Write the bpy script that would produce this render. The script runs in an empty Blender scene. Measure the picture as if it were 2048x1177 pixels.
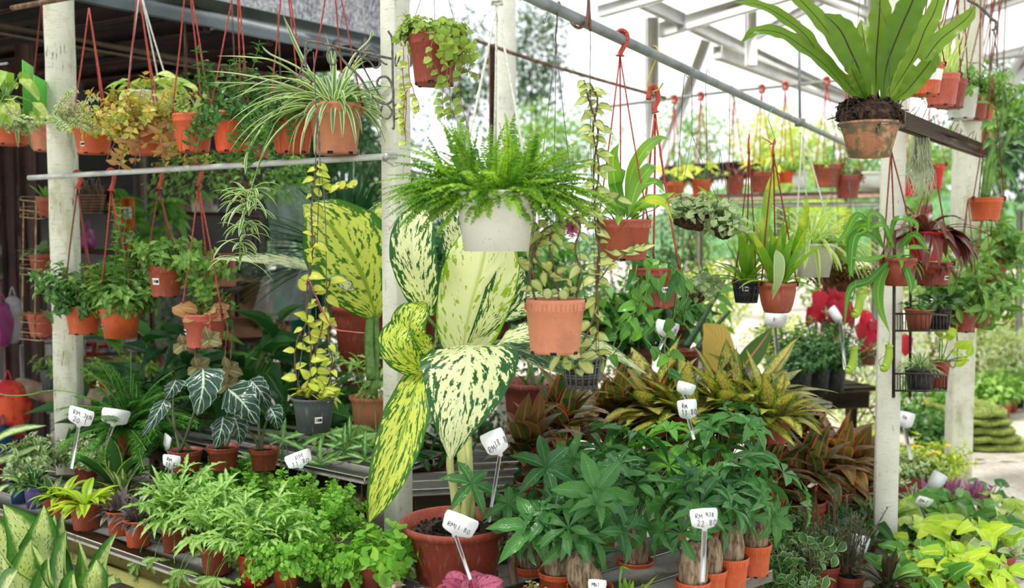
import bpy, math, random
import numpy as np
from mathutils import Vector

# ------------------------------------------------------------ camera, light, exposure
SC = bpy.context.scene
COL = SC.collection
CAMZ, FPX, HOR = 1.55, 2000.0, 470.0
PITCH = math.atan((588.5 - HOR) / FPX)
cam_d = bpy.data.cameras.new('camera'); cam = bpy.data.objects.new('camera', cam_d); COL.objects.link(cam)
cam.location = (0, 0, CAMZ); cam.rotation_euler = (math.pi / 2 - PITCH, 0, 0)
cam_d.sensor_width = 36; cam_d.lens = FPX / 2048 * 36
cam_d.clip_end = 300
cam_d.dof.use_dof = True; cam_d.dof.focus_distance = 3.5; cam_d.dof.aperture_fstop = 2.0
SC.camera = cam
w = bpy.data.worlds.new('sky'); SC.world = w; w.use_nodes = True
bg = w.node_tree.nodes['Background']
bg.inputs[0].default_value = (0.93, 0.975, 1.0, 1); bg.inputs[1].default_value = 1.65
sun_d = bpy.data.lights.new('sun', 'SUN'); sun = bpy.data.objects.new('sun', sun_d); COL.objects.link(sun)
sun_d.energy = 4.5; sun_d.angle = math.radians(9); sun_d.color = (1.0, 0.965, 0.88)
sun.rotation_euler = Vector((-0.42, -0.22, 0.88)).to_track_quat('Z', 'Y').to_euler()
SC.view_settings.view_transform = 'Standard'; SC.view_settings.look = 'None'
SC.view_settings.exposure = 0.12; SC.view_settings.gamma = 1.0; SC.view_settings.use_curve_mapping = False
SC.cycles.max_bounces = 7; SC.cycles.diffuse_bounces = 4; SC.cycles.transmission_bounces = 5
SC.cycles.transparent_max_bounces = 12; SC.cycles.caustics_reflective = False; SC.cycles.caustics_refractive = False

# ------------------------------------------------------------ helpers
def A(*v): return np.array(v, dtype=float)
def nrm(v): return v / (np.linalg.norm(v) + 1e-9)
UP = A(0, 0, 1); TOCAM = A(0, -1, 0)
_F = A(0, math.cos(PITCH), -math.sin(PITCH)); _U = A(0, math.sin(PITCH), math.cos(PITCH)); _R = A(1, 0, 0)
def ray(px, py): return (px - 1024) / FPX * _R - (py - 588.5) / FPX * _U + _F
def P(px, py, d):                      # the point at distance d (world y) seen at pixel px, py
    r = ray(px, py); return A(0, 0, CAMZ) + r * (d / r[1])
def G(px, py, z=0.0):                  # the point on the level z seen there
    r = ray(px, py); return A(0, 0, CAMZ) + r * ((z - CAMZ) / r[2])
def rgb(r, g, b):
    f = lambda c: (c / 255 / 12.92) if c / 255 <= 0.04045 else ((c / 255 + 0.055) / 1.055) ** 2.4
    return (f(r), f(g), f(b), 1)

class MB:                              # collects geometry for one mesh object
    def __init__(s): s.V = []; s.F = []; s.UV = []; s.R = []; s.n = 0; s.B = {}
    def add(s, V, F, UV=None, r=0.5, mi=0):
        V = np.asarray(V, float); F = np.asarray(F, int)
        if F.ndim == 1: F = F[None]
        if UV is None: UV = np.stack([V[:, 0], V[:, 2]], 1)
        s.V.append(V); s.F.append((F + s.n, mi)); s.UV.append(UV); s.R.append(np.full(len(V), r)); s.n += len(V)
    def leaf(s, T, o, d, n, L, W, r): s.B.setdefault(T, []).append((o, d, n, L, W, r))
    def flush(s):
        for T, it in s.B.items():
            tv, tf, tuv = TM[T]
            O = np.array([i[0] for i in it]); D = np.array([i[1] for i in it], float); N = np.array([i[2] for i in it], float)
            L = np.array([i[3] for i in it])[:, None, None]; W = np.array([i[4] for i in it])[:, None, None]
            D /= np.linalg.norm(D, axis=1)[:, None] + 1e-9
            X = np.cross(D, N); X /= np.linalg.norm(X, axis=1)[:, None] + 1e-9; Z = np.cross(X, D)
            V = O[:, None] + tv[None, :, 0:1] * W * X[:, None] + tv[None, :, 1:2] * L * D[:, None] + tv[None, :, 2:3] * L * Z[:, None]
            k = len(tv); m = len(it)
            F = (tf[None] + (np.arange(m) * k)[:, None, None]).reshape(-1, 4)
            s.V.append(V.reshape(-1, 3)); s.F.append((F + s.n, 0)); s.UV.append(np.tile(tuv, (m, 1)))
            s.R.append(np.repeat([i[5] for i in it], k)); s.n += m * k
        s.B = {}
    def build(s, name, mats, parent=None, org=None, smooth=True):
        s.flush()
        if not s.V: return None
        V = np.concatenate(s.V)
        if parent is not None: org = ORG[parent.name]
        if org is None: org = A(0, 0, 0)
        V = V - org
        me = bpy.data.meshes.new(name); me.vertices.add(len(V)); me.vertices.foreach_set('co', V.ravel())
        fl = [f for f, mi in s.F]; tot = np.concatenate([np.full(len(f), f.shape[1]) for f in fl])
        li = np.concatenate([f.ravel() for f in fl]); mi = np.concatenate([np.full(len(f), m) for f, m in s.F])
        me.loops.add(len(li)); me.loops.foreach_set('vertex_index', li)
        me.polygons.add(len(tot)); st = np.concatenate([[0], np.cumsum(tot)[:-1]])
        me.polygons.foreach_set('loop_start', st); me.polygons.foreach_set('material_index', mi)
        if smooth: me.polygons.foreach_set('use_smooth', np.ones(len(tot), bool))
        uv = me.uv_layers.new(name='UVMap'); uv.data.foreach_set('uv', np.concatenate(s.UV)[li].ravel())
        at = me.attributes.new('rnd', 'FLOAT', 'POINT'); at.data.foreach_set('value', np.concatenate(s.R))
        me.update(calc_edges=True)
        for m in (mats if isinstance(mats, (list, tuple)) else [mats]): me.materials.append(m)
        o = bpy.data.objects.new(name, me); COL.objects.link(o); ORG[o.name] = org
        if parent is not None: o.parent = parent
        else: o.location = org
        return o
ORG = {}
def tag(o, label=None, cat=None, group=None, kind=None):
    if label: o['label'] = label
    if cat: o['category'] = cat
    if group: o['group'] = group
    if kind: o['kind'] = kind
    return o
def empty(name, loc, label, cat, group=None):
    o = bpy.data.objects.new(name, None); COL.objects.link(o); o.location = tuple(loc); o.empty_display_size = .05
    ORG[o.name] = np.array(loc, float); return tag(o, label, cat, group)
def copy_tree(o, parent=None):
    c = o.copy(); COL.objects.link(c); c.parent = parent
    for ch in list(o.children): copy_tree(ch, c)
    return c

# ---- leaf templates: unit length along y, unit width across x, z up
PROF = {
 'ovate': lambda t: np.sin(np.pi * t ** .72) ** .85, 'lance': lambda t: np.sin(np.pi * t ** .85),
 'round': lambda t: np.sqrt(np.clip(1 - (2 * t - 1) ** 2, 0, 1)), 'obov': lambda t: np.sin(np.pi * t ** 1.55) ** .8,
 'strap': lambda t: np.clip(t * 5, .35, 1) * (1 - t ** 4) ** .8, 'heart': lambda t: np.clip(t * 14, 0, 1) ** .5 * (1 - t) ** .62 * (1 + .35 * t),
 'acum': lambda t: np.sin(np.pi * t ** .62) ** .9 * (1 - .35 * t), 'fan': lambda t: np.sin(np.pi * np.clip(t, 0, 1) ** 2.2) ** .55 + .02,
 'wing': lambda t: np.clip(t * 8, .1, 1) ** .6 * (1 - t) ** .8 * (1 + .9 * t)}
TM = {}
def tmpl(key, prof, n=5, m=2, droop=.5, fold=.15, wave=0., wf=3., lobe=0., scal=0., twist=0.):
    t = np.linspace(0, 1, n + 1); a = -droop * t
    y = np.concatenate([[0], np.cumsum(np.cos((a[1:] + a[:-1]) / 2))]) / n; z = np.concatenate([[0], np.cumsum(np.sin((a[1:] + a[:-1]) / 2))]) / n
    hw = PROF[prof](t); hw = hw / hw.max(); hw[-1] = max(hw[-1], .02); hw[0] = max(hw[0], .03)
    if scal: hw = hw * (1 + scal * np.where(np.arange(n + 1) % 2, 1, -1) * np.clip(np.sin(np.pi * t) * 2, 0, 1))
    s = np.linspace(-1, 1, m + 1); V = []; UV = []
    for i in range(n + 1):
        for sj in s:
            zz = z[i] + abs(sj) * hw[i] * fold + wave * math.sin(2 * math.pi * wf * t[i] + (1.3 if sj > 0 else 0)) * sj * sj * hw[i]
            V.append((sj * hw[i] / 2 + twist * t[i] ** 2, y[i] - lobe * sj * sj * math.exp(-t[i] * 7), zz)); UV.append((t[i], sj / 2 + .5))
    F = [(i * (m + 1) + j, i * (m + 1) + j + 1, (i + 1) * (m + 1) + j + 1, (i + 1) * (m + 1) + j) for i in range(n) for j in range(m)]
    TM[key] = (np.array(V), np.array(F), np.array(UV))
tmpl('ov', 'ovate', 5, 2, .7, .12); tmpl('ovf', 'ovate', 5, 2, .2, .1); tmpl('ovb', 'ovate', 9, 4, .9, .12, .03, 2)
tmpl('ln', 'lance', 5, 2, .8, .15); tmpl('lnw', 'lance', 10, 4, .9, .1, .05, 3.2); tmpl('tiny', 'lance', 2, 2, .5, .1); tmpl('needle', 'lance', 2, 1, .4, 0)
tmpl('rd', 'round', 5, 2, .5, .08); tmpl('rd4', 'round', 5, 4, .8, .1, .05, 2, 0, .1); tmpl('ht', 'heart', 7, 4, .6, .1, 0, 1, .18); tmpl('htb', 'heart', 10, 6, .9, .12, .02, 2, .15)
tmpl('fan', 'fan', 5, 2, .3, .04, .03, 2, 0, .1); tmpl('ob', 'obov', 7, 4, .8, .09, .02, 2.5); tmpl('pin', 'lance', 4, 2, .7, .05, .07, 1.4, 0, .25)
tmpl('ac', 'acum', 8, 4, 1.0, .16, .03, 2); tmpl('acf', 'acum', 8, 4, .5, .2, .02, 2); tmpl('shield', 'wing', 14, 8, .6, .08, .03, 4, .16, .09)
tmpl('spk', 'strap', 5, 2, .5, .25); tmpl('pt', 'lance', 9, 2, .9, .06, .04, 4, 0, .18); tmpl('far', 'ovate', 2, 2, .6, .2)

def cr(pts, n):                        # smooth curve through control points
    p = np.array(pts, float); q = np.vstack([2 * p[0] - p[1], p, 2 * p[-1] - p[-2]]); out = []
    m = len(p) - 1
    for u in np.linspace(0, m - 1e-6, n + 1):
        i = int(u); t = u - i; a, b, c, d = q[i], q[i + 1], q[i + 2], q[i + 3]
        out.append(.5 * (2 * b + (c - a) * t + (2 * a - 5 * b + 4 * c - d) * t * t + (3 * b - a - 3 * c + d) * t ** 3))
    return np.array(out)
def tube(mb, pts, r, ns=6, r1=None, mi=0, rr=.5, cap=True):
    pts = np.asarray(pts, float); n = len(pts); T = np.gradient(pts, axis=0)
    T /= np.linalg.norm(T, axis=1)[:, None] + 1e-9
    R = np.linspace(r, r if r1 is None else r1, n) if np.isscalar(r) else np.asarray(r, float)
    ref = A(0, 0, 1) if abs(T[0][2]) < .9 else A(0, 1, 0); X = nrm(np.cross(T[0], ref)); V = []; UV = []
    L = np.concatenate([[0], np.cumsum(np.linalg.norm(np.diff(pts, axis=0), axis=1))])
    for i in range(n):
        X = nrm(X - T[i] * np.dot(X, T[i])); Y = np.cross(T[i], X)
        for j in range(ns):
            a = 2 * math.pi * j / ns; V.append(pts[i] + R[i] * (math.cos(a) * X + math.sin(a) * Y)); UV.append((L[i], j / ns))
    F = [(i * ns + j, i * ns + (j + 1) % ns, (i + 1) * ns + (j + 1) % ns, (i + 1) * ns + j) for i in range(n - 1) for j in range(ns)]
    base = mb.n; mb.add(V, F, np.array(UV), rr, mi)
    if cap:
        for e in (0, n - 1):
            idx = [base + e * ns + j for j in range(ns)]; mb.F.append((np.array([idx if e else idx[::-1]]), mi))
def box(mb, c, sx, sy, sz, rz=0, mi=0, ax=None, bev=.004):
    c = np.array(c, float); X, Y, Z = ax if ax else (A(math.cos(rz), math.sin(rz), 0), A(-math.sin(rz), math.cos(rz), 0), UP)
    b = min(bev, sx / 4, sy / 4, sz / 4); V = []; idx = {}
    for si in (-1, 1):
        for sj in (-1, 1):
            for sk in (-1, 1):
                for w in range(3):
                    e = [sx / 2, sy / 2, sz / 2]
                    for q in range(3):
                        if q != w: e[q] -= b
                    idx[(si, sj, sk, w)] = len(V); V.append(c + si * e[0] * X + sj * e[1] * Y + sk * e[2] * Z)
    F4 = []; F3 = []
    g = lambda s, w: idx[(s[0], s[1], s[2], w)]
    for w in range(3):
        o = [q for q in range(3) if q != w]
        for s in (-1, 1):
            f = []
            for (a, bb) in ((-1, -1), (1, -1), (1, 1), (-1, 1)):
                v = [0, 0, 0]; v[w] = s; v[o[0]] = a; v[o[1]] = bb; f.append(g(v, w))
            F4.append(f if (s > 0) ^ (w == 1) else f[::-1])
        for a in (-1, 1):
            for bb in (-1, 1):
                v0 = [0, 0, 0]; v1 = [0, 0, 0]; v0[w] = -1; v1[w] = 1
                for v in (v0, v1): v[o[0]] = a; v[o[1]] = bb
                f = [g(v0, o[0]), g(v1, o[0]), g(v1, o[1]), g(v0, o[1])]
                F4.append(f if (a * bb > 0) ^ (w == 1) else f[::-1])
    for s in idx:
        if s[3] == 0:
            f = [g(s, 0), g(s, 1), g(s, 2)]; F3.append(f if s[0] * s[1] * s[2] > 0 else f[::-1])
    base = mb.n; mb.add(V, F4, None, .5, mi); mb.F.append((np.array(F3) + base, mi))
def beam(mb, p, q, w, h, bev=.004, up=UP, mi=0):
    p = np.array(p, float); q = np.array(q, float); X = nrm(q - p); up = A(0, 1, 0) if np.linalg.norm(np.cross(up, X)) < 1e-4 else up; Y = nrm(np.cross(up, X)); Z = np.cross(X, Y)
    box(mb, (p + q) / 2, np.linalg.norm(q - p), w, h, ax=(X, Y, Z), bev=bev, mi=mi)
def blade(mb, pts, hw, nh, fold=.15, wave=0., wf=4., nv=4, rr=.5, prof=None, sc=0., gut=0., ph=0.):
    pts = np.asarray(pts, float); n = len(pts) - 1; t = np.linspace(0, 1, n + 1)
    T = np.gradient(pts, axis=0); T /= np.linalg.norm(T, axis=1)[:, None] + 1e-9
    if prof: q = PROF[prof](t); W = hw * np.clip(q / q.max(), .02, 1)
    else: W = np.interp(t, np.linspace(0, 1, len(hw)), hw)
    nh = np.asarray(nh, float); nh = np.tile(nh, (n + 1, 1)) if nh.ndim == 1 else np.array([np.interp(t, np.linspace(0, 1, len(nh)), nh[:, c]) for c in range(3)]).T
    X = np.cross(T, nh); X /= np.linalg.norm(X, axis=1)[:, None] + 1e-9; Z = np.cross(X, T); V = []; UV = []; s = np.linspace(-1, 1, nv + 1)
    for i in range(n + 1):
        for sj in s:
            wv = wave * math.sin(2 * math.pi * wf * t[i] + ph + (1.7 if sj > 0 else 0)) * sj * sj
            V.append(pts[i] + X[i] * sj * W[i] * (1 + sc * math.sin(2 * math.pi * wf * 1.7 * t[i] + sj)) + Z[i] * (abs(sj) * fold * W[i] + wv * W[i] + gut * (1 - sj * sj) * W[i])); UV.append((t[i], sj / 2 + .5))
    F = [(i * (nv + 1) + j, i * (nv + 1) + j + 1, (i + 1) * (nv + 1) + j + 1, (i + 1) * (nv + 1) + j) for i in range(n) for j in range(nv)]
    mb.add(V, F, np.array(UV), rr)

# ------------------------------------------------------------ materials
class NT:
    def __init__(s, name):
        s.m = bpy.data.materials.new(name); s.m.use_nodes = True; s.t = s.m.node_tree; s.t.nodes.clear()
    def n(s, ty, ins=None, **props):
        nd = s.t.nodes.new('ShaderNode' + ty)
        for k, v in props.items(): setattr(nd, k, v)
        for k, v in (ins or {}).items():
            if isinstance(v, bpy.types.NodeSocket): s.t.links.new(v, nd.inputs[k])
            else: nd.inputs[k].default_value = v
        return nd
    def math(s, op, a, b=0., c=0., clamp=False): return s.n('Math', {0: a, 1: b, 2: c}, operation=op, use_clamp=clamp).outputs[0]
    def mix(s, f, a, b): return s.n('Mix', {0: f, 6: a, 7: b}, data_type='RGBA').outputs[2]
    def smooth(s, x, lo, hi): return s.n('MapRange', {0: x, 1: lo, 2: hi, 3: 0., 4: 1.}, interpolation_type='SMOOTHSTEP').outputs[0]
    def noise(s, vec, sc, det=3., ro=.5): return s.n('TexNoise', {'Vector': vec, 'Scale': sc, 'Detail': det, 'Roughness': ro}).outputs[0]
    def out(s, sh): s.n('OutputMaterial', {0: sh}); return s.m
    def coord(s, which='Object'): return s.n('TexCoord').outputs[which]
    def mapv(s, v, sc, loc=(0, 0, 0)): return s.n('Mapping', {0: v, 1: loc, 3: sc}).outputs[0]
MC = {}
def leafmat(name, c1, c2, rib=None, ribw=.07, center=None, cw=(.3, .6), vein=None, nv=9, vw=.12, vk=.55, blotch=None, bl=(.5, .56), bsc=9., edge=None, ew=(.82, .92),
            stripes=None, ns=5, rough=.38, tr=.3, trc=1.35, mott=None, ms=14., ml=(.48, .6), spec=.35, bump=0.):
    if name in MC: return MC[name]
    q = NT(name); uv = q.coord('UV'); sp = q.n('SeparateXYZ', {0: uv}); u, v = sp.outputs[0], sp.outputs[1]
    e = q.math('ABSOLUTE', q.math('MULTIPLY_ADD', v, 2., -1.)); rn = q.n('Attribute', attribute_name='rnd').outputs['Fac']
    ob = q.coord('Object'); col = q.mix(rn, c1, c2)
    nz = q.noise(ob, 40., 2.)
    if mott: col = q.mix(q.smooth(q.noise(ob, ms, 4., .6), ml[0], ml[1]), col, mott)
    if center: col = q.mix(q.smooth(q.math('ADD', e, q.math('MULTIPLY', q.math('SUBTRACT', nz, .5), .5)), cw[0], cw[1]), center, col)
    if blotch:
        cv = q.n('CombineXYZ', {0: q.math('MULTIPLY_ADD', u, 2.7, q.math('MULTIPLY', e, -.9)), 1: q.math('MULTIPLY', v, 1.9), 2: q.math('MULTIPLY', rn, 20.)}).outputs[0]
        f = q.smooth(q.math('ADD', q.noise(cv, bsc, 5., .62), q.math('MULTIPLY', q.math('POWER', e, 4.), .18)), bl[0], bl[1])
        col = q.mix(f, col, blotch)
    if stripes: col = q.mix(q.smooth(q.math('SINE', q.math('MULTIPLY', e, ns * 6.28)), .1, .6), col, stripes)
    lat = None
    if vein:
        fr = q.math('FRACT', q.math('ADD', q.math('MULTIPLY', q.math('MULTIPLY_ADD', e, -vk * .6, u), float(nv)), q.math('MULTIPLY', nz, .35)))
        d = q.math('ABSOLUTE', q.math('SUBTRACT', fr, .5)); lat = q.smooth(d, vw, vw * .4)
        col = q.mix(lat, col, vein)
    if edge: col = q.mix(q.smooth(e, ew[0], ew[1]), col, edge)
    if rib: col = q.mix(q.smooth(e, ribw * 1.5, ribw * .6), col, rib)
    ins = {'Base Color': col, 'Roughness': rough, 'Specular IOR Level': spec}
    if bump: 
        fr = q.math('FRACT', q.math('MULTIPLY', q.math('MULTIPLY_ADD', e, -.35, u), 11.))
        ins['Normal'] = q.n('Bump', {'Strength': bump, 'Distance': .004, 'Height': q.math('ADD', q.math('PINGPONG', fr, .5), q.smooth(e, 0., .12))}).outputs[0]
    bs = q.n('BsdfPrincipled', ins).outputs[0]
    tc = q.n('Mix', {0: 1., 6: col, 7: (trc * .95, trc * 1.0, trc * .6, 1)}, data_type='RGBA', blend_type='MULTIPLY').outputs[2]
    ts = q.n('BsdfTranslucent', {0: tc}).outputs[0]
    MC[name] = q.out(q.n('MixShader', {0: tr, 1: bs, 2: ts}).outputs[0]); return MC[name]
def plain(name, c, rough=.5, c2=None, ns=12., lo=.4, hi=.65, bump=0., spec=.4, metal=0., stretch=(1, 1, 1), tr=0.):
    if name in MC: return MC[name]
    q = NT(name); ob = q.coord(); nz = q.noise(q.mapv(ob, stretch), ns, 5., .6)
    col = q.mix(q.smooth(nz, lo, hi), c, c2 or tuple(x * .8 for x in c[:3]) + (1,))
    ins = {'Base Color': col, 'Roughness': rough, 'Specular IOR Level': spec, 'Metallic': metal}
    if bump: ins['Normal'] = q.n('Bump', {'Strength': bump, 'Distance': .01, 'Height': nz}).outputs[0]
    b = q.n('BsdfPrincipled', ins).outputs[0]
    if tr: b = q.n('MixShader', {0: tr, 1: b, 2: q.n('BsdfTranslucent', {0: col}).outputs[0]}).outputs[0]
    MC[name] = q.out(b); return MC[name]
def paintwood(name, paint, bare, green, amt=.5):
    q = NT(name); ob = q.coord(); v1 = q.mapv(ob, (30, 30, 3)); g = q.noise(v1, 3., 6., .7)
    h = q.noise(q.mapv(ob, (9, 9, 60)), 2.5, 4., .7)
    big = q.noise(ob, 5., 4., .6)
    col = q.mix(q.smooth(big, .35, .75), paint, tuple(c * .82 for c in paint[:3]) + (1,))
    col = q.mix(q.math('MULTIPLY', q.smooth(h, .56, .66), .35), col, bare)
    col = q.mix(q.smooth(q.math('MULTIPLY', g, q.math('ADD', big, .5)), .66 - .03 * amt, .74 - .03 * amt), col, bare)
    col = q.mix(q.math('MULTIPLY', q.smooth(q.noise(q.mapv(ob, (6, 6, 2.2), (3, 1, 7)), 2., 4., .6), .48, .75), .5 * amt, 0., True), col, green)
    ht = q.math('ADD', q.math('MULTIPLY', g, .5), h)
    b = q.n('Bump', {'Strength': .35, 'Distance': .004, 'Height': ht}).outputs[0]
    return q.out(q.n('BsdfPrincipled', {'Base Color': col, 'Roughness': .75, 'Normal': b, 'Specular IOR Level': .25}).outputs[0])
# ------------------------------------------------------------ shared materials
TC = {'orange': rgb(204, 94, 52), 'vivid': rgb(220, 84, 38), 'brown': rgb(158, 76, 54), 'peach': rgb(204, 132, 98), 'pink': rgb(188, 92, 74), 'dark': rgb(112, 52, 38),
      'red': rgb(200, 36, 36), 'white': rgb(214, 217, 206), 'grey': rgb(74, 80, 84), 'black': rgb(38, 42, 44), 'navy': rgb(40, 58, 76), 'blue': rgb(36, 72, 110), 'purple': rgb(104, 92, 160),
      'maroon': rgb(140, 60, 44), 'clay': rgb(170, 118, 86)}
def potmat(k):
    nm = 'plastic_' + k
    if nm in MC: return MC[nm]
    q = NT(nm); ob = q.coord(); c = TC[k]; n1 = q.noise(ob, 9., 5., .65); n2 = q.noise(q.mapv(ob, (30, 30, 4)), 4., 3.)
    dk = tuple(x * (.9 if k == 'white' else .72) for x in c[:3]) + (1,); col = q.mix(q.smooth(n1, .42, .7), c, dk)
    col = q.mix(q.math('MULTIPLY', q.smooth(n2, .55, .75), .22), col, rgb(190, 180, 160))
    n3 = q.noise(ob, 160., 2.); col = q.mix(q.math('MULTIPLY', q.smooth(n3, .68, .72), .6), col, rgb(90, 70, 55))
    if k == 'clay':
        n4 = q.noise(q.mapv(ob, (1, 1, 1), (2, 0, 1.3)), 14., 5., .7)
        col = q.mix(q.smooth(n4, .47, .56), col, rgb(104, 98, 72)); col = q.mix(q.smooth(q.noise(ob, 16., 5., .7), .54, .64), col, rgb(178, 146, 106))
    r = .42 if k in ('white', 'red') else .5
    MC[nm] = q.out(q.n('BsdfPrincipled', {'Base Color': col, 'Roughness': .85 if k == 'clay' else r, 'Specular IOR Level': .3 if k == 'clay' else .4, 'Subsurface Weight': 0.}).outputs[0]); return MC[nm]
SOIL = plain('soil', rgb(62, 46, 36), .95, rgb(30, 22, 18), 60., .35, .6, .8)
COCO = plain('coco_chunks', rgb(110, 78, 56), .9, rgb(58, 38, 28), 90., .35, .6, .9)
TRUNK = plain('swollen_trunk_bark', rgb(168, 146, 118), .9, rgb(96, 78, 60), 9., .38, .62, .9, stretch=(9, 9, 1.6))
BARK = plain('bark', rgb(120, 96, 72), .9, rgb(70, 54, 40), 10., .3, .7, .6, stretch=(6, 6, 1))
FIBRE = plain('root_fibre', rgb(92, 66, 48), .95, rgb(40, 28, 22), 60., .3, .6, .9)
STEMG = plain('green_stem', rgb(110, 150, 70), .5, rgb(80, 120, 50), 30.)
STEMB = plain('brown_stem', rgb(112, 88, 66), .7, rgb(84, 60, 44), 30.)
STEMR = plain('pink_stem', rgb(176, 96, 90), .5, rgb(140, 70, 66), 30.)
CORD = plain('terracotta_cord', rgb(190, 74, 58), .5, rgb(140, 50, 40), 160., .45, .55)
CORDD = plain('maroon_cord', rgb(140, 56, 42), .5, rgb(96, 38, 30), 160., .45, .55)
CORDW = plain('white_cord', rgb(225, 226, 215), .5, rgb(190, 190, 180), 120.)
HOOKM = plain('hook_plastic', rgb(184, 72, 48), .4, rgb(150, 54, 36), 30.)
WIREM = plain('thin_steel_wire', rgb(110, 112, 112), .45, rgb(80, 80, 80), 30., metal=.6)
WIREG = plain('green_wire', rgb(20, 130, 110), .4)
WIREY = plain('yellow_wire', rgb(186, 170, 70), .4)
IRON = plain('wrought_iron', rgb(112, 112, 104), .55, rgb(84, 76, 66), 50., metal=.35)
BLACKI = plain('black_iron', rgb(46, 38, 34), .5, rgb(90, 60, 44), 50., .5, .7)
STICK = plain('sticker_paper', rgb(236, 236, 230), .5)
INK = plain('black_ink', rgb(24, 24, 30), .6)
SIGNM = plain('white_plastic', rgb(236, 239, 240), .4, rgb(222, 224, 224), 20.)
PIPE = plain('grey_pvc_pipe', rgb(124, 132, 136), .35, rgb(84, 92, 96), 8., .35, .7, .15)
PIPEW = plain('pale_pvc_pipe', rgb(196, 202, 200), .35, rgb(150, 156, 154), 6., .4, .7, .1)
RUST = plain('rusty_rod', rgb(140, 116, 98), .8, rgb(92, 68, 54), 20., .35, .6, .3)

RNG = random.Random(7)
def U(a, b): return RNG.uniform(a, b)
def dirv(az, el): a, e = math.radians(az), math.radians(el); return A(math.cos(a) * math.cos(e), math.sin(a) * math.cos(e), math.sin(e))
def path(p, d, L, droop, n=8, wob=.06):
    pts = [np.array(p, float)]; d = nrm(np.array(d, float)); s = L / n
    for i in range(n):
        d = nrm(d + A(U(-wob, wob), U(-wob, wob), -droop / n + U(-wob, wob) * .5)); pts.append(pts[-1] + d * s)
    return np.array(pts)
def at(pts, f):
    x = f * (len(pts) - 1); i = min(int(x), len(pts) - 2); return pts[i] + (pts[i + 1] - pts[i]) * (x - i), nrm(pts[i + 1] - pts[i])

def lathe(mb, c, prof, ns=48, sq=0, flute=None, notch=0, mi=0, azo=0.):
    V = []; UV = []; m = len(prof)
    for i, (r, z) in enumerate(prof):
        for j in range(ns):
            a = 2 * math.pi * j / ns + azo; rr = r
            if sq: rr = r / (abs(math.cos(a)) ** sq + abs(math.sin(a)) ** sq) ** (1 / sq)
            if flute and i in flute[1]: rr *= 1 + flute[2] * math.sin(flute[0] * a)
            zz = z + (notch if (notch and i == 0 and j % 8 in (0, 1)) else 0)
            V.append(A(c[0] + rr * math.cos(a), c[1] + rr * math.sin(a), c[2] + zz)); UV.append((j / ns, i / m))
    F = [(i * ns + j, i * ns + (j + 1) % ns, (i + 1) * ns + (j + 1) % ns, (i + 1) * ns + j) for i in range(m - 1) for j in range(ns)]
    mb.add(V, F, np.array(UV), .5, mi)
def potmesh(mb, c, R, H, rb=.72, style='std', sq=0, ns=48):
    th = max(R * .045, .0015); sh = .78; rs = (rb + (1 - rb) * sh) * .97
    if style == 'bowl': pr = [(.0, .0), (rb * .8, 0), (rb * .95, .06), (rb * 1.12, .3), (.95, .7), (.95, .86), (1.0, .87), (1, 1)]
    elif style == 'plain': pr = [(0, .02), (rb, .0), (rb + (1 - rb) * .5, .5), (.965, .93), (1.0, .94), (1, 1)]
    elif style == 'ribbed': pr = [(0, .02), (rb, 0), (rb + .01, .1), (rb + (1 - rb) * .35, .42), (rb + (1 - rb) * .37, .44), (rb + (1 - rb) * .6, .66), (.93, .86), (.94, .88), (1.05, .9), (1.06, 1)]
    elif style == 'lip': pr = [(0, .02), (rb, 0), (rs, sh), (rs * 1.01, sh + .01), (rs * 1.05, .9), (1.04, .93), (1.05, 1.0)]
    else: pr = [(0, .02), (rb, .0), (rb + .01, .05), (rs, sh), (rs + .05, sh + .012), (.965, sh + .05), (.975, .93), (1.0, .95), (1, 1)]
    top = pr[-1][0]
    P_ = [(r * R, z * H) for r, z in pr] + [((top - .01) * R, H * 1.004), ((top) * R - th * 1.6, H * .995), (rs * R - th, H * .76), (rb * R * .9, H * .3), (0, H * .28)]
    fl = None
    if style == 'std': fl = None
    if style == 'scallop': fl = (12, (5, 6), .016)
    if style == 'fluted': fl = (36, (5, 6), .010)
    # the first ring is the centre of the base: notches start on the second one
    lathe(mb, c, P_, ns, sq, fl)
    if style in ('std', 'scallop', 'fluted', 'arch'):
        for j in range(6):             # drainage slots round the foot
            a = 2 * math.pi * (j + .4) / 6
            box(mb, np.array(c) + A(math.cos(a) * rb * R, math.sin(a) * rb * R, H * .015), R * .2, R * .06, H * .06, rz=a + math.pi / 2, mi=1)
    if style == 'arch':                # raised arches on the wall
        for j in range(7):
            a0 = 2 * math.pi * j / 7; pts = []
            for t in np.linspace(0, 1, 13):
                da = (t - .5) * .62; zz = math.sin(math.pi * t) ** .6 * .55 + .04; rr = (rb + (rs - rb) * zz / sh) * R * 1.005
                pts.append(np.array(c) + A(math.cos(a0 + da) * rr, math.sin(a0 + da) * rr, zz * H))
            tube(mb, pts, R * .018, 5)
    if style == 'scallop':
        for j in range(14):
            a0 = 2 * math.pi * j / 14; pts = []
            for t in np.linspace(0, 1, 9):
                da = (t - .5) * .40; zz = .93 - math.sin(math.pi * t) ** .5 * .11; rr = R * .985
                pts.append(np.array(c) + A(math.cos(a0 + da) * rr, math.sin(a0 + da) * rr, zz * H))
            tube(mb, pts, R * .014, 4)
    if style == 'fluted':
        for j in range(40):
            a0 = 2 * math.pi * j / 40; q = np.array(c) + A(math.cos(a0) * R * .975, math.sin(a0) * R * .975, 0)
            tube(mb, [q + A(0, 0, H * .81), q + A(0, 0, H * .92)], R * .018, 4)
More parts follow.
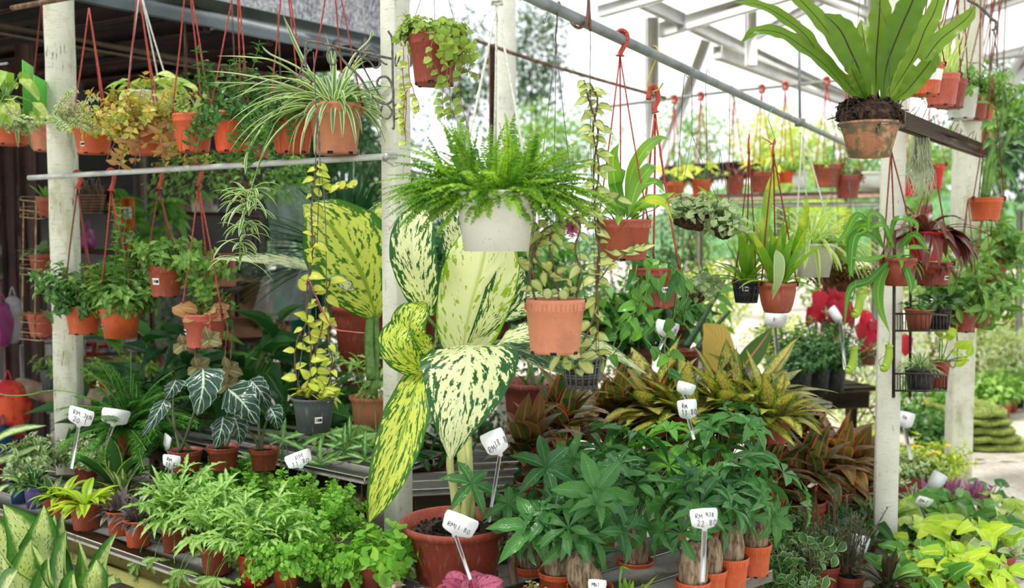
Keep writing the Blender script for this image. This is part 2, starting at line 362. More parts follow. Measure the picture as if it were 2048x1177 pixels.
def netpot(mb, c, R, H, rb=.72):
    rs = lambda z: (rb + (1 - rb) * z) * R
    for z in (.0, .06, .32, .4, .64, .72, .9):                      # hoops
        z2 = z + .05; r1, r2 = rs(z), rs(z2)
        lathe(mb, c, [(r1 * .96, z * H), (r1, z * H), (r2, z2 * H), (r2 * .96, z2 * H)], 32)
    for j in range(16):
        a = 2 * math.pi * j / 16; pts = [np.array(c) + A(math.cos(a) * rs(z) * .985, math.sin(a) * rs(z) * .985, z * H) for z in (0, .5, 1)]
        tube(mb, pts, R * .06, 4)
    lathe(mb, c, [(rs(.95), .9 * H), (R * 1.05, .93 * H), (R * 1.06, H), (R * .98, H), (rs(.9) * .94, .85 * H)], 32)
    lathe(mb, c, [(0, 0.02 * H), (rb * R * .97, .02 * H)], 32); lathe(mb, c, [(rs(0) * .93, .02 * H), (rs(.85) * .93, .85 * H)], 32, mi=1)

class Plant:
    def __init__(s, name, label, cat, px, py, w, h, d=None, z=None, pot='orange', style='std', rb=.74, sq=0, soil=SOIL, group=None, partname='pot', sticker=None, tilt=0, seed=None):
        if seed is not None: RNG.seed(seed)
        else: RNG.seed(int(px * 7 + py * 13))
        if d is None: d = G(px, py + h - w * .06, z)[1] if z is not None else 4.
        s.d = d; s.k = d / 2000; k = s.k; s.c = P(px, py, d); s.R = w * k / 2; s.H = h * k
        if z is not None: s.H = s.c[2] - z
        s.base = s.c - A(0, 0, s.H); s.F = MB(); s.S = MB(); s.name = name
        s.root = empty(name, s.base, label, cat, group)
        if pot:
            mb = MB()
            if style == 'net': netpot(mb, s.base, s.R, s.H, rb); mats = [potmat(pot), FIBRE]
            else: potmesh(mb, s.base, s.R, s.H, rb, style, sq); mats = [potmat(pot), potmat('black')]
            s.pot = mb.build(partname, mats, s.root)
            so = MB(); n = 14; V = [s.c - A(0, 0, s.H * .1)]
            for ring in (.5, .93):
                for j in range(20):
                    a = 2 * math.pi * j / 20; rr = s.R * ring * .93
                    if sq: rr /= (abs(math.cos(a)) ** sq + abs(math.sin(a)) ** sq) ** (1 / sq)
                    V.append(s.c + A(math.cos(a) * rr, math.sin(a) * rr, -s.H * .1 - s.H * .04 * (ring > .6) + U(-1, 1) * s.R * .03))
            F = [(1 + j, 1 + (j + 1) % 20, 21 + (j + 1) % 20, 21 + j) for j in range(20)] + [(0, 1 + j, 1 + (j + 1) % 20, 0) for j in range(20)]
            so.add(V, [F[j] for j in range(20)]); b0 = so.n - len(V); so.F.append((np.array([(b0, b0 + 1 + j, b0 + 1 + (j + 1) % 20) for j in range(20)]), 0))
            if w > 90:
                for _ in range(120):
                    a = U(0, 6.28); rr = s.R * .86 * U(0, 1) ** .5; box(so, s.c + A(math.cos(a) * rr, math.sin(a) * rr, -s.H * .11), U(.4, 1) * s.R * .09, U(.4, 1) * s.R * .07, s.R * .05, rz=U(0, 3), bev=.002)
            so.build('soil', soil, s.root)
        if sticker: s.sticker(*sticker)
    def sticker(s, dx, dy, w=20, h=14, lines=2):   # paper price tag wrapped on the pot wall
        k = s.k; mb = MB(); ink = MB(); zc = s.c[2] - dy * k
        def on(a, z, e):
            f = np.clip((z - s.base[2]) / s.H, 0, 1); r = s.R * (.74 + .24 * f) * 1.012 + e; return A(s.c[0] + r * math.cos(a), s.c[1] + r * math.sin(a), z)
        x0 = dx * k / (s.R * .95); a0 = -math.pi / 2 + math.asin(max(-.9, min(.9, x0))); da = w * k / s.R / 2 / max(.4, math.cos(a0 + math.pi / 2))
        n = 6; V = []
        for i in range(n + 1):
            for zz in (-.5, .5): V.append(on(a0 - da + 2 * da * i / n, zc + zz * h * k, .0008))
        mb.add(V, [(2 * i, 2 * i + 2, 2 * i + 3, 2 * i + 1) for i in range(n)])
        o = mb.build('price_sticker', STICK, s.root)
        m = 6
        for i in range(m):
            aa = a0 - da * .7 + 1.4 * da * i / (m - 1); hh = h * k * .2; ww = da * .08
            if i == 0 or i in (2, 3, 5, 4):
                pts = [on(aa - ww, zc - hh, .0012), on(aa + ww, zc - hh, .0012), on(aa + ww, zc + hh, .0012), on(aa - ww, zc + hh, .0012)]
                if i in (2, 4, 5): pts = pts + [pts[0]]
                tube(ink, pts, .7 * k * .9, 4)
        ink.build('lettering', INK, o)
    # --- hanging gear
    def hang(s, apex, to=None, n=3, mat=CORD, r=1.6, hook='plastic', azs=(200, 330, 90), da=0., hookmat=HOOKM, hs=1.):
        k = s.k; ap = P(apex[0], apex[1], apex[2] if len(apex) > 2 else s.d + da); mb = MB()
        for az in azs[:n]:
            a = math.radians(az); rp = s.c + A(math.cos(a) * s.R * .99, math.sin(a) * s.R * .99, -2 * k)
            mid = (rp + ap) / 2 + A(U(-1, 1), 0, 0) * 2 * k
            tube(mb, cr([rp, mid, ap], 6), r * k, 5); box(mb, rp, 6 * k, 6 * k, 9 * k, bev=.001)
        mb.build('hanging_cords', mat, s.root)
        if to:
            tp = P(to[0], to[1], ap[1]); h = MB()
            if hook == 'plastic':
                q = to[2] if len(to) > 2 else 9
                q *= k; w = 5.5 * k * hs
                pts = [ap, ap + A(1, 0, 6) * k, ap + (tp - ap) * .45 + A(3 * k + q * .3, 0, 0), tp + A(q * 1.25, 0, -q * .4), tp + A(q * .9, 0, q * .9), tp + A(-q * .1, 0, q * 1.35), tp + A(-q * .95, 0, q * .85), tp + A(-q * 1.2, 0, -q * .1)]
                c = cr(pts, 22); c[:, 1] = ap[1]
                tube(h, c, np.concatenate([[w * 1.5, w * 1.1], np.full(19, w * .8), [w * .55, w * .5]]), 7)
                for j in range(5): tube(h, [c[9 + j * 2] + A(0, -w * .9, 0), c[9 + j * 2] + A(0, -w * .5, 0)], w * .35, 6)
                h.build('hook', hookmat, s.root)
            else:
                q = (to[2] if len(to) > 2 else 8) * k
                c = cr([ap, ap + (tp - ap) * .5, tp + A(q * 1.1, 0, -q * .5), tp + A(q * .8, 0, q * .9), tp + A(-q * .2, 0, q * 1.3), tp + A(-q * 1.1, 0, q * .4)], 18)
                tube(h, c, 2.2 * k * hs, 6); h.build('wire_hook', hookmat, s.root)
    # --- growth
    def bush(s, n, L, el=(30, 85), droop=.6, T='ov', ll=16, lw=8, gap=9, r0=.8, az=(0, 360), bare=.08, jit=.5, sr=1.1, pair=True, off=(0, 0, 0), lift=.4, zoff=0, fr=.3, wob=.08, lv=.75):
        k = s.k
        for i in range(n):
            a = U(*az); q = s.R * r0 * U(0, 1) ** .5; p = s.c + A(math.cos(math.radians(a)) * q, math.sin(math.radians(a)) * q, -s.H * .1 + zoff * k) + np.array(off) * k
            l = L * U(.55, 1) * k * (1 - (fr * max(0, -math.sin(math.radians(a))) if az == (0, 360) else 0)); pts = path(p, dirv(a + U(-25, 25), U(*el)), l, droop, 8, wob)
            tube(s.S, pts, sr * k, 4, sr * k * .5, cap=False)
            m = max(2, int(l / (gap * k))); roll = U(0, 3)
            for j in range(m):
                f = bare + (1 - bare) * (j + U(0, .5)) / m; o, t = at(pts, min(f, 1)); roll += 1.57 if pair else 2.4
                x = nrm(np.cross(t, UP + A(.01, 0, 0))); y = np.cross(x, t)
                for sg in ((1, -1) if pair else (1,)):
                    ra = math.cos(roll) * x + math.sin(roll) * y
                    dv = nrm(ra * sg + t * .5 + A(U(-jit, jit), U(-jit, jit), U(-jit, jit) * .6)); q2 = U(lv, 1.1)
                    s.F.leaf(T, o, dv, UP * lift + t * .6 + A(U(-.2, .2), U(-.4, .1), 0), ll * k * q2, lw * k * q2, U(0, 1))
    def strap(s, n, L, W, el=(20, 85), droop=1.6, prof='strap', fold=.25, wave=0., wf=3., nv=2, r0=.35, az=(0, 360), ns=12, evn=True, off=(0, 0, 0), lv=.6, mb=None, wob=.04, gut=0.):
        k = s.k; mb = mb or s.F
        for i in range(n):
            a = az[0] + (az[1] - az[0]) * ((i + U(-.4, .4)) / n if evn else U(0, 1)); f = U(0, 1); e = el[0] + (el[1] - el[0]) * f
            q = s.R * r0 * (1 - f * .6); p = s.c + A(math.cos(math.radians(a)) * q, math.sin(math.radians(a)) * q, -s.H * .12) + np.array(off) * k
            pts = path(p, dirv(a, e), L * k * U(lv, 1), droop * U(.7, 1.3), ns, wob)
            out = dirv(a, 0); blade(mb, pts, W * k * .5 * U(.8, 1.1), [UP * .7 - out * .5 * (e / 60.), UP * .7 + out * .3], fold, wave, wf, nv, U(0, 1), prof, ph=U(0, 6), gut=gut)
    def fronds(s, n, L, el=(15, 80), droop=1.3, pl_=15, pw=6, gap=4.5, T='pin', r0=.5, az=(0, 360), W=1., sr=1., lv=.65):
        k = s.k
        for i in range(n):
            a = U(*az); e = U(*el); q = s.R * r0 * U(.2, 1); p = s.c + A(math.cos(math.radians(a)) * q, math.sin(math.radians(a)) * q, -s.H * .08); l = L * k * U(lv, 1)
            pts = path(p, dirv(a, e), l, droop * U(.7, 1.3), 12, .09); tube(s.S, pts, sr * k, 4, sr * .5 * k, cap=False); m = int(l / (gap * k)); r = U(0, 1)
            for j in range(m):
                f = .08 + .92 * j / m; o, t = at(pts, f); x = nrm(np.cross(t, UP + A(.02, .01, 0))); nn = np.cross(x, t)
                sc = W * math.sin(math.pi * min(1, f * .82 + .16)) ** .7 * U(.75, 1.1)
                for sg in (1, -1): s.F.leaf(T, o, x * sg + t * U(0, .6) + A(U(-.2, .2), U(-.2, .2), U(-.35, .3)), nn + A(U(-.6, .6), U(-.6, .6), 0), pl_ * k * sc * U(.85, 1.1), pw * k * (.5 + .5 * sc), min(1, max(0, r + U(-.2, .2))))
    def petiole(s, n, L, ll, lw, T='ac', el=(45, 85), droop=.4, r0=.3, az=(0, 360), sr=1.6, ang=(-50, -10), lv=.6, face=.4, off=(0, 0, 0)):
        k = s.k
        for i in range(n):
            a = az[0] + (az[1] - az[0]) * (i + U(-.4, .4)) / n; q = s.R * r0 * U(.1, 1); p = s.c + A(math.cos(math.radians(a)) * q, math.sin(math.radians(a)) * q, -s.H * .1) + np.array(off) * k
            pts = path(p, dirv(a, U(*el)), L * k * U(lv, 1), droop, 8, .05); tube(s.S, pts, sr * k, 5, sr * .6 * k, cap=False); o = pts[-1]
            d = dirv(a + U(-30, 30), U(*ang)); z = U(.7, 1.1); s.F.leaf(T, o, d, UP + TOCAM * face + A(U(-.3, .3), 0, 0), ll * k * z, lw * k * z, U(0, 1))
    def palm(s, p0, d0, L, nl, ll, lw, T='lnw', spread=62, sr=1.5, droop=.3, tilt=None):
        k = s.k; pts = path(p0, d0, L * k, droop, 6, .06); tube(s.S, pts, sr * k, 5, sr * .6 * k, cap=False); o = pts[-1]; ax = nrm(pts[-1] - pts[-2]) if tilt is None else nrm(tilt)
        x = nrm(np.cross(ax, A(.3, .9, .1))); y = np.cross(ax, x); a0 = U(0, 6); r = U(0, 1)
        for j in range(nl):
            a = a0 + 2 * math.pi * j / nl + U(-.12, .12); dv = math.cos(math.radians(spread)) * ax * .9 + math.sin(math.radians(spread)) * (math.cos(a) * x + math.sin(a) * y); z = U(.72, 1.08)
            s.F.leaf(T, o, dv, ax + dv * .1, ll * k * z, lw * k * z, min(1, max(0, r + U(-.15, .15))))
    def vine(s, pts, T='ht', ll=26, lw=22, gap=24, sr=1.2, down=.7, face=.9, pair=False, jit=.6, n=24, smooth=True, lv=.7, start=.05):
        k = s.k; p = [P(q[0], q[1], s.d + (q[2] if len(q) > 2 else 0)) for q in pts]; c = cr(p, n) if smooth else np.array(p)
        c = c + np.array([[U(-1, 1), U(-1, 1), U(-.5, .5)] for _ in c]) * 1.2 * k; tube(s.S, c, sr * k, 5, cap=False)
        L = np.linalg.norm(np.diff(c, axis=0), axis=1).sum(); m = max(1, int(L / (gap * k))); sg = 1
        for j in range(m):
            o, t = at(c, start + (1 - start) * (j + U(.2, .8)) / m)
            for q in ((1, -1) if pair else (1,)):
                sg = -sg; dv = A(sg * U(.5, 1) * q, U(-.6, .3), -down * U(.3, 1.2)) + A(U(-jit, jit), 0, U(-jit, jit)) * .5; z = U(lv, 1.1)
                s.F.leaf(T, o, dv, TOCAM * face + UP * .7 + A(U(-.5, .5), 0, 0), ll * k * z, lw * k * z, U(0, 1))
    def big(s, pts, w, face, prof='ovate', mat=None, name='leaf', fold=.12, wave=.03, wf=2.5, n=30, nv=10, rr=.5, gut=0., label=None, sc=0.):
        mb = MB(); p = [P(q[0], q[1], s.d + (q[2] if len(q) > 2 else 0)) for q in pts]
        blade(mb, cr(p, n), w * s.k / 2 if np.isscalar(w) else np.array(w) * s.k / 2, face, fold, wave, wf, nv, rr, prof if np.isscalar(w) else None, gut=gut, sc=sc)
        o = mb.build(name, mat, s.root); tag(o, label); return o
    def rod(s, pts, r, r1=None, mb=None, n=16):
        tube(mb or s.S, cr([P(q[0], q[1], s.d + (q[2] if len(q) > 2 else 0)) for q in pts], n), r * s.k, 8, (r1 or r) * s.k)
    def done(s, leaf, stem=STEMG, fname='foliage', sname='stems'):
        o = s.F.build(fname, leaf, s.root); s.S.build(sname, stem, s.root); return s

# ---- handwriting strokes for the price signs
GL = {'R': [[(0, 0), (.05, 1), (.5, .95), (.5, .62), (.08, .5), (.6, 0)]], 'M': [[(0, 0), (.08, 1), (.38, .35), (.68, 1), (.8, 0)]], '0': [[(.3, 1), (.02, .6), (.2, 0), (.55, .3), (.5, .85), (.25, 1)]],
      '1': [[(.2, .8), (.35, 1), (.3, 0)]], '2': [[(.02, .8), (.3, 1), (.5, .7), (0, 0), (.6, .05)]], '3': [[(.05, .95), (.5, .9), (.2, .55), (.5, .25), (0, 0)]],
      '8': [[(.5, .85), (.2, 1), (.08, .75), (.45, .3), (.25, 0), (.03, .25), (.5, .85)]], '.': [[(.2, .1), (.3, .06)]], 'J': [[(.1, 1), (.5, 1)], [(.4, 1), (.38, .2), (.1, 0), (0, .2)]],
      'K': [[(.05, 1), (.02, 0)], [(.5, .95), (.05, .45), (.55, 0)]], 'N': [[(0, 0), (.05, 1), (.5, 0), (.55, 1)]], 'S': [[(.5, .95), (.1, .85), (.4, .45), (.3, .05), (0, .1)]],
      'B': [[(0, 0), (.05, 1), (.45, .8), (.1, .52), (.5, .25), (0, 0)]], 'E': [[(.5, 1), (.05, .95), (.02, 0), (.5, 0)], [(.05, .5), (.4, .5)]], '7': [[(.0, .95), (.5, 1), (.2, 0)]], '-': [[(.1, .5), (.5, .5)]]}
def price_sign(px, py, d, w, h, stick, label, text=(), roll=0., yaw=0., name='price_sign', sw=7, group='hand-written price signs', pitch=0., curl=0):
    k = d / 2000; c = P(px, py, d); e = P(stick[0], stick[1], d + (stick[2] if len(stick) > 2 else 0)) if stick else None
    cy, sy = math.cos(math.radians(yaw)), math.sin(math.radians(yaw)); X0 = A(cy, sy, 0); Y0 = nrm(A(0, math.sin(math.radians(pitch)), math.cos(math.radians(pitch)))); r = math.radians(roll)
    X = X0 * math.cos(r) + Y0 * math.sin(r); Y = nrm(Y0 * math.cos(r) - X0 * math.sin(r)); Z = nrm(np.cross(X, Y))
    W, H = w * k / 2 / max(.5, cy), h * k / 2
    out = [(-1, .5), (-.97, .84), (-.88, .95), (0, 1), (.88, .95), (.97, .84), (1, .5), (.9, -.4), (.82, -.55), (.66, -.66), (.22, -.8), (.12, -1.02), (-.12, -1.02), (-.22, -.8), (-.66, -.66), (-.82, -.55), (-.9, -.4)]
    base = e if e is not None else c - Y * H; ro = empty(name, base, label, 'sign', group)
    mb = MB(); n = len(out); V = [c + X * a * W + Y * b * H + Z * s * .0012 for s in (1, -1) for a, b in out]
    mb.add(V, [(i, (i + 1) % n, n + (i + 1) % n, n + i)[::-1] for i in range(n)]); b0 = mb.n - len(V); mb.F.append((np.arange(n)[None] + b0, 0)); mb.F.append((np.arange(n)[::-1][None] + n + b0, 0))
    mb.build('sign_board', SIGNM, ro, smooth=False)
    if e is not None:
        st = MB(); top = c - Y * H * .8; D = nrm(e - top); S_ = nrm(np.cross(D, Z)); L = np.linalg.norm(e - top)
        box(st, (top + e) / 2, sw * k, L, .003, ax=(S_, D, nrm(np.cross(S_, D))), bev=.0008); st.build('stick', SIGNM, ro)
    if text:
        ink = MB()
        for (tx, x0, y0, ch) in text:
            x = x0
            for g in tx:
                if g in GL:
                    for stq in GL[g]:
                        pts = [c + X * W * (x + a * ch * .7) + Y * H * (y0 + b * ch + .05 * math.sin(x * 9)) + Z * .0016 for a, b in stq]; tube(ink, cr(pts, len(pts) * 3), max(.5 * k, .0006), 5)
                x += ch * .62 * (H / W) ** .3
        ink.build('handwriting', INK, ro)
    return ro
# ============================================================ the setting
def floor():
    q = NT('cracked_concrete'); ob = q.coord(); v = q.n('TexVoronoi', {'Vector': ob, 'Scale': .8}, feature='DISTANCE_TO_EDGE').outputs[0]
    n1 = q.noise(ob, 2., 6., .6); n2 = q.noise(ob, 30., 4., .6)
    vv = q.math('ADD', v, q.math('MULTIPLY', q.math('SUBTRACT', q.noise(ob, 9., 4.), .5), .12))
    col = q.mix(q.smooth(n1, .35, .7), rgb(212, 203, 190), rgb(164, 154, 140)); col = q.mix(q.math('MULTIPLY', q.smooth(n2, .4, .7), .4), col, rgb(120, 112, 100))
    col = q.mix(q.smooth(vv, .007, .001), col, rgb(110, 96, 82)); col = q.mix(q.math('MULTIPLY', q.smooth(q.noise(ob, .9, 4.), .55, .65), .45), col, rgb(110, 104, 84))
    b = q.n('Bump', {'Strength': .4, 'Distance': .02, 'Height': q.math('ADD', n2, q.smooth(vv, 0., .03))}).outputs[0]
    m = q.out(q.n('BsdfPrincipled', {'Base Color': col, 'Roughness': .85, 'Normal': b}).outputs[0])
    mb = MB(); n = 24; xs = np.linspace(-30, 40, n); ys = np.linspace(-6, 70, n)
    mb.add([A(x, y, 0) for x in xs for y in ys], [(i * n + j, (i + 1) * n + j, (i + 1) * n + j + 1, i * n + j + 1) for i in range(n - 1) for j in range(n - 1)])
    tag(mb.build('floor', m), 'pale cracked concrete paving of the nursery', kind='structure')
floor()
PW = paintwood('weathered_white_paint', rgb(226, 226, 212), rgb(126, 122, 108), rgb(168, 172, 134), .3)
PWG = paintwood('mossy_white_paint', rgb(218, 218, 200), rgb(112, 104, 88), rgb(146, 150, 90), 1.4)
PWB = paintwood('bleached_white_paint', rgb(252, 250, 246), rgb(232, 226, 216), rgb(232, 228, 214), .1)
GREYW = paintwood('weathered_grey_wood', rgb(192, 190, 182), rgb(140, 134, 124), rgb(150, 148, 120), .6)
DARKW = paintwood('damp_dark_wood', rgb(112, 96, 80), rgb(60, 50, 42), rgb(90, 92, 60), .8)
LIMEW = paintwood('algae_green_wood', rgb(178, 176, 104), rgb(120, 116, 70), rgb(150, 160, 60), 1.2)
BROWNP = plain('brown_steel_paint', rgb(88, 56, 48), .55, rgb(64, 42, 36), 6.)
STEELG = plain('grey_blue_steel_paint', rgb(128, 140, 142), .5, rgb(104, 114, 116), 3.)

def post(label, px, py, d, wpx, rot, mat=PW, z0=0., top=3.2, dep=1.):
    c = P(px, py, d); w_ = wpx * d / 2000; mb = MB(); n = 24; x, y = math.cos(rot), math.sin(rot); X, Y = A(x, y, 0), A(-y, x, 0); V = []; random.seed(int(px))
    cr_ = [(-1, -.9), (-.9, -1), (.9, -1), (1, -.9), (1, .9), (.9, 1), (-.9, 1), (-1, .9)]
    for i in range(n + 1):
        z = z0 + (top - z0) * i / n; off = random.uniform(-1, 1) * .0012
        for a, b in cr_: V.append(A(c[0], c[1], z) + X * (a * w_ / 2 + off) + Y * (b * w_ / 2 * dep + off))
    F = [(i * 8 + j, i * 8 + (j + 1) % 8, (i + 1) * 8 + (j + 1) % 8, (i + 1) * 8 + j) for i in range(n) for j in range(8)]
    mb.add(V, F); b0 = mb.n - len(V); mb.F.append((np.array([list(range(8))[::-1]]) + b0, 0)); mb.F.append((np.array([list(range(8))]) + b0 + n * 8, 0))
    return tag(mb.build('wooden_post', mat, None, A(c[0], c[1], z0), smooth=False), label, 'post', 'white wooden posts')
post('mossy white wooden post on the left, crossed by the pale pipe', 130, 470, 5.0, 46, .12, PWG)
post('white wooden post in the middle carrying the iron bracket', 793, 470, 3.9, 43, .86, PW)
post('white wooden post behind the pitcher plant', 1783, 470, 4.7, 44, -.28, PW)
post('stained white wooden post farther right, with the tall orange potted orchid by its side', 1928, 470, 6.1, 42, -.05, PWG)
post('pale post behind the white cords of the fern', 1012, 100, 6.6, 36, .1, PW)

def bm(name, label, cat, p, q, w_, h, mat, group=None, kind=None, bev=.004):
    mb = MB(); beam(mb, p, q, w_, h, bev); return tag(mb.build(name, mat, None, (np.array(p) + np.array(q)) / 2, smooth=False), label, cat, group, kind)
# brown post stub just left of the pale one
bm('wooden_post', 'narrow reddish brown post beside the pale post behind the fern', 'post', P(985, 640, 6.9), P(985, 88, 6.9), .05, .05, plain('red_brown_wood', rgb(150, 112, 92), .8, rgb(110, 78, 60)))
def pipe(name, label, cat, pts, r, mat, group=None, n=24):
    mb = MB(); c = cr(pts, n); tube(mb, c, r, 12); return tag(mb.build(name, mat, None, c[0]), label, cat, group)
PA, PB = P(58, 356, 4.95), P(792, 312, 3.84)
pipe('hanging_pipe', 'pale plastic pipe fixed level between the left and the middle white posts', 'pipe', [PA, PB + A(.0, 0, 0)], .0125, PIPEW)
for s_ in range(1):
    mb = MB(); tube(mb, [P(770, 318, 3.80), P(775, 312, 3.74)], .012, 10); tube(mb, [P(762, 318, 3.80), P(786, 330, 3.80)], .004, 6)
    tag(mb.build('pipe_bolt', plain('bolt_steel', rgb(196, 196, 190), .4, metal=.6), None, P(770, 318, 3.8)), 'steel bolt holding the pale pipe at the middle post', 'bolt')
def polepos(px): # long overhead grey pole
    a, b = P(1040, -16, 2.62), P(1700, 292, 6.9)
    lo, hi = 0., 1.
    for _ in range(40):
        m = (lo + hi) / 2; p = a + (b - a) * m; pxx = 1024 + FPX * p[0] / np.dot(p - A(0, 0, CAMZ), _F)
        if pxx < px: lo = m
        else: hi = m
    return p
pipe('overhead_pipe', 'long dark grey pipe running overhead from top centre to the clay pot', 'pipe', [P(820, -120, 2.2), P(1040, -16, 2.62), P(1700, 292, 6.9)], .0165, PIPE)
mb = MB(); p = polepos(1600); tube(mb, [p + A(0, 0, -.02), p + A(0, 0, .02)], .03, 10); tube(mb, [p, P(1598, 40, p[1])], .008, 6)
tag(mb.build('pipe_hanger', plain('galvanised', rgb(150, 156, 158), .5, metal=.4), None, p), 'thin upright steel hanger clamped round the dark grey overhead pipe', 'hanger')
pipe('rusty_rod', 'short rusty rod end poking out over the left white post', 'rod', [P(24, 16, 4.8), P(90, 4, 4.6), P(330, -40, 4.2), P(820, -140, 3.6)], .012, RUST)
pipe('rusty_rod', 'thin rusty rod strung with clips behind the fern', 'rod', [P(950, 80, 6.2), P(1060, 118, 6.4), P(1200, 160, 6.8), P(1330, 196, 7.2)], .012, RUST)
pipe('thin_rail', 'thin grey rail crossing level under the white rafters', 'rail', [P(1180, 218, 8.2), P(1450, 184, 8.2), P(1700, 158, 8.2), P(2100, 104, 8.2)], .013, plain('rail_grey', rgb(140, 142, 134), .6))
bm('wooden_rail', 'dark weathered wooden rail bristling with nails beside the clay pot', 'rail', P(1798, 240, 4.0), P(1966, 303, 5.6), .05, .068, DARKW)
mb = MB(); RNG.seed(3)
for i in range(16):
    f = U(.05, .98); o = P(1798, 240, 4.0) * (1 - f) + P(1966, 303, 5.6) * f + A(0, -.02, .03); tube(mb, [o, o + A(U(-.02, .03), -.02, U(.02, .05))], .0018, 5)
tag(mb.build('nails', RUST, None, P(1880, 270, 4.8)), 'rusty nails sticking out of the dark weathered rail', 'nails', kind='stuff')

# white greenhouse frame, right
gb = 'white rafters and struts of the glasshouse frame'
for lab, a, b, w_, h in [
    ('pale upright of the glasshouse frame crossed by the dark grey pipe', P(1304, 400, 9.0), P(1304, 36, 9.0), .11, .11),
    ('white rafter running from the pale upright up to the right', P(1318, 62, 9.1), P(1640, -34, 8.2), .08, .13),
    ('white rafter sloping down right from top centre behind the rail', P(1250, -14, 8.4), P(1760, 228, 11.5), .08, .11),
    ('thick white rafter with a sawn grey end', P(1434, 104, 8.8), P(1745, 222, 11.5), .09, .11),
    ('white rafter stub close to the top edge', P(1198, 24, 8.0), P(1390, -30, 7.6), .07, .09),
    ('slanting white strut between rafter and dark grey pipe', P(1412, 82, 9.2), P(1312, 352, 9.3), .07, .09),
    ('white upright hanging between the two sloping rafters', P(1502, 20, 9.0), P(1502, 132, 9.0), .09, .09),
    ('white rafter rising behind the upturned pots at top right', P(1560, -40, 7.6), P(1770, 40, 8.6), .07, .09),
    ('white upright seen between the fern fronds at top', P(1740, -10, 8.4), P(1740, 130, 8.4), .08, .08)]:
    bm('white_rafter', lab, 'rafter', a, b, w_, h, PWB, gb)
# sloping white brace and rear post, far right
bm('white_rafter', 'wide white brace slanting down at the right edge', 'rafter', P(2090, 60, 8.6), P(1990, 210, 8.6), .05, .14, PWB, gb)
bm('steel_upright', 'thin grey upright pole near the right edge', 'pole', P(2037, 720, 9.5), P(2040, 420, 9.5), .045, .045, plain('pole_grey', rgb(168, 166, 160), .6))
# translucent ribbed roof, right: real sheets above the glasshouse
def roof():
    q = NT('ribbed_roof_sheet'); ob = q.coord()
    d = q.n('BsdfDiffuse', {0: rgb(226, 228, 226)}).outputs[0]; t = q.n('BsdfTranslucent', {0: rgb(222, 224, 222)}).outputs[0]
    m = q.out(q.n('MixShader', {0: .8, 1: d, 2: t}).outputs[0])
    mb = MB(); nx, ny = 400, 2; x0, x1, y0, y1 = 2.6, 12., 4.5, 16.; V = []
    for i in range(nx):
        for j in range(ny): V.append(A(x0 + (x1 - x0) * j, y0 + (y1 - y0) * i / (nx - 1), 3.5 + (y0 + (y1 - y0) * i / (nx - 1)) * .06 + .04 * math.sin(i * .52)))
    mb.add(V, [(i * 2, i * 2 + 1, i * 2 + 3, i * 2 + 2) for i in range(nx - 1)])
    tag(mb.build('ceiling', m), 'white ribbed translucent roof sheets over the right side', kind='structure')
roof()
for j, (x) in enumerate((3.2, 5.2, 7.4)):
    bm('white_rafter', ['pale purlin under the ribbed roof nearest the right post', 'pale purlin under the ribbed roof, middle one', 'pale purlin under the ribbed roof at the far right'][j], 'rafter', A(x, 4.6, 3.62), A(x, 15.8, 4.3), .07, .1, PWB, gb)

# ---- shed, left
SHW = plain('dark_shed_wall', rgb(40, 36, 34), .9, rgb(24, 24, 24), 1.2, .3, .7); SHR = plain('dark_roof_sheet', rgb(44, 44, 46), .8, rgb(26, 26, 28), 3.)  # roof sheet: near-black grey, mottled at random
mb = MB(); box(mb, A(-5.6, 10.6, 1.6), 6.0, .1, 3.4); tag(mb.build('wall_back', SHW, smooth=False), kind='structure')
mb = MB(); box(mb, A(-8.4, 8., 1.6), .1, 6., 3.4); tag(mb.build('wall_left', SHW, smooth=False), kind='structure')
# roof: dark sheets with paler skylights, sloping up to the back
def shedroof():
    P0, P1 = P(60, -60, 5.3), P(820, 112, 7.4)      # eave line
    ax = nrm(P1 - P0); bk = nrm(A(-ax[1], ax[0], 0)); bk = nrm(bk + A(0, 0, .05)); L = np.linalg.norm(P1 - P0); mb = MB()
    n = 160; V = []
    for i in range(n):
        for j in (0, 1): V.append(P0 - ax * 1.5 + ax * (L + 1.5) * i / (n - 1) + bk * 4.4 * j + A(0, 0, .05 + .015 * math.sin(i * 1.3)))
    for i in range(n - 1):
        mi = 1 if (i // 9) % 5 == 2 else 0; mb.F.append((np.array([(i * 2, i * 2 + 1, i * 2 + 3, i * 2 + 2)]), mi))
    mb.V.append(np.array(V)); mb.UV.append(np.zeros((len(V), 2))); mb.R.append(np.full(len(V), .5)); mb.n = len(V)
    sk = plain('dirty_skylight', rgb(120, 130, 134), .6, rgb(70, 76, 80), 4., tr=.35)
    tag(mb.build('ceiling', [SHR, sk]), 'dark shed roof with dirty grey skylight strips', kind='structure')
    bm('fascia_board', 'grey blue fascia beam along the edge of the dark shed roof', 'beam', P0 - ax * .8 - A(0, 0, .03), P1, .05, .17, STEELG)
    for i in range(6):
        o = P0 + ax * L * (i + .3) / 6 - A(0, 0, .08)
        bm('shed_rafter', ['shed rafter nearest the left post', 'second rafter of the shed roof from the left', 'shed rafter over the hanging gold leaves', 'shed rafter over the orange pots', 'shed rafter over the spider plant', 'shed rafter by the shade net'][i], 'rafter', o, o + bk * 4.2, .05, .1, BROWNP, 'dark rafters under the shed roof')
    o = P0 + bk * 1.1 - A(0, 0, .16); bm('shed_purlin', 'pale brown purlin crossing below the dark rafters', 'beam', o - ax * 1.2, o + ax * L, .05, .06, plain('tan_wood', rgb(150, 134, 110), .8))
shedroof()
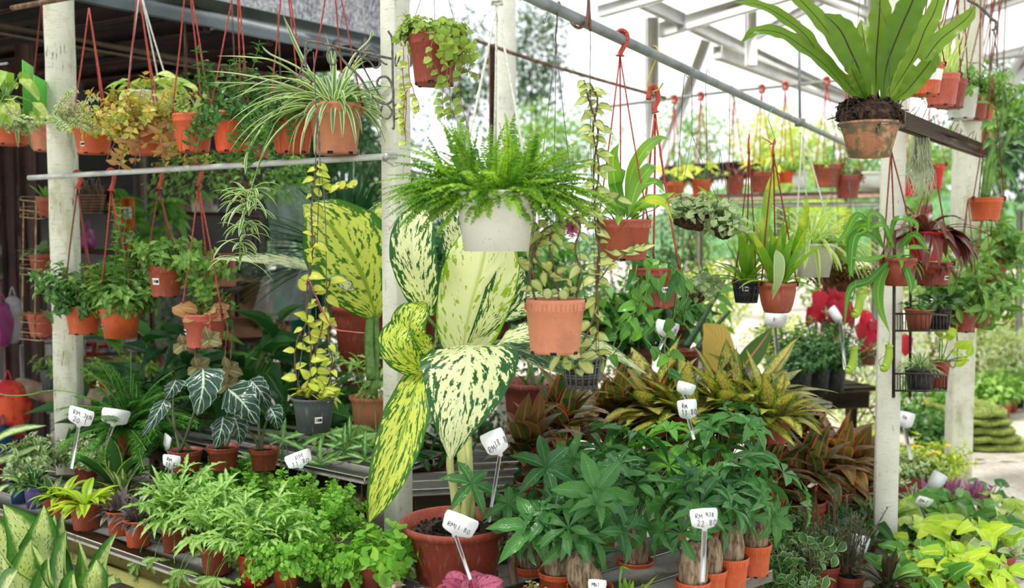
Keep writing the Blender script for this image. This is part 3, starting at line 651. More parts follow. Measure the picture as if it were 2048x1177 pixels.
for i, (px, d, wp, b) in enumerate([(20, 7.2, 24, 900), (62, 6.4, 30, 830), (285, 8.4, 22, 800)]):
    p = P(px, 470, d); bm('steel_post', ['dark brown steel post at the left edge', 'brown steel post behind the wire rack', 'slim grey brown post behind the lower row of pots'][i], 'post', A(p[0], p[1], 0), A(p[0], p[1], 2.75), wp * d / 2000, wp * d / 2000, BROWNP if i < 2 else plain('taupe_paint', rgb(120, 112, 104), .6), 'steel posts of the shed')
# shade net, draped beyond the fascia
def net():
    q = NT('black_shade_net'); ob = q.coord('UV'); a = q.noise(q.mapv(ob, (120, 14, 1)), 1., 2., .6); b = q.noise(q.mapv(ob, (14, 90, 1)), 1., 3., .6)
    f = q.math('MAXIMUM', q.smooth(a, .5, .56), q.smooth(b, .55, .62))
    dd = q.n('BsdfPrincipled', {'Base Color': rgb(70, 68, 72), 'Roughness': .8}).outputs[0]
    m = q.out(q.n('MixShader', {0: q.math('MULTIPLY_ADD', f, -.2, .97), 1: q.n('BsdfTransparent').outputs[0], 2: dd}).outputs[0])
    mb = MB(); cols = [[P(420, -80, 7.2), P(600, -80, 7.3), P(760, -60, 7.6), P(830, -30, 7.8)], [P(430, 0, 6.6), P(600, 20, 6.8), P(700, 60, 7.2), P(800, 60, 7.6)], [P(440, 18, 6.4), P(620, 80, 6.7), P(760, 112, 7.0), P(840, 132, 7.4)]]
    R_ = [cr(c, 40) for c in cols]; n = 41; V = []; UV = []
    for i in range(n):
        for j in range(13):
            t = j / 12; p = (R_[0][i] * (1 - t) ** 2 + 2 * t * (1 - t) * R_[1][i] + t * t * R_[2][i]); V.append(p + A(0, .05 * math.sin(i * .9), .03 * math.sin(i * .7 + j))); UV.append((i / n, t))
    mb.add(V, [(i * 13 + j, i * 13 + j + 1, i * 13 + 14 + j, i * 13 + 13 + j) for i in range(n - 1) for j in range(12)], np.array(UV))
    tag(mb.build('shade_net', m, None, P(600, 40, 6.8)), 'black shade netting draped over the end of the shed roof', 'net')
net()
def added_overnet():  # added net, out of view overhead, to cut the light on the near plants
    q = NT('added_overhead_net'); a = q.noise(q.mapv(q.coord(), (40, 40, 1)), 5., 2.)
    m = q.out(q.n('MixShader', {0: q.math('MULTIPLY_ADD', a, .3, .30), 1: q.n('BsdfTransparent').outputs[0], 2: q.n('BsdfDiffuse', {0: rgb(70, 72, 70)}).outputs[0]}).outputs[0])
    mb = MB(); n = 24; V = [A(-8.2 + 12.2 * i / (n - 1), .2 + 5.9 * j / (n - 1), 3.3 + .05 * math.sin(i * .8) * math.sin(j * .7)) for i in range(n) for j in range(n)]
    mb.add(V, [(i * n + j, (i + 1) * n + j, (i + 1) * n + j + 1, i * n + j + 1) for i in range(n - 1) for j in range(n - 1)])
    tag(mb.build('shade_net', m, None, A(0, 3, 3.3)), 'added flat dark netting out of view above the benches, dimming the near plants', 'net')
added_overnet()
# ---- benches
def bench(name, label, c, ax, L, W, z, planks, top, apron=None, th=.03, legs=True):
    c = np.array(c, float); c[2] = 0; ax = nrm(np.array(ax + (0,), float)); ay = A(-ax[1], ax[0], 0); r = empty(name, c, label, 'bench'); pw = W / planks; mb = MB()
    for i in range(planks):
        o = c + ay * (-W / 2 + pw * (i + .5)); j = RNG.uniform(-.02, .02); beam(mb, o - ax * (L / 2 - j) + A(0, 0, z - th / 2), o + ax * (L / 2 + j) + A(0, 0, z - th / 2), pw * .95, th, .003)
    mb.build('bench_top', top, r, smooth=False)
    if apron:
        for s_ in (-1, 1):
            m2 = MB(); o = c + ay * s_ * (W / 2 - .05) + A(0, 0, z - th - .06); beam(m2, o - ax * (L / 2 - .03), o + ax * (L / 2 - .03), .035, .11, .003); m2.build('apron_board', apron, r, smooth=False)
    for sx in (-1, 1):
        for sy in (-1, 1):
            m3 = MB(); o = c + ax * sx * (L / 2 - .12) + ay * sy * (W / 2 - .1); beam(m3, o, o + A(0, 0, z - th), .06, .06, .003, up=A(0, 1, 0)); m3.build('leg', DARKW, r, smooth=False)
    return r
RNG.seed(5)
a_, b_ = G(60, 1040, .35), G(480, 1185, .35); axl = nrm((b_ - a_)[:2].tolist() + [0]) if False else nrm(A(*(b_ - a_)[:2], 0)); byl = A(-axl[1], axl[0], 0)
e0 = a_ - axl * .9; e1 = G(700, 1262, .35); Ll = np.linalg.norm(e1 - e0); cc = (e0 + e1) / 2 + byl * .36
bench('plank_bench', 'low grey plank bench with a mossy edge board, lower left', cc, (axl[0], axl[1]), Ll, .72, .35, 5, GREYW, LIMEW)
cc2 = (e0 + e1) / 2 + byl * 1.05 - axl * .45
bench('plank_bench', 'second tier of grey planks behind the silver-veined plants', cc2, (axl[0], axl[1]), Ll - .6, .56, .56, 4, GREYW, DARKW)
bench('plank_bench', 'back plank tier among the dark foliage left of the middle post', (e0 + e1) / 2 + byl * 1.8 - axl * .3, (axl[0], axl[1]), Ll - .5, .6, .42, 4, GREYW, DARKW)
f0 = G(1548, 1140, .38); axr = nrm(A(.75, .62, 0)); byr = A(-axr[1], axr[0], 0)
bench('plank_bench', 'low plank bench under the swollen-trunk plants, worn corner showing', f0 - axr * .72 + byr * .27, (axr[0], axr[1]), 1.45, .55, .38, 3, GREYW, DARKW, th=.04)
bench('plank_bench', 'plank tier under the red-edged leaves in the middle', A(.3, 4.5, 0), (.97, .2), 1.6, .56, .5, 4, GREYW, DARKW)
bench('plank_bench', 'raised tier behind holding the mottled yellow leaves', A(.85, 5.4, 0), (.97, .2), 1.6, .6, .66, 4, GREYW, DARKW)
bench('plank_bench', 'bench of dark planks under the black-potted dark bushes', A(1.76, 6.6, 0), (.97, .2), 1.1, .6, .57, 4, DARKW, DARKW)
# ============================================================ leaf materials
g_mid, g_dk, g_lt, g_lime = rgb(88, 138, 56), rgb(42, 82, 44), rgb(140, 184, 78), rgb(190, 214, 72)
L_BUSH = leafmat('leaf_glossy_mid', rgb(84, 132, 58), rgb(140, 180, 86), rib=rgb(170, 200, 120))
L_BUSH2 = leafmat('leaf_glossy_dark', rgb(48, 96, 48), rgb(96, 144, 66), rib=rgb(130, 170, 90), rough=.3)
L_GOLD = leafmat('leaf_gold', rgb(206, 204, 96), rgb(206, 168, 92), mott=rgb(150, 178, 84), ms=22.)
L_VARIW = leafmat('leaf_white_variegated', rgb(222, 230, 196), rgb(190, 210, 150), center=rgb(110, 150, 84), cw=(.25, .55))
L_SPIDER = leafmat('leaf_spider', rgb(92, 138, 76), rgb(120, 160, 90), center=rgb(110, 152, 92), cw=(.3, .45), edge=rgb(222, 230, 192), ew=(.52, .62), tr=.35)
L_SPIDER2 = leafmat('leaf_spider_lime', rgb(150, 184, 80), rgb(176, 200, 104), edge=rgb(222, 232, 176), ew=(.62, .75), tr=.4)
L_FERN = leafmat('leaf_fern', rgb(70, 128, 30), rgb(164, 204, 66), tr=.42, rough=.45)
L_PTERIS = leafmat('leaf_pteris', rgb(98, 154, 58), rgb(150, 192, 84), center=rgb(180, 208, 136), cw=(.25, .6), tr=.35)
L_MAIDEN = leafmat('leaf_maidenhair', rgb(102, 168, 56), rgb(160, 206, 86), tr=.4, rough=.5)
L_PARSLEY = leafmat('leaf_dense_green', rgb(70, 140, 44), rgb(120, 180, 62), tr=.35)
L_POTHOS = leafmat('leaf_pothos', rgb(120, 172, 62), rgb(190, 210, 100), mott=rgb(216, 224, 140), ms=9., rib=rgb(190, 210, 120))
L_LIME = leafmat('leaf_lime', rgb(196, 216, 60), rgb(160, 196, 52), rib=rgb(214, 226, 110), tr=.38)
L_PILEA = leafmat('leaf_pilea', rgb(140, 176, 70), rgb(186, 206, 104), vein=rgb(104, 142, 52), nv=6, vw=.12, bump=.5)
L_HOYA = leafmat('leaf_hoya_gold', rgb(214, 214, 96), rgb(196, 206, 80), edge=rgb(112, 150, 50), ew=(.72, .84), tr=.3, rough=.32)
L_HOYA2 = leafmat('leaf_hoya_cream', rgb(214, 214, 150), rgb(184, 200, 116), edge=rgb(120, 154, 82), ew=(.6, .8), mott=rgb(196, 200, 120), rough=.4)
L_DCREAM = leafmat('leaf_cream_mottled', rgb(232, 236, 190), rgb(222, 228, 170), rib=rgb(226, 230, 190), ribw=.045, blotch=rgb(46, 96, 46), bl=(.54, .565), bsc=6., edge=rgb(44, 92, 48), ew=(.955, .985), bump=.5, tr=.3, rough=.33)
L_DLIME = leafmat('leaf_lime_mottled', rgb(216, 228, 92), rgb(224, 234, 122), rib=rgb(150, 178, 60), ribw=.05, blotch=rgb(70, 122, 40), bl=(.54, .56), bsc=7., edge=rgb(52, 104, 40), ew=(.955, .985), bump=.5, tr=.45, rough=.4)
L_DPALE = leafmat('leaf_pale_few_spots', rgb(236, 240, 190), rgb(236, 238, 180), rib=rgb(206, 216, 130), ribw=.04, blotch=rgb(150, 188, 50), bl=(.60, .62), bsc=4.5, edge=rgb(60, 116, 50), ew=(.965, .99), bump=.4, tr=.35)
L_DDARK = leafmat('leaf_dark_flecked', rgb(44, 78, 46), rgb(38, 70, 44), blotch=rgb(168, 180, 130), bl=(.56, .6), bsc=8., rib=rgb(110, 130, 90), bump=.4)
L_DFRONT = leafmat('leaf_camille', rgb(66, 120, 54), rgb(84, 140, 60), center=rgb(220, 230, 170), cw=(.3, .72), blotch=rgb(84, 136, 60), bl=(.54, .6), bsc=8., edge=rgb(50, 104, 50), ew=(.8, .95), rib=rgb(216, 226, 160), bump=.5, rough=.3)
L_ALOC = leafmat('leaf_silver_veined', rgb(26, 54, 42), rgb(40, 72, 58), rib=rgb(196, 220, 190), ribw=.06, vein=rgb(170, 200, 180), nv=5, vw=.08, vk=.5, edge=rgb(150, 186, 160), ew=(.94, .98), bump=.8, rough=.28, tr=.1, spec=.6)
L_DARKL = leafmat('leaf_deep_green', rgb(30, 74, 36), rgb(58, 112, 48), rib=rgb(96, 140, 76), rough=.3, tr=.25, bump=.3)
L_MIDL = leafmat('leaf_broad_green', rgb(66, 124, 44), rgb(110, 162, 62), rib=rgb(150, 190, 100), rough=.35, bump=.25)
L_DRAC = leafmat('leaf_dark_strap', rgb(28, 66, 40), rgb(48, 92, 52), rough=.3, tr=.2)
L_DRACL = leafmat('leaf_strap_lime', rgb(196, 214, 56), rgb(168, 198, 60), center=rgb(120, 168, 50), cw=(.2, .4), tr=.3)
L_SNAKE = leafmat('leaf_snake', rgb(44, 92, 46), rgb(60, 112, 52), edge=rgb(196, 206, 92), ew=(.84, .92), rough=.35)
L_PEPD = leafmat('leaf_dark_silver_stripe', rgb(44, 32, 34), rgb(70, 50, 50), stripes=rgb(132, 122, 122), ns=2.6, rough=.35, tr=.12)
L_EPIS = leafmat('leaf_bronze', rgb(176, 122, 70), rgb(186, 138, 96), rib=rgb(206, 190, 140), vein=rgb(196, 184, 140), nv=7, vw=.1, edge=rgb(120, 96, 50), ew=(.85, .95), bump=.6)
L_EPISG = leafmat('leaf_bronze_green', rgb(140, 132, 86), rgb(120, 96, 60), rib=rgb(206, 206, 160), vein=rgb(184, 188, 140), nv=8, vw=.12, bump=.6)
L_PACH = leafmat('leaf_pachira', rgb(46, 100, 50), rgb(78, 136, 62), rib=rgb(116, 164, 92), ribw=.05, rough=.3, tr=.25, bump=.45, spec=.5)
L_PACHL = leafmat('leaf_pachira_young', rgb(116, 176, 60), rgb(86, 150, 56), rib=rgb(150, 196, 100), rough=.3, tr=.35, bump=.3)
L_AGLR = leafmat('leaf_red_edged', rgb(62, 108, 50), rgb(104, 116, 58), mott=rgb(44, 68, 38), ms=22., rib=rgb(214, 104, 88), ribw=.06, edge=rgb(216, 98, 80), ew=(.78, .92), rough=.34, bump=.3)
L_AGLR2 = leafmat('leaf_red_dark', rgb(104, 84, 50), rgb(52, 84, 42), rib=rgb(186, 84, 70), ribw=.06, edge=rgb(176, 72, 60), ew=(.86, .95), rough=.34)
L_CROTON = leafmat('leaf_yellow_mottled', rgb(206, 206, 92), rgb(216, 196, 110), blotch=rgb(84, 116, 46), bl=(.5, .54), bsc=12., rib=rgb(216, 150, 110), ribw=.05, rough=.35)
L_BIRD = leafmat('leaf_birds_nest', rgb(84, 122, 38), rgb(132, 160, 52), rib=rgb(44, 34, 26), ribw=.05, tr=.4, rough=.3, bump=.12)
L_DISCH = leafmat('leaf_silver_green', rgb(166, 184, 132), rgb(140, 164, 110), edge=rgb(206, 214, 178), ew=(.84, .94), rough=.5)
L_ORCH = leafmat('leaf_orchid', rgb(140, 178, 52), rgb(96, 150, 50), mott=rgb(186, 196, 70), ms=6., tr=.4)
L_HEART = leafmat('leaf_heart', rgb(52, 110, 50), rgb(116, 176, 62), rib=rgb(110, 158, 84), rough=.3, tr=.3)
L_NEP = leafmat('leaf_pitcher', rgb(98, 150, 44), rgb(62, 120, 44), rib=rgb(140, 180, 80), tr=.3, rough=.3)
L_PITCH = leafmat('pitcher_skin', rgb(170, 196, 76), rgb(150, 180, 60), tr=.3)
L_MAR = leafmat('leaf_maroon', rgb(92, 46, 46), rgb(120, 72, 60), rib=rgb(150, 96, 70), rough=.3, tr=.2)
L_RED = leafmat('leaf_crimson', rgb(186, 32, 60), rgb(150, 24, 44), rough=.35, tr=.25)
L_BEG = leafmat('leaf_pink_begonia', rgb(196, 92, 126), rgb(206, 130, 150), blotch=rgb(84, 44, 66), bl=(.56, .66), bsc=5., edge=rgb(170, 70, 96), ew=(.8, .95), rough=.5, bump=.9)
L_PURP = leafmat('leaf_magenta', rgb(196, 90, 170), rgb(150, 84, 140), edge=rgb(150, 140, 130), ew=(.6, .8))
L_CORD = leafmat('leaf_blackish', rgb(64, 48, 40), rgb(48, 56, 36), rib=rgb(96, 72, 56))
L_ROSE = leafmat('leaf_needle', rgb(78, 104, 78), rgb(98, 124, 90))
L_ASP = leafmat('leaf_feather', rgb(88, 150, 52), rgb(62, 122, 46), tr=.3)
L_OBT = leafmat('leaf_green_cream_edge', rgb(58, 104, 52), rgb(76, 124, 60), edge=rgb(212, 218, 160), ew=(.82, .92))
L_FIC = leafmat('leaf_cream_ficus', rgb(226, 230, 196), rgb(160, 186, 116), center=rgb(104, 144, 84), cw=(.2, .6))
L_BG1 = leafmat('leaf_background', rgb(92, 142, 56), rgb(150, 186, 84), tr=.3); L_BG2 = leafmat('leaf_background_deep', rgb(40, 76, 42), rgb(84, 122, 66), tr=.25)
L_BG3 = leafmat('leaf_background_pale', rgb(190, 206, 150), rgb(216, 222, 180), tr=.3); L_BG4 = leafmat('leaf_background_yellow', rgb(206, 212, 88), rgb(170, 196, 76), tr=.35)
L_CORAL = leafmat('leaf_coral', rgb(214, 110, 84), rgb(226, 150, 110))

LP = 'hanging pots over the grey pipe'
# ============================================================ upper row, left
def hang_up(p, ax_, px_top=-60, mat=CORD, azs=(200, 335, 80)): p.hang((ax_, px_top), mat=mat, azs=azs)
p = Plant('hanging_plant', 'dull orange hanging pot left of the mossy post, topped by tiny whitish leaves', 'plant', 92, 250, 66, 52, d=5.3, pot='peach', group=LP)
p.bush(26, 80, (10, 70), .9, 'ov', 13, 8, 7); p.bush(14, 90, (-10, 30), .5, 'ov', 13, 8, 7, az=(100, 260)); hang_up(p, 82, 10, CORDD); p.done(L_VARIW)
p = Plant('hanging_plant', 'orange pot at the far left edge below the bright green trough, with striped drooping straps', 'plant', 22, 235, 80, 55, d=5.6, pot='orange', group=LP)
p.strap(26, 90, 10, (-10, 60), 1.8); p.done(L_SPIDER)
p = Plant('hanging_plant', 'orange pot just right of the mossy post with a white label and yellow-gold leaves', 'plant', 186, 252, 78, 56, d=4.75, pot='orange', group=LP, sticker=(-10, 38, 10, 9))
p.bush(26, 95, (20, 80), .6, 'ov', 15, 9, 8); p.bush(7, 110, (-5, 40), 1., 'ov', 13, 8, 9, az=(160, 380)); hang_up(p, 178, 16); p.done(L_GOLD, STEMR)
p.root['label'] = 'orange pot just right of the mossy post with a white label and yellow-gold leaves'
p = Plant('hanging_plant', 'orange pot almost hidden by gold and copper foliage, above the second hook', 'plant', 292, 252, 82, 58, d=4.5, pot='orange', group=LP, sticker=(-14, 30, 14, 9))
p.bush(46, 120, (15, 85), .7, 'ov', 17, 11, 9); p.bush(16, 130, (-20, 40), 1.3, 'ov', 17, 10, 10); hang_up(p, 276, -30); p.F.build('foliage', L_GOLD, p.root); p.F = MB()
p.bush(7, 150, (-30, 20), 1.8, 'ln', 28, 12, 24, az=(180, 340)); p.done(L_EPIS, STEMR, 'copper_leaves')
p = Plant('hanging_plant', 'bright orange pot with raised arches over the fourth hook, cords crossing above', 'plant', 386, 230, 80, 74, d=4.35, pot='orange', style='arch', group=LP)
p.bush(12, 60, (30, 85), .4, 'ov', 16, 10, 9); p.strap(6, 50, 14, (50, 85), .5); hang_up(p, 374, -60, azs=(195, 345, 80)); p.done(leafmat('leaf_grey_lime', rgb(176, 190, 120), rgb(150, 170, 96)))
p = Plant('hanging_plant', 'vivid orange pot with upright leafy shoots beside the arched pot', 'plant', 464, 226, 84, 78, d=4.25, pot='vivid', group=LP)
p.bush(12, 170, (55, 88), .25, 'ov', 22, 11, 13); p.bush(34, 60, (0, 60), 1., 'ov', 15, 8, 6); p.bush(8, 110, (-10, 30), 2., 'ov', 15, 9, 8, az=(180, 360)); hang_up(p, 474, -50); p.done(L_BUSH2, STEMG)
p = Plant('hanging_plant', 'small orange pot peeping out low behind the vivid one', 'plant', 516, 272, 48, 46, d=5.0, pot='brown', group=LP)
p.bush(12, 40, (10, 70), .9, 'ov', 13, 8, 7); p.done(L_BUSH2)
p = Plant('hanging_plant', 'orange pot with raised arches and fine small leaves, left of the largest striped plant', 'plant', 584, 222, 88, 84, d=4.1, pot='orange', style='arch', group=LP)
p.bush(52, 66, (5, 75), .9, 'ov', 13, 7, 6, r0=.9); p.bush(16, 150, (-10, 40), 2.3, 'ov', 13, 7, 7, az=(150, 290)); hang_up(p, 568, -80); p.done(L_BUSH2)
# pothos with white cords, behind
p = Plant('hanging_plant', 'big-leaved hanging vine on three white cords behind the gold foliage', 'plant', 300, 186, 90, 70, d=5.0, pot='white', group=LP)
p.hang((280, -20), mat=CORDW, azs=(180, 350, 80)); p.petiole(16, 50, 46, 34, 'ht', (20, 80), .6, ang=(-40, 20)); p.petiole(6, 60, 44, 30, 'ht', (40, 80), .6, az=(-40, 60), ang=(-30, 10)); p.done(L_POTHOS)
# large spider plant
p = Plant('hanging_plant', 'large dusty terracotta pot of long white-striped arching leaves resting above the grey pipe', 'plant', 671, 210, 110, 98, d=3.92, pot='peach', style='scallop', group=LP)
p.strap(46, 170, 10, (25, 88), 1.7, fold=.45, ns=14, lv=.5); p.strap(24, 240, 11, (5, 50), 1.35, fold=.45, az=(130, 235), lv=.7); p.strap(14, 190, 11, (20, 70), 2.3, fold=.4, az=(-60, 60)); p.strap(10, 150, 11, (10, 60), 3., fold=.4, az=(200, 340))
for q in ([(655, 205), (620, 150), (590, 90), (566, 30)], [(680, 200), (705, 120), (740, 80), (745, 58)], [(668, 200), (600, 140), (540, 110), (523, 92)], [(660, 205), (560, 168), (480, 150), (412, 142)], [(660, 208), (590, 178), (500, 168), (414, 166)], [(660, 204), (560, 130), (500, 116), (434, 112)], [(650, 206), (560, 218), (500, 300), (490, 350)]):
    p.big([(a, b, -.03) for a, b in q], 12, UP + TOCAM * .3, 'strap', L_SPIDER, 'leaf', .4, 0, 1, 18, 4, rr=.5)
hang_up(p, 664, -90, azs=(195, 350, 80))
c0 = [(620, 212, -.05), (560, 236, -.15), (528, 300, -.2), (505, 370, -.22), (488, 430, -.22), (478, 540, -.2)]; p.vine(c0, gap=9999)
p.F.B = {}
for i in range(70):
    f = .62 + .36 * (i / 70); pp = cr([P(a, b, p.d + e) for a, b, e in c0], 40); o, t = at(pp, f); a = U(0, 360)
    pts = path(o + A(U(-12, 12), U(-12, 12), 0) * p.k, dirv(a, U(-10, 60)), U(40, 78) * p.k, 1.4, 8, .05); blade(p.F, pts, 3.6 * p.k, UP - dirv(a, 0) * .3, .4, 0, 1, 2, U(0, 1), 'strap')
p.done(L_SPIDER, STEMG, 'foliage', 'runner')
# bright green trough, top left
r = empty('plastic_trough', P(55, 250, 4.9), 'bright lime green plastic hanging trough at the top left edge', 'planter')
gm = plain('lime_plastic', rgb(110, 206, 72), .4, rgb(96, 190, 64), 3., tr=.25)
q = [P(x, y, d) for x, y, d in [(44, 120, 4.6), (46, 244, 4.6), (65, 134, 4.75), (66, 246, 4.75), (67, 150, 4.78), (67, 244, 4.78), (116, 176, 5.1), (116, 250, 5.1), (46, 225, 4.62), (46, 244, 4.62), (-40, 215, 4.62), (-40, 240, 4.62)]]
for nm, f in (('end_panel', (0, 1, 3, 2)), ('side_panel', (4, 5, 7, 6)), ('bottom_lip', (8, 9, 11, 10))):
    mb = MB(); V = [q[i] for i in f]; nn = nrm(np.cross(V[1] - V[0], V[3] - V[0])) * .004
    mb.add(V + [v + nn for v in V], [(0, 1, 2, 3), (7, 6, 5, 4), (0, 4, 5, 1), (1, 5, 6, 2), (2, 6, 7, 3), (3, 7, 4, 0)]); mb.build(nm, gm, r, smooth=False)
p = Plant('trailing_vine', 'yellow-green broad-leaved vine spilling from the lime green trough', 'plant', 10, 190, 60, 30, d=4.5, pot=None)
p.petiole(16, 60, 44, 34, 'ht', (-10, 85), .8, az=(-180, 180), ang=(-70, 10)); p.petiole(10, 40, 42, 30, 'ht', (-60, 0), .8, az=(200, 340), ang=(-80, -20)); p.done(L_POTHOS)
p = Plant('trailing_vine', 'thin string of tiny pale green leaves trailing right under the lime trough', 'plant', 10, 205, 30, 10, d=4.3, pot=None)
p.vine([(8, 205), (30, 235), (60, 244), (110, 246), (165, 240)], 'ov', 10, 7, 5, .8, down=-.1, pair=True); p.vine([(20, 215), (60, 236), (120, 232), (150, 222)], 'ov', 10, 7, 6, .8, down=-.2, pair=True)
p.bush(10, 110, (-10, 60), .4, 'ov', 11, 7, 6, az=(-40, 30), off=(90, 0, -30)); p.done(L_VARIW, STEMR)

# ============================================================ lower row, hung from the pale pipe
LR = 'pots hooked on the pale pipe'
def pipe_pt(px): f = (px - 58) / (792 - 58); d = PA[1] * (1 - f) + PB[1] * f; z = 356 - 44 * f; return z, d
for (x, y, w_, h_, hk, ap, lab, pot, st, stk, kind) in [
    (166, 612, 72, 56, 155, 378, 'orange pot on the leftmost hook, with loose green shoots reaching left', 'orange', 'std', None, 0),
    (240, 616, 82, 60, 222, 382, 'orange pot on the second hook, with a dense green leafy mound', 'orange', 'lip', (-38, 36, 9, 9), 1),
    (332, 532, 72, 62, 318, 378, 'orange pot with white stickers on the third hook, the highest of the lower row', 'brown', 'scallop', (-12, 30, 17, 13), 2),
    (408, 628, 88, 68, 397, 372, 'pink-brown scalloped pot on the fourth hook, with furry bronze leaves', 'pink', 'scallop', (-34, 34, 9, 10), 3)]:
    z_, d_ = pipe_pt(hk)
    p = Plant('hanging_plant', lab, 'plant', x, y, w_, h_, d=d_ - .02, pot=pot, style=st, group=LR, sticker=stk)
    p.hang((hk, ap), (hk, z_, 5), mat=CORD if kind % 2 else CORDD, azs=(195, 340, 85))
    if kind == 0: p.bush(26, 110, (25, 75), .35, 'ov', 19, 10, 9, az=(60, 250)); p.bush(22, 75, (10, 80), .8, 'ov', 18, 10, 8); p.bush(6, 120, (75, 90), .1, 'ov', 16, 9, 11); p.done(L_BUSH2)
    if kind == 1: p.bush(58, 112, (38, 88), .3, 'ovb', 24, 12, 11, r0=1.); p.bush(8, 240, (78, 90), .1, 'ov', 19, 11, 15, r0=.4, wob=.05); p.bush(18, 44, (10, 50), .6, 'ovb', 22, 12, 9); p.done(L_BUSH)
    if kind == 2: p.bush(34, 92, (40, 85), .3, 'ovb', 22, 12, 11); p.bush(20, 130, (0, 40), .5, 'ov', 20, 11, 10, az=(-50, 40)); p.bush(10, 160, (-20, 20), 1.4, 'ov', 16, 9, 10, az=(-30, 20)); p.done(L_BUSH)
    if kind == 3:
        p.petiole(18, 22, 38, 28, 'rd4', (20, 85), .6, az=(0, 360), ang=(-10, 50), face=1.3); p.F.build('bronze_leaves', L_EPIS, p.root); p.F = MB()
        for v in ([(380, 640), (372, 670), (368, 690)], [(420, 630, -.12), (420, 660, -.12), (420, 680, -.12)], [(450, 640), (462, 690), (458, 740)], [(392, 690, .05), (390, 720, .05), (396, 735, .05)], [(455, 645), (450, 720), (455, 770)]):
            p.vine(v, gap=999); e = P(v[-1][0], v[-1][1], p.d + (v[-1][2] if len(v[-1]) > 2 else 0)); p.F.B = {}
            p._e = getattr(p, '_e', []) + [e]
        for e in p._e:
            for a in (200, 320, 80, 260, 20): p.F.leaf('rd4', e, dirv(a, 10) * A(1, .5, 1) + A(0, 0, math.sin(a)) * .8, TOCAM * 1.4 + UP * .4, U(24, 32) * p.k, U(16, 22) * p.k, U(0, 1))
        p.done(L_EPISG, STEMR)

# ============================================================ wire rack, left
r = empty('wire_rack', P(80, 690, 5.3), 'rusty brass-coloured three-tier wire plant rack left of the mossy post', 'rack'); mb = MB()
for x, dd in ((72, -.12), (47, .06), (118, .06)): tube(mb, [P(x, 394 if x == 72 else 400, 5.3 + dd), P(x - 2, 678, 5.3 + dd)], .0045, 6)
mb.build('upright', plain('brassy_wire', rgb(176, 150, 112), .45, rgb(120, 84, 60), 30., metal=.4), r); rm = MC['brassy_wire']
for yb in (434, 548, 678):
    mb = MB()
    for yy in ((yb - 34, yb - 14, yb) if yb != 548 else (yb - 30, yb - 12, yb)):
        c4 = [P(40, yy, 5.2), P(78, yy + 4, 5.14), P(124, yy, 5.2), P(122, yy - 6, 5.5), P(42, yy - 6, 5.5)]; tube(mb, c4 + [c4[0]], .0035, 6)
    for f in np.linspace(0, 1, 7): tube(mb, [P(42 + 80 * f, yb + 2, 5.18), P(42 + 80 * f, yb - 6, 5.5)], .0025, 5)
    mb.build('basket_tier', rm, r)
RK = 'pots in the brass wire rack'
p = Plant('potted_plant', 'small orange pot in the top tier of the brass wire rack', 'plant', 95, 396, 44, 38, d=5.32, pot='brown', group=RK); p.strap(9, 44, 13, (50, 85), .6); p.done(L_MIDL)
p = Plant('potted_plant', 'clay-coloured pot with grey-green fleshy leaves, middle tier of the brass rack', 'plant', 84, 508, 50, 38, d=5.32, pot='brown', group=RK); p.strap(14, 52, 15, (20, 75), 1.4); p.strap(4, 66, 5, (20, 60), 1.5); p.done(leafmat('leaf_grey_green', rgb(104, 136, 100), rgb(130, 156, 116)))
p = Plant('potted_plant', 'dusky pink pot with dull bronze leaves, bottom tier of the brass rack', 'plant', 86, 628, 62, 46, d=5.32, pot='pink', style='scallop', group=RK); p.petiole(10, 18, 34, 18, 'rd4', (10, 60), .6, ang=(-10, 30)); p.done(leafmat('leaf_dull_bronze', rgb(120, 92, 66), rgb(140, 130, 100)))
# woven basket
p = Plant('woven_basket', 'brown woven twig basket with dry roots hanging between the first two hooks', 'basket', 184, 392, 46, 34, d=5.4, pot='dark', style='bowl', partname='basket_body')
for i in range(26): a = U(0, 360); p.rod([(184 + 20 * math.cos(math.radians(a)) , 390 + U(-6, 20), .02), (184 + U(-24, 24), 375 + U(-20, 20), U(-.05, .05)), (184 + U(-22, 22), 400 + U(-14, 24), U(-.05, .05))], .9, n=6)
for j in range(7): tube(p.S, [p.base + A(math.cos(t) * (p.R * (.8 + .28 * j / 6)), math.sin(t) * (p.R * (.8 + .28 * j / 6)), p.H * j / 6) for t in np.linspace(0, 6.3, 24)], 2.2 * p.k, 5)
p.hang((180, 352), mat=WIREM, r=.6); p.done(L_EPIS, BARK, sname='twigs')

# ============================================================ iron bracket at the middle post
r = empty('iron_bracket', P(783, 245, 3.76), 'scrolled wrought iron bracket screwed to the middle post', 'bracket')
def sc(name, pts, rr=2.1, n=30, d=3.74):
    mb = MB(); tube(mb, cr([P(x, y, d + (e[0] if e else 0)) for x, y, *e in pts], n), rr * d / 2000, 7); return mb.build(name, IRON, r)
sc('wall_bar', [(776, 62), (784, 78), (785, 120), (786, 180), (788, 250), (784, 258)], 2.4); sc('arm', [(612, 136), (610, 112), (613, 88), (624, 83), (680, 95), (785, 118)], 2.6)
sc('end_hook', [(612, 78), (613, 98), (622, 101), (622, 96), (611, 112), (600, 145), (596, 155), (602, 154), (604, 147)], 1.7)
sc('brace_scroll', [(674, 119), (668, 129), (658, 124), (655, 108), (662, 97), (670, 98), (690, 125), (720, 155), (745, 195), (770, 208), (785, 200), (786, 178), (776, 156), (762, 154), (754, 164), (757, 172), (762, 172)], 2.6, 60)
sc('upper_scroll', [(758, 118), (760, 130), (750, 136), (740, 124), (726, 116), (720, 108), (733, 100), (750, 104), (758, 118), (770, 128), (775, 128)], 1.9, 40, 3.80)
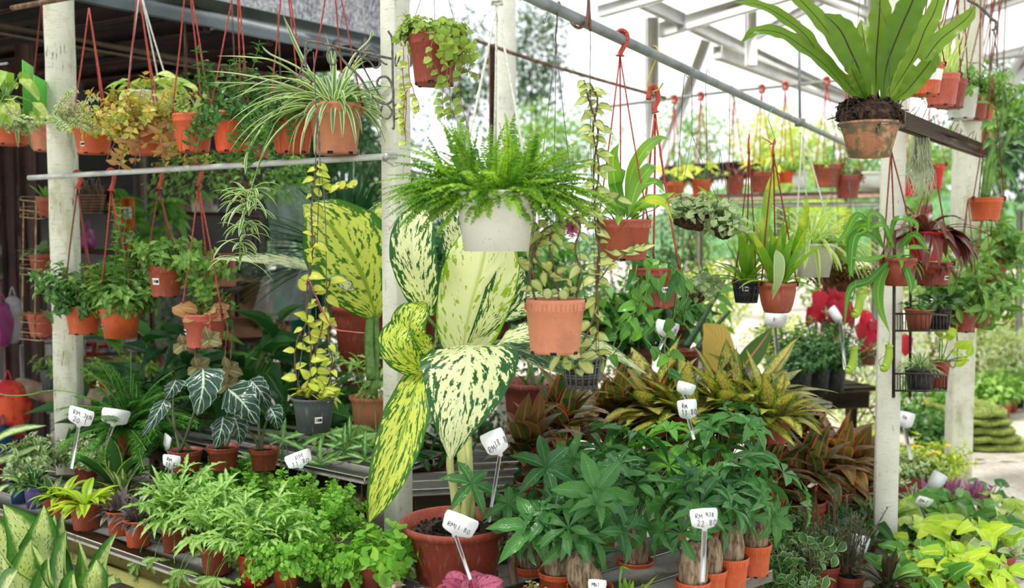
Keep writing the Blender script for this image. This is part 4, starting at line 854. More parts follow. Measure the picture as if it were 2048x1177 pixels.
sc('back_scroll', [(728, 108), (724, 125), (735, 150), (752, 180), (765, 200), (780, 216), (784, 226), (775, 238), (764, 232), (762, 218), (766, 212)], 1.7, 40, 3.84)
sc('end_curl', [(795, 128), (800, 108), (793, 110), (790, 124), (792, 132), (797, 126)], 1.7); sc('end_curl', [(786, 214), (796, 208), (799, 222), (796, 236), (790, 238)], 1.7)
mb = MB(); tube(mb, [P(786, 78, 3.72), P(786, 78, 3.9)], 4 * 3.74 / 2000, 8); mb.build('screw', IRON, r)

# hoya on wires below the bracket
p = Plant('hanging_plant', 'grey plastic pot of yellow-edged fleshy leaves twining up wires from the iron bracket', 'plant', 627, 794, 86, 70, d=3.73, pot='grey', style='lip', rb=.76, sticker=(18, 42, 16, 13))
mb = MB()
for q in ([(627, 104), (629, 150), (632, 215)], [(634, 214), (632, 300), (624, 420), (616, 600), (592, 790)], [(634, 214), (638, 300), (650, 420), (654, 600), (664, 790)], [(634, 214), (640, 300), (634, 500), (630, 780, .06)]):
    tube(mb, cr([P(a[0], a[1], p.d + (a[2] if len(a) > 2 else 0)) for a in q], 14), 1. * p.k, 5)
mb.build('hanging_wires', WIREM, p.root)
kw = dict(T='ovb', ll=35, lw=23, gap=23, down=-.15, face=.9, sr=1.6, jit=1.2, lv=.6)
p.vine([(615, 790), (622, 700), (612, 600), (626, 500), (622, 420), (630, 360), (634, 322)], **kw); p.vine([(640, 790), (630, 720), (645, 640), (622, 560), (630, 470)], **kw)
p.vine([(650, 790), (664, 730), (655, 660), (650, 600), (662, 560)], **kw); p.vine([(632, 400), (660, 384), (690, 378), (712, 372)], 'rd', 26, 18, 12, 1.5, down=-1.2, face=1.)
p.vine([(605, 790), (590, 740), (592, 690), (612, 650), (640, 640)], **kw); p.bush(12, 46, (10, 85), .4, 'ovf', 34, 20, 16); p.done(L_HOYA, STEMB)
mb = MB(); tube(mb, cr([P(x, y, 3.71) for x, y in ((612, 570), (618, 560), (640, 610), (665, 655), (700, 664), (730, 667))], 20), 1.5 * p.k, 5); mb.build('pink_tendril', STEMR, p.root)

# creeping charlie by the post
p = Plant('hanging_plant', 'red-brown pot of quilted round leaves hanging high against the middle post', 'plant', 868, 72, 102, 96, d=3.3, pot='maroon', style='std')
p.hang((868, -90), mat=WIREM, r=.7, azs=(190, 90, 350)); p.bush(44, 62, (38, 88), .5, 'rd4', 21, 17, 9, sr=.9); p.bush(22, 60, (0, 50), .8, 'rd4', 20, 16, 9, az=(-20, 200), sr=.9); p.bush(12, 90, (-10, 40), 2.4, 'rd4', 22, 19, 14, az=(290, 380), sr=.8)
for v in ([(890, 70, -.08), (895, 130, -.1), (885, 190, -.1), (890, 240, -.1)], [(915, 75, -.06), (925, 120, -.08), (918, 180, -.08), (935, 250, -.08)], [(870, 60, -.1), (862, 110, -.12), (880, 150, -.12)], [(905, 120, -.06), (930, 140, -.06), (960, 150)], [(900, 130, -.1), (900, 200, -.1), (905, 240, -.1)]): p.vine(v, 'rd4', 20, 17, 16, .8, pair=True, down=.2, n=14, lv=.5)
p.done(L_PILEA, STEMR)
p = Plant('trailing_vine', 'pale limp strand of quilted leaves hanging down the right face of the middle post', 'plant', 812, 90, 20, 10, d=3.5, pot=None)
for v in ([(808, 90), (806, 150), (812, 200), (810, 262)], [(816, 110), (820, 160), (836, 205), (838, 225)], [(814, 180), (806, 230), (812, 290)]): p.vine(v, 'rd4', 19, 16, 16, .9, pair=True, down=.1, n=14, lv=.5)
mb = MB(); tube(mb, cr([P(x, y, 3.6) for x, y in ((802, 68), (806, 72), (812, 66), (810, 84))], 10), .003, 6); mb.build('hook', IRON, p.root); p.done(leafmat('leaf_faded_pilea', rgb(206, 214, 120), rgb(176, 196, 90)), STEMR)

# ============================================================ big fern
p = Plant('hanging_fern', 'big bushy bright green fern in an off-white pot on white beaded cords', 'plant', 992, 384, 166, 118, d=2.85, pot='white', style='lip', rb=.78)
p.hang((994, 12), mat=CORDW, azs=(205, 325, 95), r=2.6); mb = MB(); ap = P(994, 6, 2.85); box(mb, ap, .035, .012, .014); box(mb, ap + A(0, 0, .02), .02, .01, .03); mb.build('cord_clip', CORDW, p.root)
p.fronds(150, 185, (20, 88), 1., 14, 6.4, 6., r0=1., sr=1., lv=.4); p.fronds(80, 205, (0, 60), 1.15, 14, 6.4, 6., r0=1., az=(130, 220), lv=.5); p.fronds(64, 200, (0, 60), 1.15, 14, 6.4, 6., r0=1., az=(-40, 50), lv=.5); p.fronds(80, 110, (-10, 60), 1.5, 13, 6., 5.6, r0=1.1, az=(190, 350), lv=.3)
p.done(L_FERN, STEMG, 'fronds', 'frond_stems')

# ============================================================ terracotta hoya + slotted pot hoya
p = Plant('hanging_plant', 'peach terracotta pot with fluted rim and woody cream-leaved vine, hung on thin wires', 'plant', 1110, 598, 124, 108, d=2.95, pot='peach', style='fluted', rb=.79)
pp = polepos(1117); p.d_ = pp[1]
p.hang((1112, 92), mat=WIREM, r=.9, azs=(195, 345, 95)); mb = MB(); tube(mb, cr([P(1112, 96, 2.95), P(1111, 75, 2.95), pp + A(-.006, -.02, -.05), pp + A(-.003, -.022, 0), pp + A(0, -.005, .022), pp + A(.01, .02, .012)], 18), 1.6 * p.k, 6); mb.build('wire_hook', WIREM, p.root)
kw = dict(T='ovb', ll=38, lw=24, gap=20, down=.1, face=.8, sr=2.4, jit=1.2, lv=.55)
p.vine([(1072, 600, -.03), (1060, 560), (1068, 500), (1075, 460), (1100, 435)], **kw); p.vine([(1120, 600), (1112, 570), (1085, 535), (1070, 510), (1082, 480), (1110, 465)], **kw); p.vine([(1152, 596), (1160, 540), (1150, 500), (1160, 450), (1130, 430)], **kw)
p.vine([(1140, 590), (1130, 560), (1110, 540), (1100, 480), (1120, 440)], **kw); p.vine([(1068, 560), (1062, 500), (1090, 460), (1140, 440), (1180, 428)], **kw)
for j, (x, y) in enumerate(((1092, 590), (1130, 592))): p.F.leaf('rd', P(x, y + 8, p.d - .05), A(.3 - .6 * j, 0, 1), TOCAM, 22 * p.k, 22 * p.k, .5)
p.done(L_HOYA2, STEMB)
mb = MB(); RNG.seed(9)
for i in range(130):
    v = nrm(A(U(-1, 1), U(-1, 1), U(-1, 1))); c_ = P(1144, 455, 2.9); tube(mb, [c_, c_ + v * 17 * p.k * U(.6, 1)], .0011, 4)
    q_ = c_ + v * 17 * p.k; mb.leaf('tiny', q_, v + A(0, 0, .2), UP, 5 * p.k, 4 * p.k, .5)
mb.build('flower_cluster', plain('dusty_pink_petals', rgb(186, 110, 124), .6, rgb(150, 80, 100), 80.), p.root)
p = Plant('hanging_plant', 'dark slotted pot with an old twisted fleshy-leaved vine climbing to the copper hook', 'plant', 1163, 712, 80, 64, d=3.15, pot='grey', style='net', rb=.76)
mb = MB(); tube(mb, cr([P(1180, 190, 3.15), P(1180, 150, 3.15), P(1181, 108, 3.13), P(1181, 60, 3.0)], 12), .8 * p.k, 5)
for ax_ in ((1128, 706), (1198, 706)): tube(mb, cr([P(1180, 140, 3.15), P(1184, 400, 3.15), P(ax_[0], ax_[1], 3.15)], 14), .6 * p.k, 4)
mb.build('hanging_wires', WIREM, p.root)
kw = dict(T='ovb', ll=38, lw=25, gap=19, down=.05, face=.8, sr=2.2, jit=1.2, lv=.5)
p.vine([(1170, 706), (1196, 660), (1192, 560), (1200, 470), (1186, 380), (1192, 300), (1196, 260), (1176, 190), (1168, 160)], **kw); p.vine([(1150, 706), (1186, 640), (1198, 520), (1188, 430), (1198, 340), (1186, 260), (1195, 200), (1180, 170)], **kw)
p.vine([(1198, 560), (1230, 520), (1262, 505), (1298, 498)], 'ovf', 40, 19, 11, 1.6, down=-.3); p.vine([(1190, 430), (1170, 420), (1146, 423), (1200, 405), (1230, 400), (1240, 390)], 'ovf', 34, 20, 16, 1.8, down=0.); p.bush(10, 40, (0, 70), .6, 'rd', 40, 26, 18, sr=2)
p.done(L_HOYA2, STEMB)
mb = MB(); d_ = polepos(1165)[1]; tube(mb, cr([P(x, y, d_ + e) for x, y, e in ((1181, 62, 0), (1178, 20, 0), (1176, -20, -.03), (1177, 10, -.035), (1172, 44, -.035), (1158, 56, -.03), (1145, 48, 0), (1142, 40, .03))], 26), .0048, 8)
tag(mb.build('copper_hook', plain('old_copper', rgb(124, 82, 66), .5, rgb(84, 60, 52), 40., metal=.5), None, P(1160, 30, d_)), 'thick coppery wire hook hooked under the dark grey overhead pipe', 'hook')
mb = MB(); d_ = polepos(1092)[1]; tube(mb, cr([P(1096, 18, d_), P(1094, 30, d_), P(1089, 46, d_), P(1086, 44, d_), P(1090, 36, d_)], 14), .0015, 5); tag(mb.build('wire_hook', WIREM, None, P(1092, 30, d_)), 'small bare wire hook left of the coppery hook', 'hook')

# ============================================================ centre right hanging
OP = 'pots hung from the dark overhead pipe'
pz = polepos(1243); p = Plant('hanging_plant', 'squarish terracotta pot of broad glossy upright leaves on the plastic hook over the dark pipe', 'plant', 1246, 440, 108, 80, d=pz[1], pot='brown', style='scallop', sq=5, rb=.8, group=OP)
p.hang((1240, 112), (1243, 74, 9), mat=CORD, azs=(200, 330, 90), hs=1.2); L_STAG = leafmat('leaf_stag', rgb(140, 184, 66), rgb(104, 160, 60), tr=.4, rib=rgb(176, 206, 110), rough=.3)
for q, w_, r_ in (([(1252, 436), (1262, 350), (1290, 300), (1318, 278), (1340, 280)], 26, .2), ([(1250, 436), (1232, 380), (1226, 320), (1238, 286)], 30, .4), ([(1255, 430), (1230, 370), (1240, 345), (1236, 400)], 30, .9), ([(1256, 436), (1275, 370), (1300, 335), (1308, 330)], 28, .5), ([(1258, 436), (1290, 400), (1325, 395), (1350, 385)], 20, .3), ([(1262, 430), (1300, 402), (1330, 410), (1346, 446)], 22, 0.), ([(1248, 436), (1215, 400), (1195, 360)], 24, .6), ([(1252, 436), (1275, 380), (1310, 365), (1330, 385)], 24, .8), ([(1244, 436), (1222, 420), (1200, 430)], 20, .4)):
    p.big([(a, b, U(-.06, .1)) for a, b in q], w_, UP * .5 + TOCAM, 'lance', L_STAG if r_ else L_LIME, 'leaf', .2, .06, 2, 18, 6, r_)
p.petiole(12, 60, 44, 24, 'ln', (30, 80), .8, ang=(-20, 60)); p.done(L_STAG)
pz = polepos(1318); p = Plant('hanging_plant', 'brown-red pot with a white price sticker and trailing heart-shaped leaves on beaded cords', 'plant', 1313, 536, 92, 80, d=pz[1] - .02, pot='maroon', style='std', group=OP, sticker=(14, 42, 17, 11))
p.hang((1310, 228), mat=CORD, azs=(200, 340, 90), r=2.2); k = p.k
h = MB(); c = cr([P(1311, 226, p.d), P(1309, 214, p.d), P(1316, 200, p.d), P(1314, 182, p.d), P(1306, 172, p.d), P(1300, 180, p.d), P(1297, 200, p.d)], 20); tube(h, c, np.concatenate([[8 * k], np.full(20, 5.2 * k)]), 8); h.build('hook', HOOKM, p.root)
h = MB(); tube(h, cr([P(1326, 166, p.d - .02), P(1316, 180, p.d - .01), P(1300, 182, p.d), P(1295, 168, p.d), P(1305, 136, p.d), P(1316, 108, p.d - .02), P(1313, 94, p.d), P(1306, 92, p.d + .02)], 24), 1.7 * k, 6); h.build('yellow_wire', WIREY, p.root)
p.petiole(20, 40, 50, 40, 'htb', (10, 75), .9, az=(0, 360), ang=(-85, -40), face=1.6); p.petiole(8, 30, 56, 46, 'htb', (0, 50), 1., az=(215, 330), ang=(-88, -50), face=1.8)
for v in ([(1275, 530, -.06), (1265, 590, -.08), (1262, 650, -.08), (1220, 720)], [(1300, 540, -.1), (1290, 600, -.1), (1298, 640, -.05), (1350, 720, 0)], [(1340, 530, -.08), (1375, 570, -.05), (1368, 650)], [(1270, 640), (1300, 690, -.05), (1340, 720, -.05)], [(1275, 620), (1240, 650), (1225, 700)], [(1345, 560), (1350, 620), (1330, 690), (1340, 760)]): p.vine(v, 'htb', 34, 24, 34, 1.3, down=.8, face=1.2)
p.done(L_HEART, STEMG)
# silver-green baskets
for (x, y, w_, h_, d_, hk, lab, n_) in ((1400, 424, 104, 36, 4.3, (1384, 270), 'long dark fibre log smothered in silvery oval leaves, hung from green wire', 70), (1448, 452, 40, 26, 4.25, (1440, 300), 'small fibre ball with silvery leaves tucked at the right end of the log', 36), (1383, 578, 62, 30, 4.4, (1380, 470), 'small dark fibre bowl of silvery leaves half behind the heart-leaved plant', 60)):
    p = Plant('kokedama', lab, 'plant', x, y, w_, h_, d=d_, pot=None); mb = MB(); V = []; n, m = 28, 14
    for i in range(n):
        for j in range(m + 1):
            a, b = 2 * math.pi * i / n, math.pi * (j / m - .5); rr = 1 + .06 * math.sin(a * 5 + b * 3) + U(-.04, .04); V.append(p.c + A(math.cos(a) * math.cos(b) * w_ * .5 * k * 1.2, math.sin(a) * math.cos(b) * 20 * p.k, math.sin(b) * h_ * .62 * p.k - h_ * .3 * p.k) * 1 * A(1, 1, 1) if False else p.c + A(math.cos(a) * math.cos(b) * w_ * .5 * p.k * rr, math.sin(a) * math.cos(b) * 20 * p.k * rr, (math.sin(b) * .6 - .4) * h_ * p.k * rr))
    mb.add(V, [(i * (m + 1) + j, ((i + 1) % n) * (m + 1) + j, ((i + 1) % n) * (m + 1) + j + 1, i * (m + 1) + j + 1) for i in range(n) for j in range(m)]); mb.build('fibre_ball', FIBRE, p.root)
    mb = MB()
    for sx in (-.42, .42): tube(mb, [p.c + A(sx * w_ * p.k, 0, 0), P(hk[0], hk[1], p.d)], .6 * p.k, 4)
    mb.build('wires', WIREM, p.root)
    for i in range(n_): 
        o = p.c + A(U(-.5, .5) * w_ * p.k, U(-20, 20) * p.k, U(-4, 4) * p.k); a = U(0, 360); pts = path(o, dirv(a, U(10, 80)), U(16, 46) * p.k, 1.2, 4, .1); tube(p.S, pts, 1. * p.k, 4)
        for j in range(5): q_, t_ = at(pts, j / 4.1 * .9 + .1); p.F.leaf('rd4', q_, dirv(U(0, 360), U(-40, 50)), UP + TOCAM * .8, U(16, 27) * p.k, U(9, 14) * p.k, U(0, 1))
    p.done(L_DISCH)
mb = MB()
for (a, b) in (((1384, 145), (1384, 272)), ((1368, 160), (1352, 400)), ((1412, 150), (1415, 400)), ((1460, 180), (1458, 400))):
    d0 = polepos(a[0])[1]; tube(mb, cr([P(a[0] + 8, a[1] - 4, d0), P(a[0], a[1], d0 - .02), P((a[0] + b[0]) / 2, (a[1] + b[1]) / 2, 4.3), P(b[0], b[1], 4.3)], 12), .0014, 4)
tag(mb.build('green_wires', plain('dark_green_wire', rgb(60, 96, 84), .5), None, P(1384, 150, 3.9)), 'thin green wires dropping from the dark pipe to the silvery log', 'wires')

# orchids
p = Plant('hanging_orchid', 'navy slotted basket with a white tag and orchid leaves, hung on thin brown cords', 'plant', 1493, 562, 56, 44, d=4.45, pot='navy', style='net', sticker=(-8, 15, 12, 9), soil=COCO)
p.hang((1498, 306), mat=CORDD, r=1.4, azs=(200, 300, 80)); mb = MB(); tube(mb, cr([P(1498, 308, p.d), P(1497, 290, p.d), P(1499, 268, p.d)], 6), 3 * p.k, 6, 1.4 * p.k); mb.build('hook', HOOKM, p.root)
p.strap(20, 110, 15, (25, 75), .9, 'lance', .35, ns=10); p.F.build('foliage', L_ORCH, p.root); p.F = MB(); p.strap(8, 130, 18, (55, 88), .5, 'lance', .3); mb = MB(); RNG.seed(4)
for i in range(40): tube(mb, path(p.c + A(U(-24, 24), U(-24, 24), 0) * p.k, dirv(U(0, 360), U(-10, 30)), U(10, 26) * p.k, 1.2, 4), .9 * p.k, 4)
mb.build('roots', BARK, p.root); p.done(L_ORCH, fname='upright_leaves')
p = Plant('hanging_orchid', 'rounded red-brown bowl pot with a tall leafy orchid, right of the navy basket', 'plant', 1555, 566, 76, 60, d=4.25, pot='brown', style='bowl', soil=COCO)
p.hang((1547, 310), mat=CORDD, r=1.6, azs=(200, 340, 80)); mb = MB(); tube(mb, cr([P(1547, 312, p.d), P(1546, 296, p.d), P(1549, 278, p.d)], 6), 3.4 * p.k, 6, 1.4 * p.k); tube(mb, cr([P(1552, 282, p.d), P(1548, 290, p.d), P(1536, 282, p.d), P(1524, 275, p.d)], 8), 1.1 * p.k, 5); mb.build('hook', HOOKM, p.root)
p.strap(18, 165, 22, (50, 88), .35, 'lance', .35, ns=10, lv=.6); p.strap(14, 100, 17, (20, 70), 1., 'lance', .3)
for q in ([(1535, 560), (1530, 470), (1535, 400), (1548, 350), (1562, 310)], [(1560, 560), (1590, 500), (1610, 430), (1612, 388)], [(1550, 560), (1470, 430), (1430, 400), (1395, 372)]): p.big([(a, b, U(-.1, .1)) for a, b in q], 20, UP * .4 + TOCAM, 'lance', L_ORCH, 'leaf', .3, .02, 2, 18, 4, U(0, 1))
p.big([(1545, 600, -.14), (1556, 560, -.16), (1558, 520, -.14), (1552, 500, -.1)][::-1], 22, TOCAM, 'lance', L_DISCH, 'leaf', .1, 0, 1, 14, 4)
p.done(L_ORCH)
mb = MB(); d0 = polepos(1540)[1]; tube(mb, cr([P(1550, 212, d0 - .02), P(1536, 232, 4.6), P(1545, 262, 4.4), P(1550, 282, 4.26), P(1540, 290, 4.26)], 14), .0022, 5); tag(mb.build('green_hook_wire', WIREG, None, P(1540, 230, d0)), 'bright green wire loop above the tall leafy orchid', 'wire')
p = Plant('hanging_plant', 'white square-shouldered pot of yellow-green arching straps left of the pitcher plant', 'plant', 1624, 488, 84, 66, d=4.9, pot='white', style='lip', sq=5, rb=.72)
p.hang((1605, 262), mat=CORDW, azs=(205, 340, 80)); p.strap(70, 150, 10, (10, 80), 1.7, fold=.35); p.strap(24, 170, 10, (10, 50), 1.5, fold=.35, az=(-30, 40)); p.done(L_SPIDER2)
p = Plant('hanging_plant', 'orange-brown pot partly hidden behind the white square-shouldered pot', 'plant', 1652, 496, 70, 60, d=5.2, pot='brown'); p.strap(12, 60, 9, (20, 70), 1.4); p.done(L_SPIDER2)

# bird's nest fern
p = Plant('hanging_fern', 'huge fern with undulating tongue-shaped fronds in a mossy shallow clay pot, top right', 'plant', 1740, 246, 118, 68, d=3.0, pot='clay', style='lip', rb=.66, soil=COCO, sticker=(8, 4, 17, 9))
mb = MB(); RNG.seed(11)
for i in range(520):
    a = U(0, 360); rr = U(0, 1) ** .5; hgt = U(0, 1); o = p.c + A(math.cos(math.radians(a)) * rr * 60, math.sin(math.radians(a)) * rr * 60, 46 * hgt - 4) * p.k
    if i < 150: box(mb, o, U(8, 20) * p.k, U(6, 14) * p.k, U(6, 12) * p.k, ax=(nrm(A(U(-1, 1), U(-1, 1), U(-.6, .6))), nrm(A(U(-1, 1), U(-1, 1), .1)), UP), bev=.002)
    else: tube(mb, path(o, dirv(U(0, 360), U(-40, 50)), U(10, 30) * p.k, .5, 4, .3), 1.3 * p.k, 4)
mb.add([p.c + A(math.cos(a) * r_ * 60, math.sin(a) * r_ * 60, z_) * p.k for z_, r_ in ((-6, .9), (14, 1.), (34, .85), (44, .4)) for a in np.linspace(0, 6.283, 17)[:-1]], [(i * 16 + j, i * 16 + (j + 1) % 16, (i + 1) * 16 + (j + 1) % 16, (i + 1) * 16 + j) for i in range(3) for j in range(16)])
mb.build('root_mass', FIBRE, p.root)
BN = [([(1722, 208), (1690, 175), (1650, 130), (1600, 90), (1560, 66), (1512, 62), (1484, 84)], 38, .3), ([(1726, 206), (1690, 160), (1640, 110), (1600, 60), (1530, 14), (1470, 4)], 36, .4), ([(1732, 204), (1700, 140), (1660, 70), (1620, 20), (1570, -30), (1540, -60)], 44, .5),
      ([(1738, 204), (1722, 150), (1700, 100), (1680, 60), (1648, 28)], 58, .2), ([(1745, 202), (1738, 140), (1730, 90), (1722, 40)], 40, .8), ([(1752, 200), (1752, 120), (1758, 40), (1762, -60)], 52, .6), ([(1764, 200), (1774, 130), (1800, 60), (1826, 0), (1850, -70)], 58, .1),
      ([(1772, 204), (1800, 160), (1830, 110), (1850, 60), (1870, 20), (1890, -50)], 40, .7), ([(1776, 206), (1810, 175), (1850, 120), (1880, 80), (1930, 40), (1950, 12)], 36, .6), ([(1778, 208), (1810, 185), (1840, 150), (1862, 120), (1868, 100)], 40, .3), ([(1770, 206), (1790, 140), (1810, 90), (1850, 50)], 46, .9), ([(1735, 206), (1712, 160), (1700, 130)], 26, .2)]
for i, (q, w_, r_) in enumerate(BN):
    dep = [.1, .18, .05, -.12, .16, -.02, -.14, .02, -.04, -.14, .2, -.1][i]; side = -1 if q[-1][0] < 1735 else 1
    p.big([(a, b, dep * j / (len(q) - 1)) for j, (a, b) in enumerate(q)], [z_ * (.68 if q[-1][0] < 1600 else .84) for z_ in (8, w_ * .45, w_ * .85, w_ * 1.05, w_ * 1.12, w_ * 1.12, w_ * 1., w_ * .75, 5)], TOCAM + UP * .45 if abs(q[-1][0] - 1740) > 100 else TOCAM + A(.2 * side, 0, 0), None, L_BIRD, 'frond', .18, .16, 5.5, 44, 8, r_, sc=.05)
mb = MB()
for q in (((1690, 250), (1715, 60), (1722, -60)), ((1780, 255), (1778, 60), (1726, -70))): tube(mb, [P(x, y, p.d - .05) for x, y in q], .7 * p.k, 4)
for z_ in (8, 14): tube(mb, [p.c + A(math.cos(a), math.sin(a), 0) * p.R * 1.04 - UP * z_ * p.k * .6 for a in np.linspace(0, 6.3, 30)], .7 * p.k, 4)
mb.build('wires', WIREM, p.root)
mb = MB(); mb.add([P(x, y, 2.88) for x, y in ((1826, 128), (1836, 116), (1842, 121), (1832, 133))], [(0, 1, 2, 3)]); mb.build('price_sticker', STICK, p.root, smooth=False)
p.F = MB(); p.S = MB()

# receding row of pots, top right
TR = 'row of shelf-hung pots receding at top right'
for (x, y, w_, h_, d_, pot, lab, kind) in ((1850, 128, 72, 62, 4.0, 'orange', 'terracotta pot with a big white paper label, nearest of the top-right row', 0), (1884, 150, 68, 62, 4.5, 'pink', 'brown pot second in the top-right row, behind the labelled one', 1), (1902, 160, 62, 56, 5.0, 'maroon', 'dark brown pot third in the top-right row', 1),
        (1924, 178, 64, 60, 5.5, 'white', 'white pot in the top-right row', 2), (1948, 190, 54, 50, 6.0, 'maroon', 'red-brown pot right after the white pot in the top-right row', 2), (1962, 204, 52, 44, 6.5, 'orange', 'orange pot at the far end of the top-right row', 2), (1975, 255, 46, 34, 7.0, 'clay', 'small tan pot low beyond the end of the top-right row', 2)):
    p = Plant('hanging_plant', lab, 'plant', x, y, w_, h_, d=d_, pot=pot, style='scallop' if kind == 0 else 'std', group=TR); p.hang((x + 14 + kind * 12, -60), mat=CORDD, azs=(200, 340, 90), r=1.3)
    if kind == 0:
        mb = MB(); V = []
        for i in range(9):
            a = math.radians(-100 + i * 9)
            for zz in (.44, .80): V.append(p.base + A(math.cos(a) * p.R * (.74 + .24 * zz) * 1.01, math.sin(a) * p.R * (.74 + .24 * zz) * 1.01, p.H * zz))
        mb.add(V, [(2 * i, 2 * i + 2, 2 * i + 3, 2 * i + 1) for i in range(8)]); mb.build('paper_label', STICK, p.root)
    if kind < 2: p.strap(10, 110, 8, (60, 88), .6, fold=.3); p.done(L_SPIDER2)
    else: p.bush(26, 90, (10, 80), 1., 'ov', 17, 9, 8); p.bush(8, 100, (10, 40), .8, 'ov', 16, 9, 9, az=(-30, 30)); p.done(L_BUSH)
# wall hook + cord right
mb = MB(); tube(mb, cr([P(x, y, 5.) for x, y in ((1935, 0), (1960, 14), (1984, 38), (1992, 44), (1990, 58), (1984, 60))], 16), .007, 6); tube(mb, [P(1988, 58, 5.), P(1980, 130, 5.)], .0025, 4); tube(mb, [P(1988, 58, 5.), P(1996, 130, 5.)], .0025, 4)
tag(mb.build('steel_hook', IRON, None, P(1960, 20, 5.)), 'bent steel hook with bare cords at the top right', 'hook')
# ============================================================ giant mottled leaves
p = Plant('potted_dumb_cane', 'very large red-brown tub with giant cream-mottled leaves, in front of the middle post', 'plant', 912, 1042, 214, 150, d=3.45, pot='maroon', style='ribbed', rb=.70, partname='tub')
mbs = MB()
for q, r0_, r1_ in (([(930, 1040), (936, 980), (925, 920), (925, 860, .05), (930, 800, .08)], 13, 9), ([(916, 1040), (908, 980), (900, 930), (905, 880, .06)], 10, 7), ([(945, 1040), (940, 960), (938, 900), (935, 850, .05), (932, 780, .1), (928, 700, .1)], 8, 6)): tube(mbs, cr([P(a[0], a[1], p.d + (a[2] if len(a) > 2 else 0)) for a in q], 16), r0_ * p.k, 9, r1_ * p.k)
mbs.build('cane', plain('cane_cream_green', rgb(206, 208, 140), .45, rgb(160, 176, 96), 12., .45, .6, stretch=(1, 1, .3)), p.root)
FC = TOCAM + UP * .15
p.big([(925, 705, .10), (932, 660, .08), (945, 600, .05), (962, 540, 0.02), (975, 480, 0.02), (985, 420, .04)], [90, 130, 152, 162, 150, 110, 20], FC + A(-.1, 0, 0), None, L_DPALE, 'leaf', -.12, .02, 2, n=34, nv=12, rr=.2, label='brightest cream leaf standing upright')
p.big([(930, 706, .12), (970, 650, .06), (1005, 590, .05), (1028, 540, .05), (1046, 515, .08)], [8, 50, 84, 66, 4], FC + A(.5, 0, 0), None, L_DCREAM, 'leaf', .1, .03, 2, n=28, nv=8, rr=.6)
p.big([(932, 690, -.02), (938, 704, -.16), (930, 760, -.24), (912, 840, -.27), (900, 922, -.24)], [150, 182, 192, 178, 150, 110, 60, 3], [UP + TOCAM * .6, TOCAM + UP * .3, TOCAM + UP * .1], None, L_DCREAM, 'leaf', -.1, .02, 3, n=40, nv=14, rr=.4, label='shield-shaped leaf hanging down in front')
p.big([(858, 740, .12), (835, 765, .02), (820, 820, -.08), (795, 900, -.12), (765, 980, -.12), (738, 1045, -.08)], [20, 60, 84, 96, 96, 80, 50, 3], FC + A(-.25, 0, 0), None, L_DLIME, 'leaf', .22, .03, 2.2, n=38, nv=10, rr=.3, label='long yellow-green leaf drooping in front of the post')
p.big([(850, 628, .16), (842, 590, .08), (832, 540, .0), (826, 490, -.02), (832, 440, .0), (846, 420, .05)], [40, 70, 92, 98, 92, 70, 20], FC + A(-.2, 0, 0), None, L_DCREAM, 'leaf', .1, .03, 2, n=30, nv=10, rr=.75)
p.big([(862, 700, .12), (840, 690, .08), (820, 660, .02), (828, 625, 0), (850, 605, .06)], [20, 60, 84, 80, 60, 10], FC + A(-.3, 0, 0), None, L_DLIME, 'leaf', .12, .04, 2, n=26, nv=8, rr=.8)
p.big([(868, 745, .14), (838, 735, .06), (808, 712, .0), (792, 680, .0), (806, 650, .03), (830, 632, .08)], [20, 50, 76, 76, 50, 8], FC + A(-.3, 0, .1), None, L_DLIME, 'leaf', .1, .04, 2, n=26, nv=8, rr=.15)
p.big([(900, 590, .2), (915, 545, .16), (940, 510, .14), (985, 485, .12), (1030, 470, .12)], 60, FC + UP * .5, 'ovate', L_DLIME, None or 'leaf', .1, .03, 2, n=24, nv=8, rr=.5)
p.big([(985, 705, .1), (1005, 680, .02), (1050, 668, -.02), (1100, 672, .0), (1140, 690, .04)], [10, 50, 64, 50, 4], UP + TOCAM * .8, None, L_DCREAM, 'leaf', .1, .03, 2, n=24, nv=8, rr=.55)
p.big([(1060, 650, .25), (1130, 670, .2), (1200, 695, .15), (1250, 722, .1), (1292, 748, .08)], [8, 46, 40, 26, 3], UP + TOCAM * .7, None, L_DCREAM, 'leaf', .1, .02, 2, n=24, nv=6, rr=.05)
p.big([(960, 700, .3), (1040, 700, .3), (1090, 720, .28), (1130, 742, .26), (1150, 756, .26)], [40, 66, 60, 30, 4], UP + TOCAM * .8, None, L_DDARK, 'leaf', .1, .02, 2, n=24, nv=6, rr=.35)
for q, w_, m_, rr_ in (([(900, 640, .3), (925, 600, .3), (935, 560, .3), (925, 500, .3)], 60, L_DDARK, .4), ([(880, 700, .32), (905, 650, .34), (930, 620, .36), (960, 590, .36)], 70, L_DDARK, .9), ([(905, 560, .3), (912, 500, .3), (900, 450, .3), (880, 400, .3)], 56, L_DCREAM, .3), ([(1000, 640, .35), (1040, 610, .35), (1080, 600, .35), (1120, 590, .4)], 60, L_DCREAM, .2), ([(880, 760, .3), (890, 700, .3), (895, 640, .3)], 60, L_DDARK, .1), ([(930, 480, .35), (950, 430, .35), (1000, 400, .35)], 60, L_DDARK, .1)):
    p.big(q, w_, FC, 'ovate', m_, 'leaf', .1, .03, 2, n=20, nv=6, rr=rr_)
mb = MB()
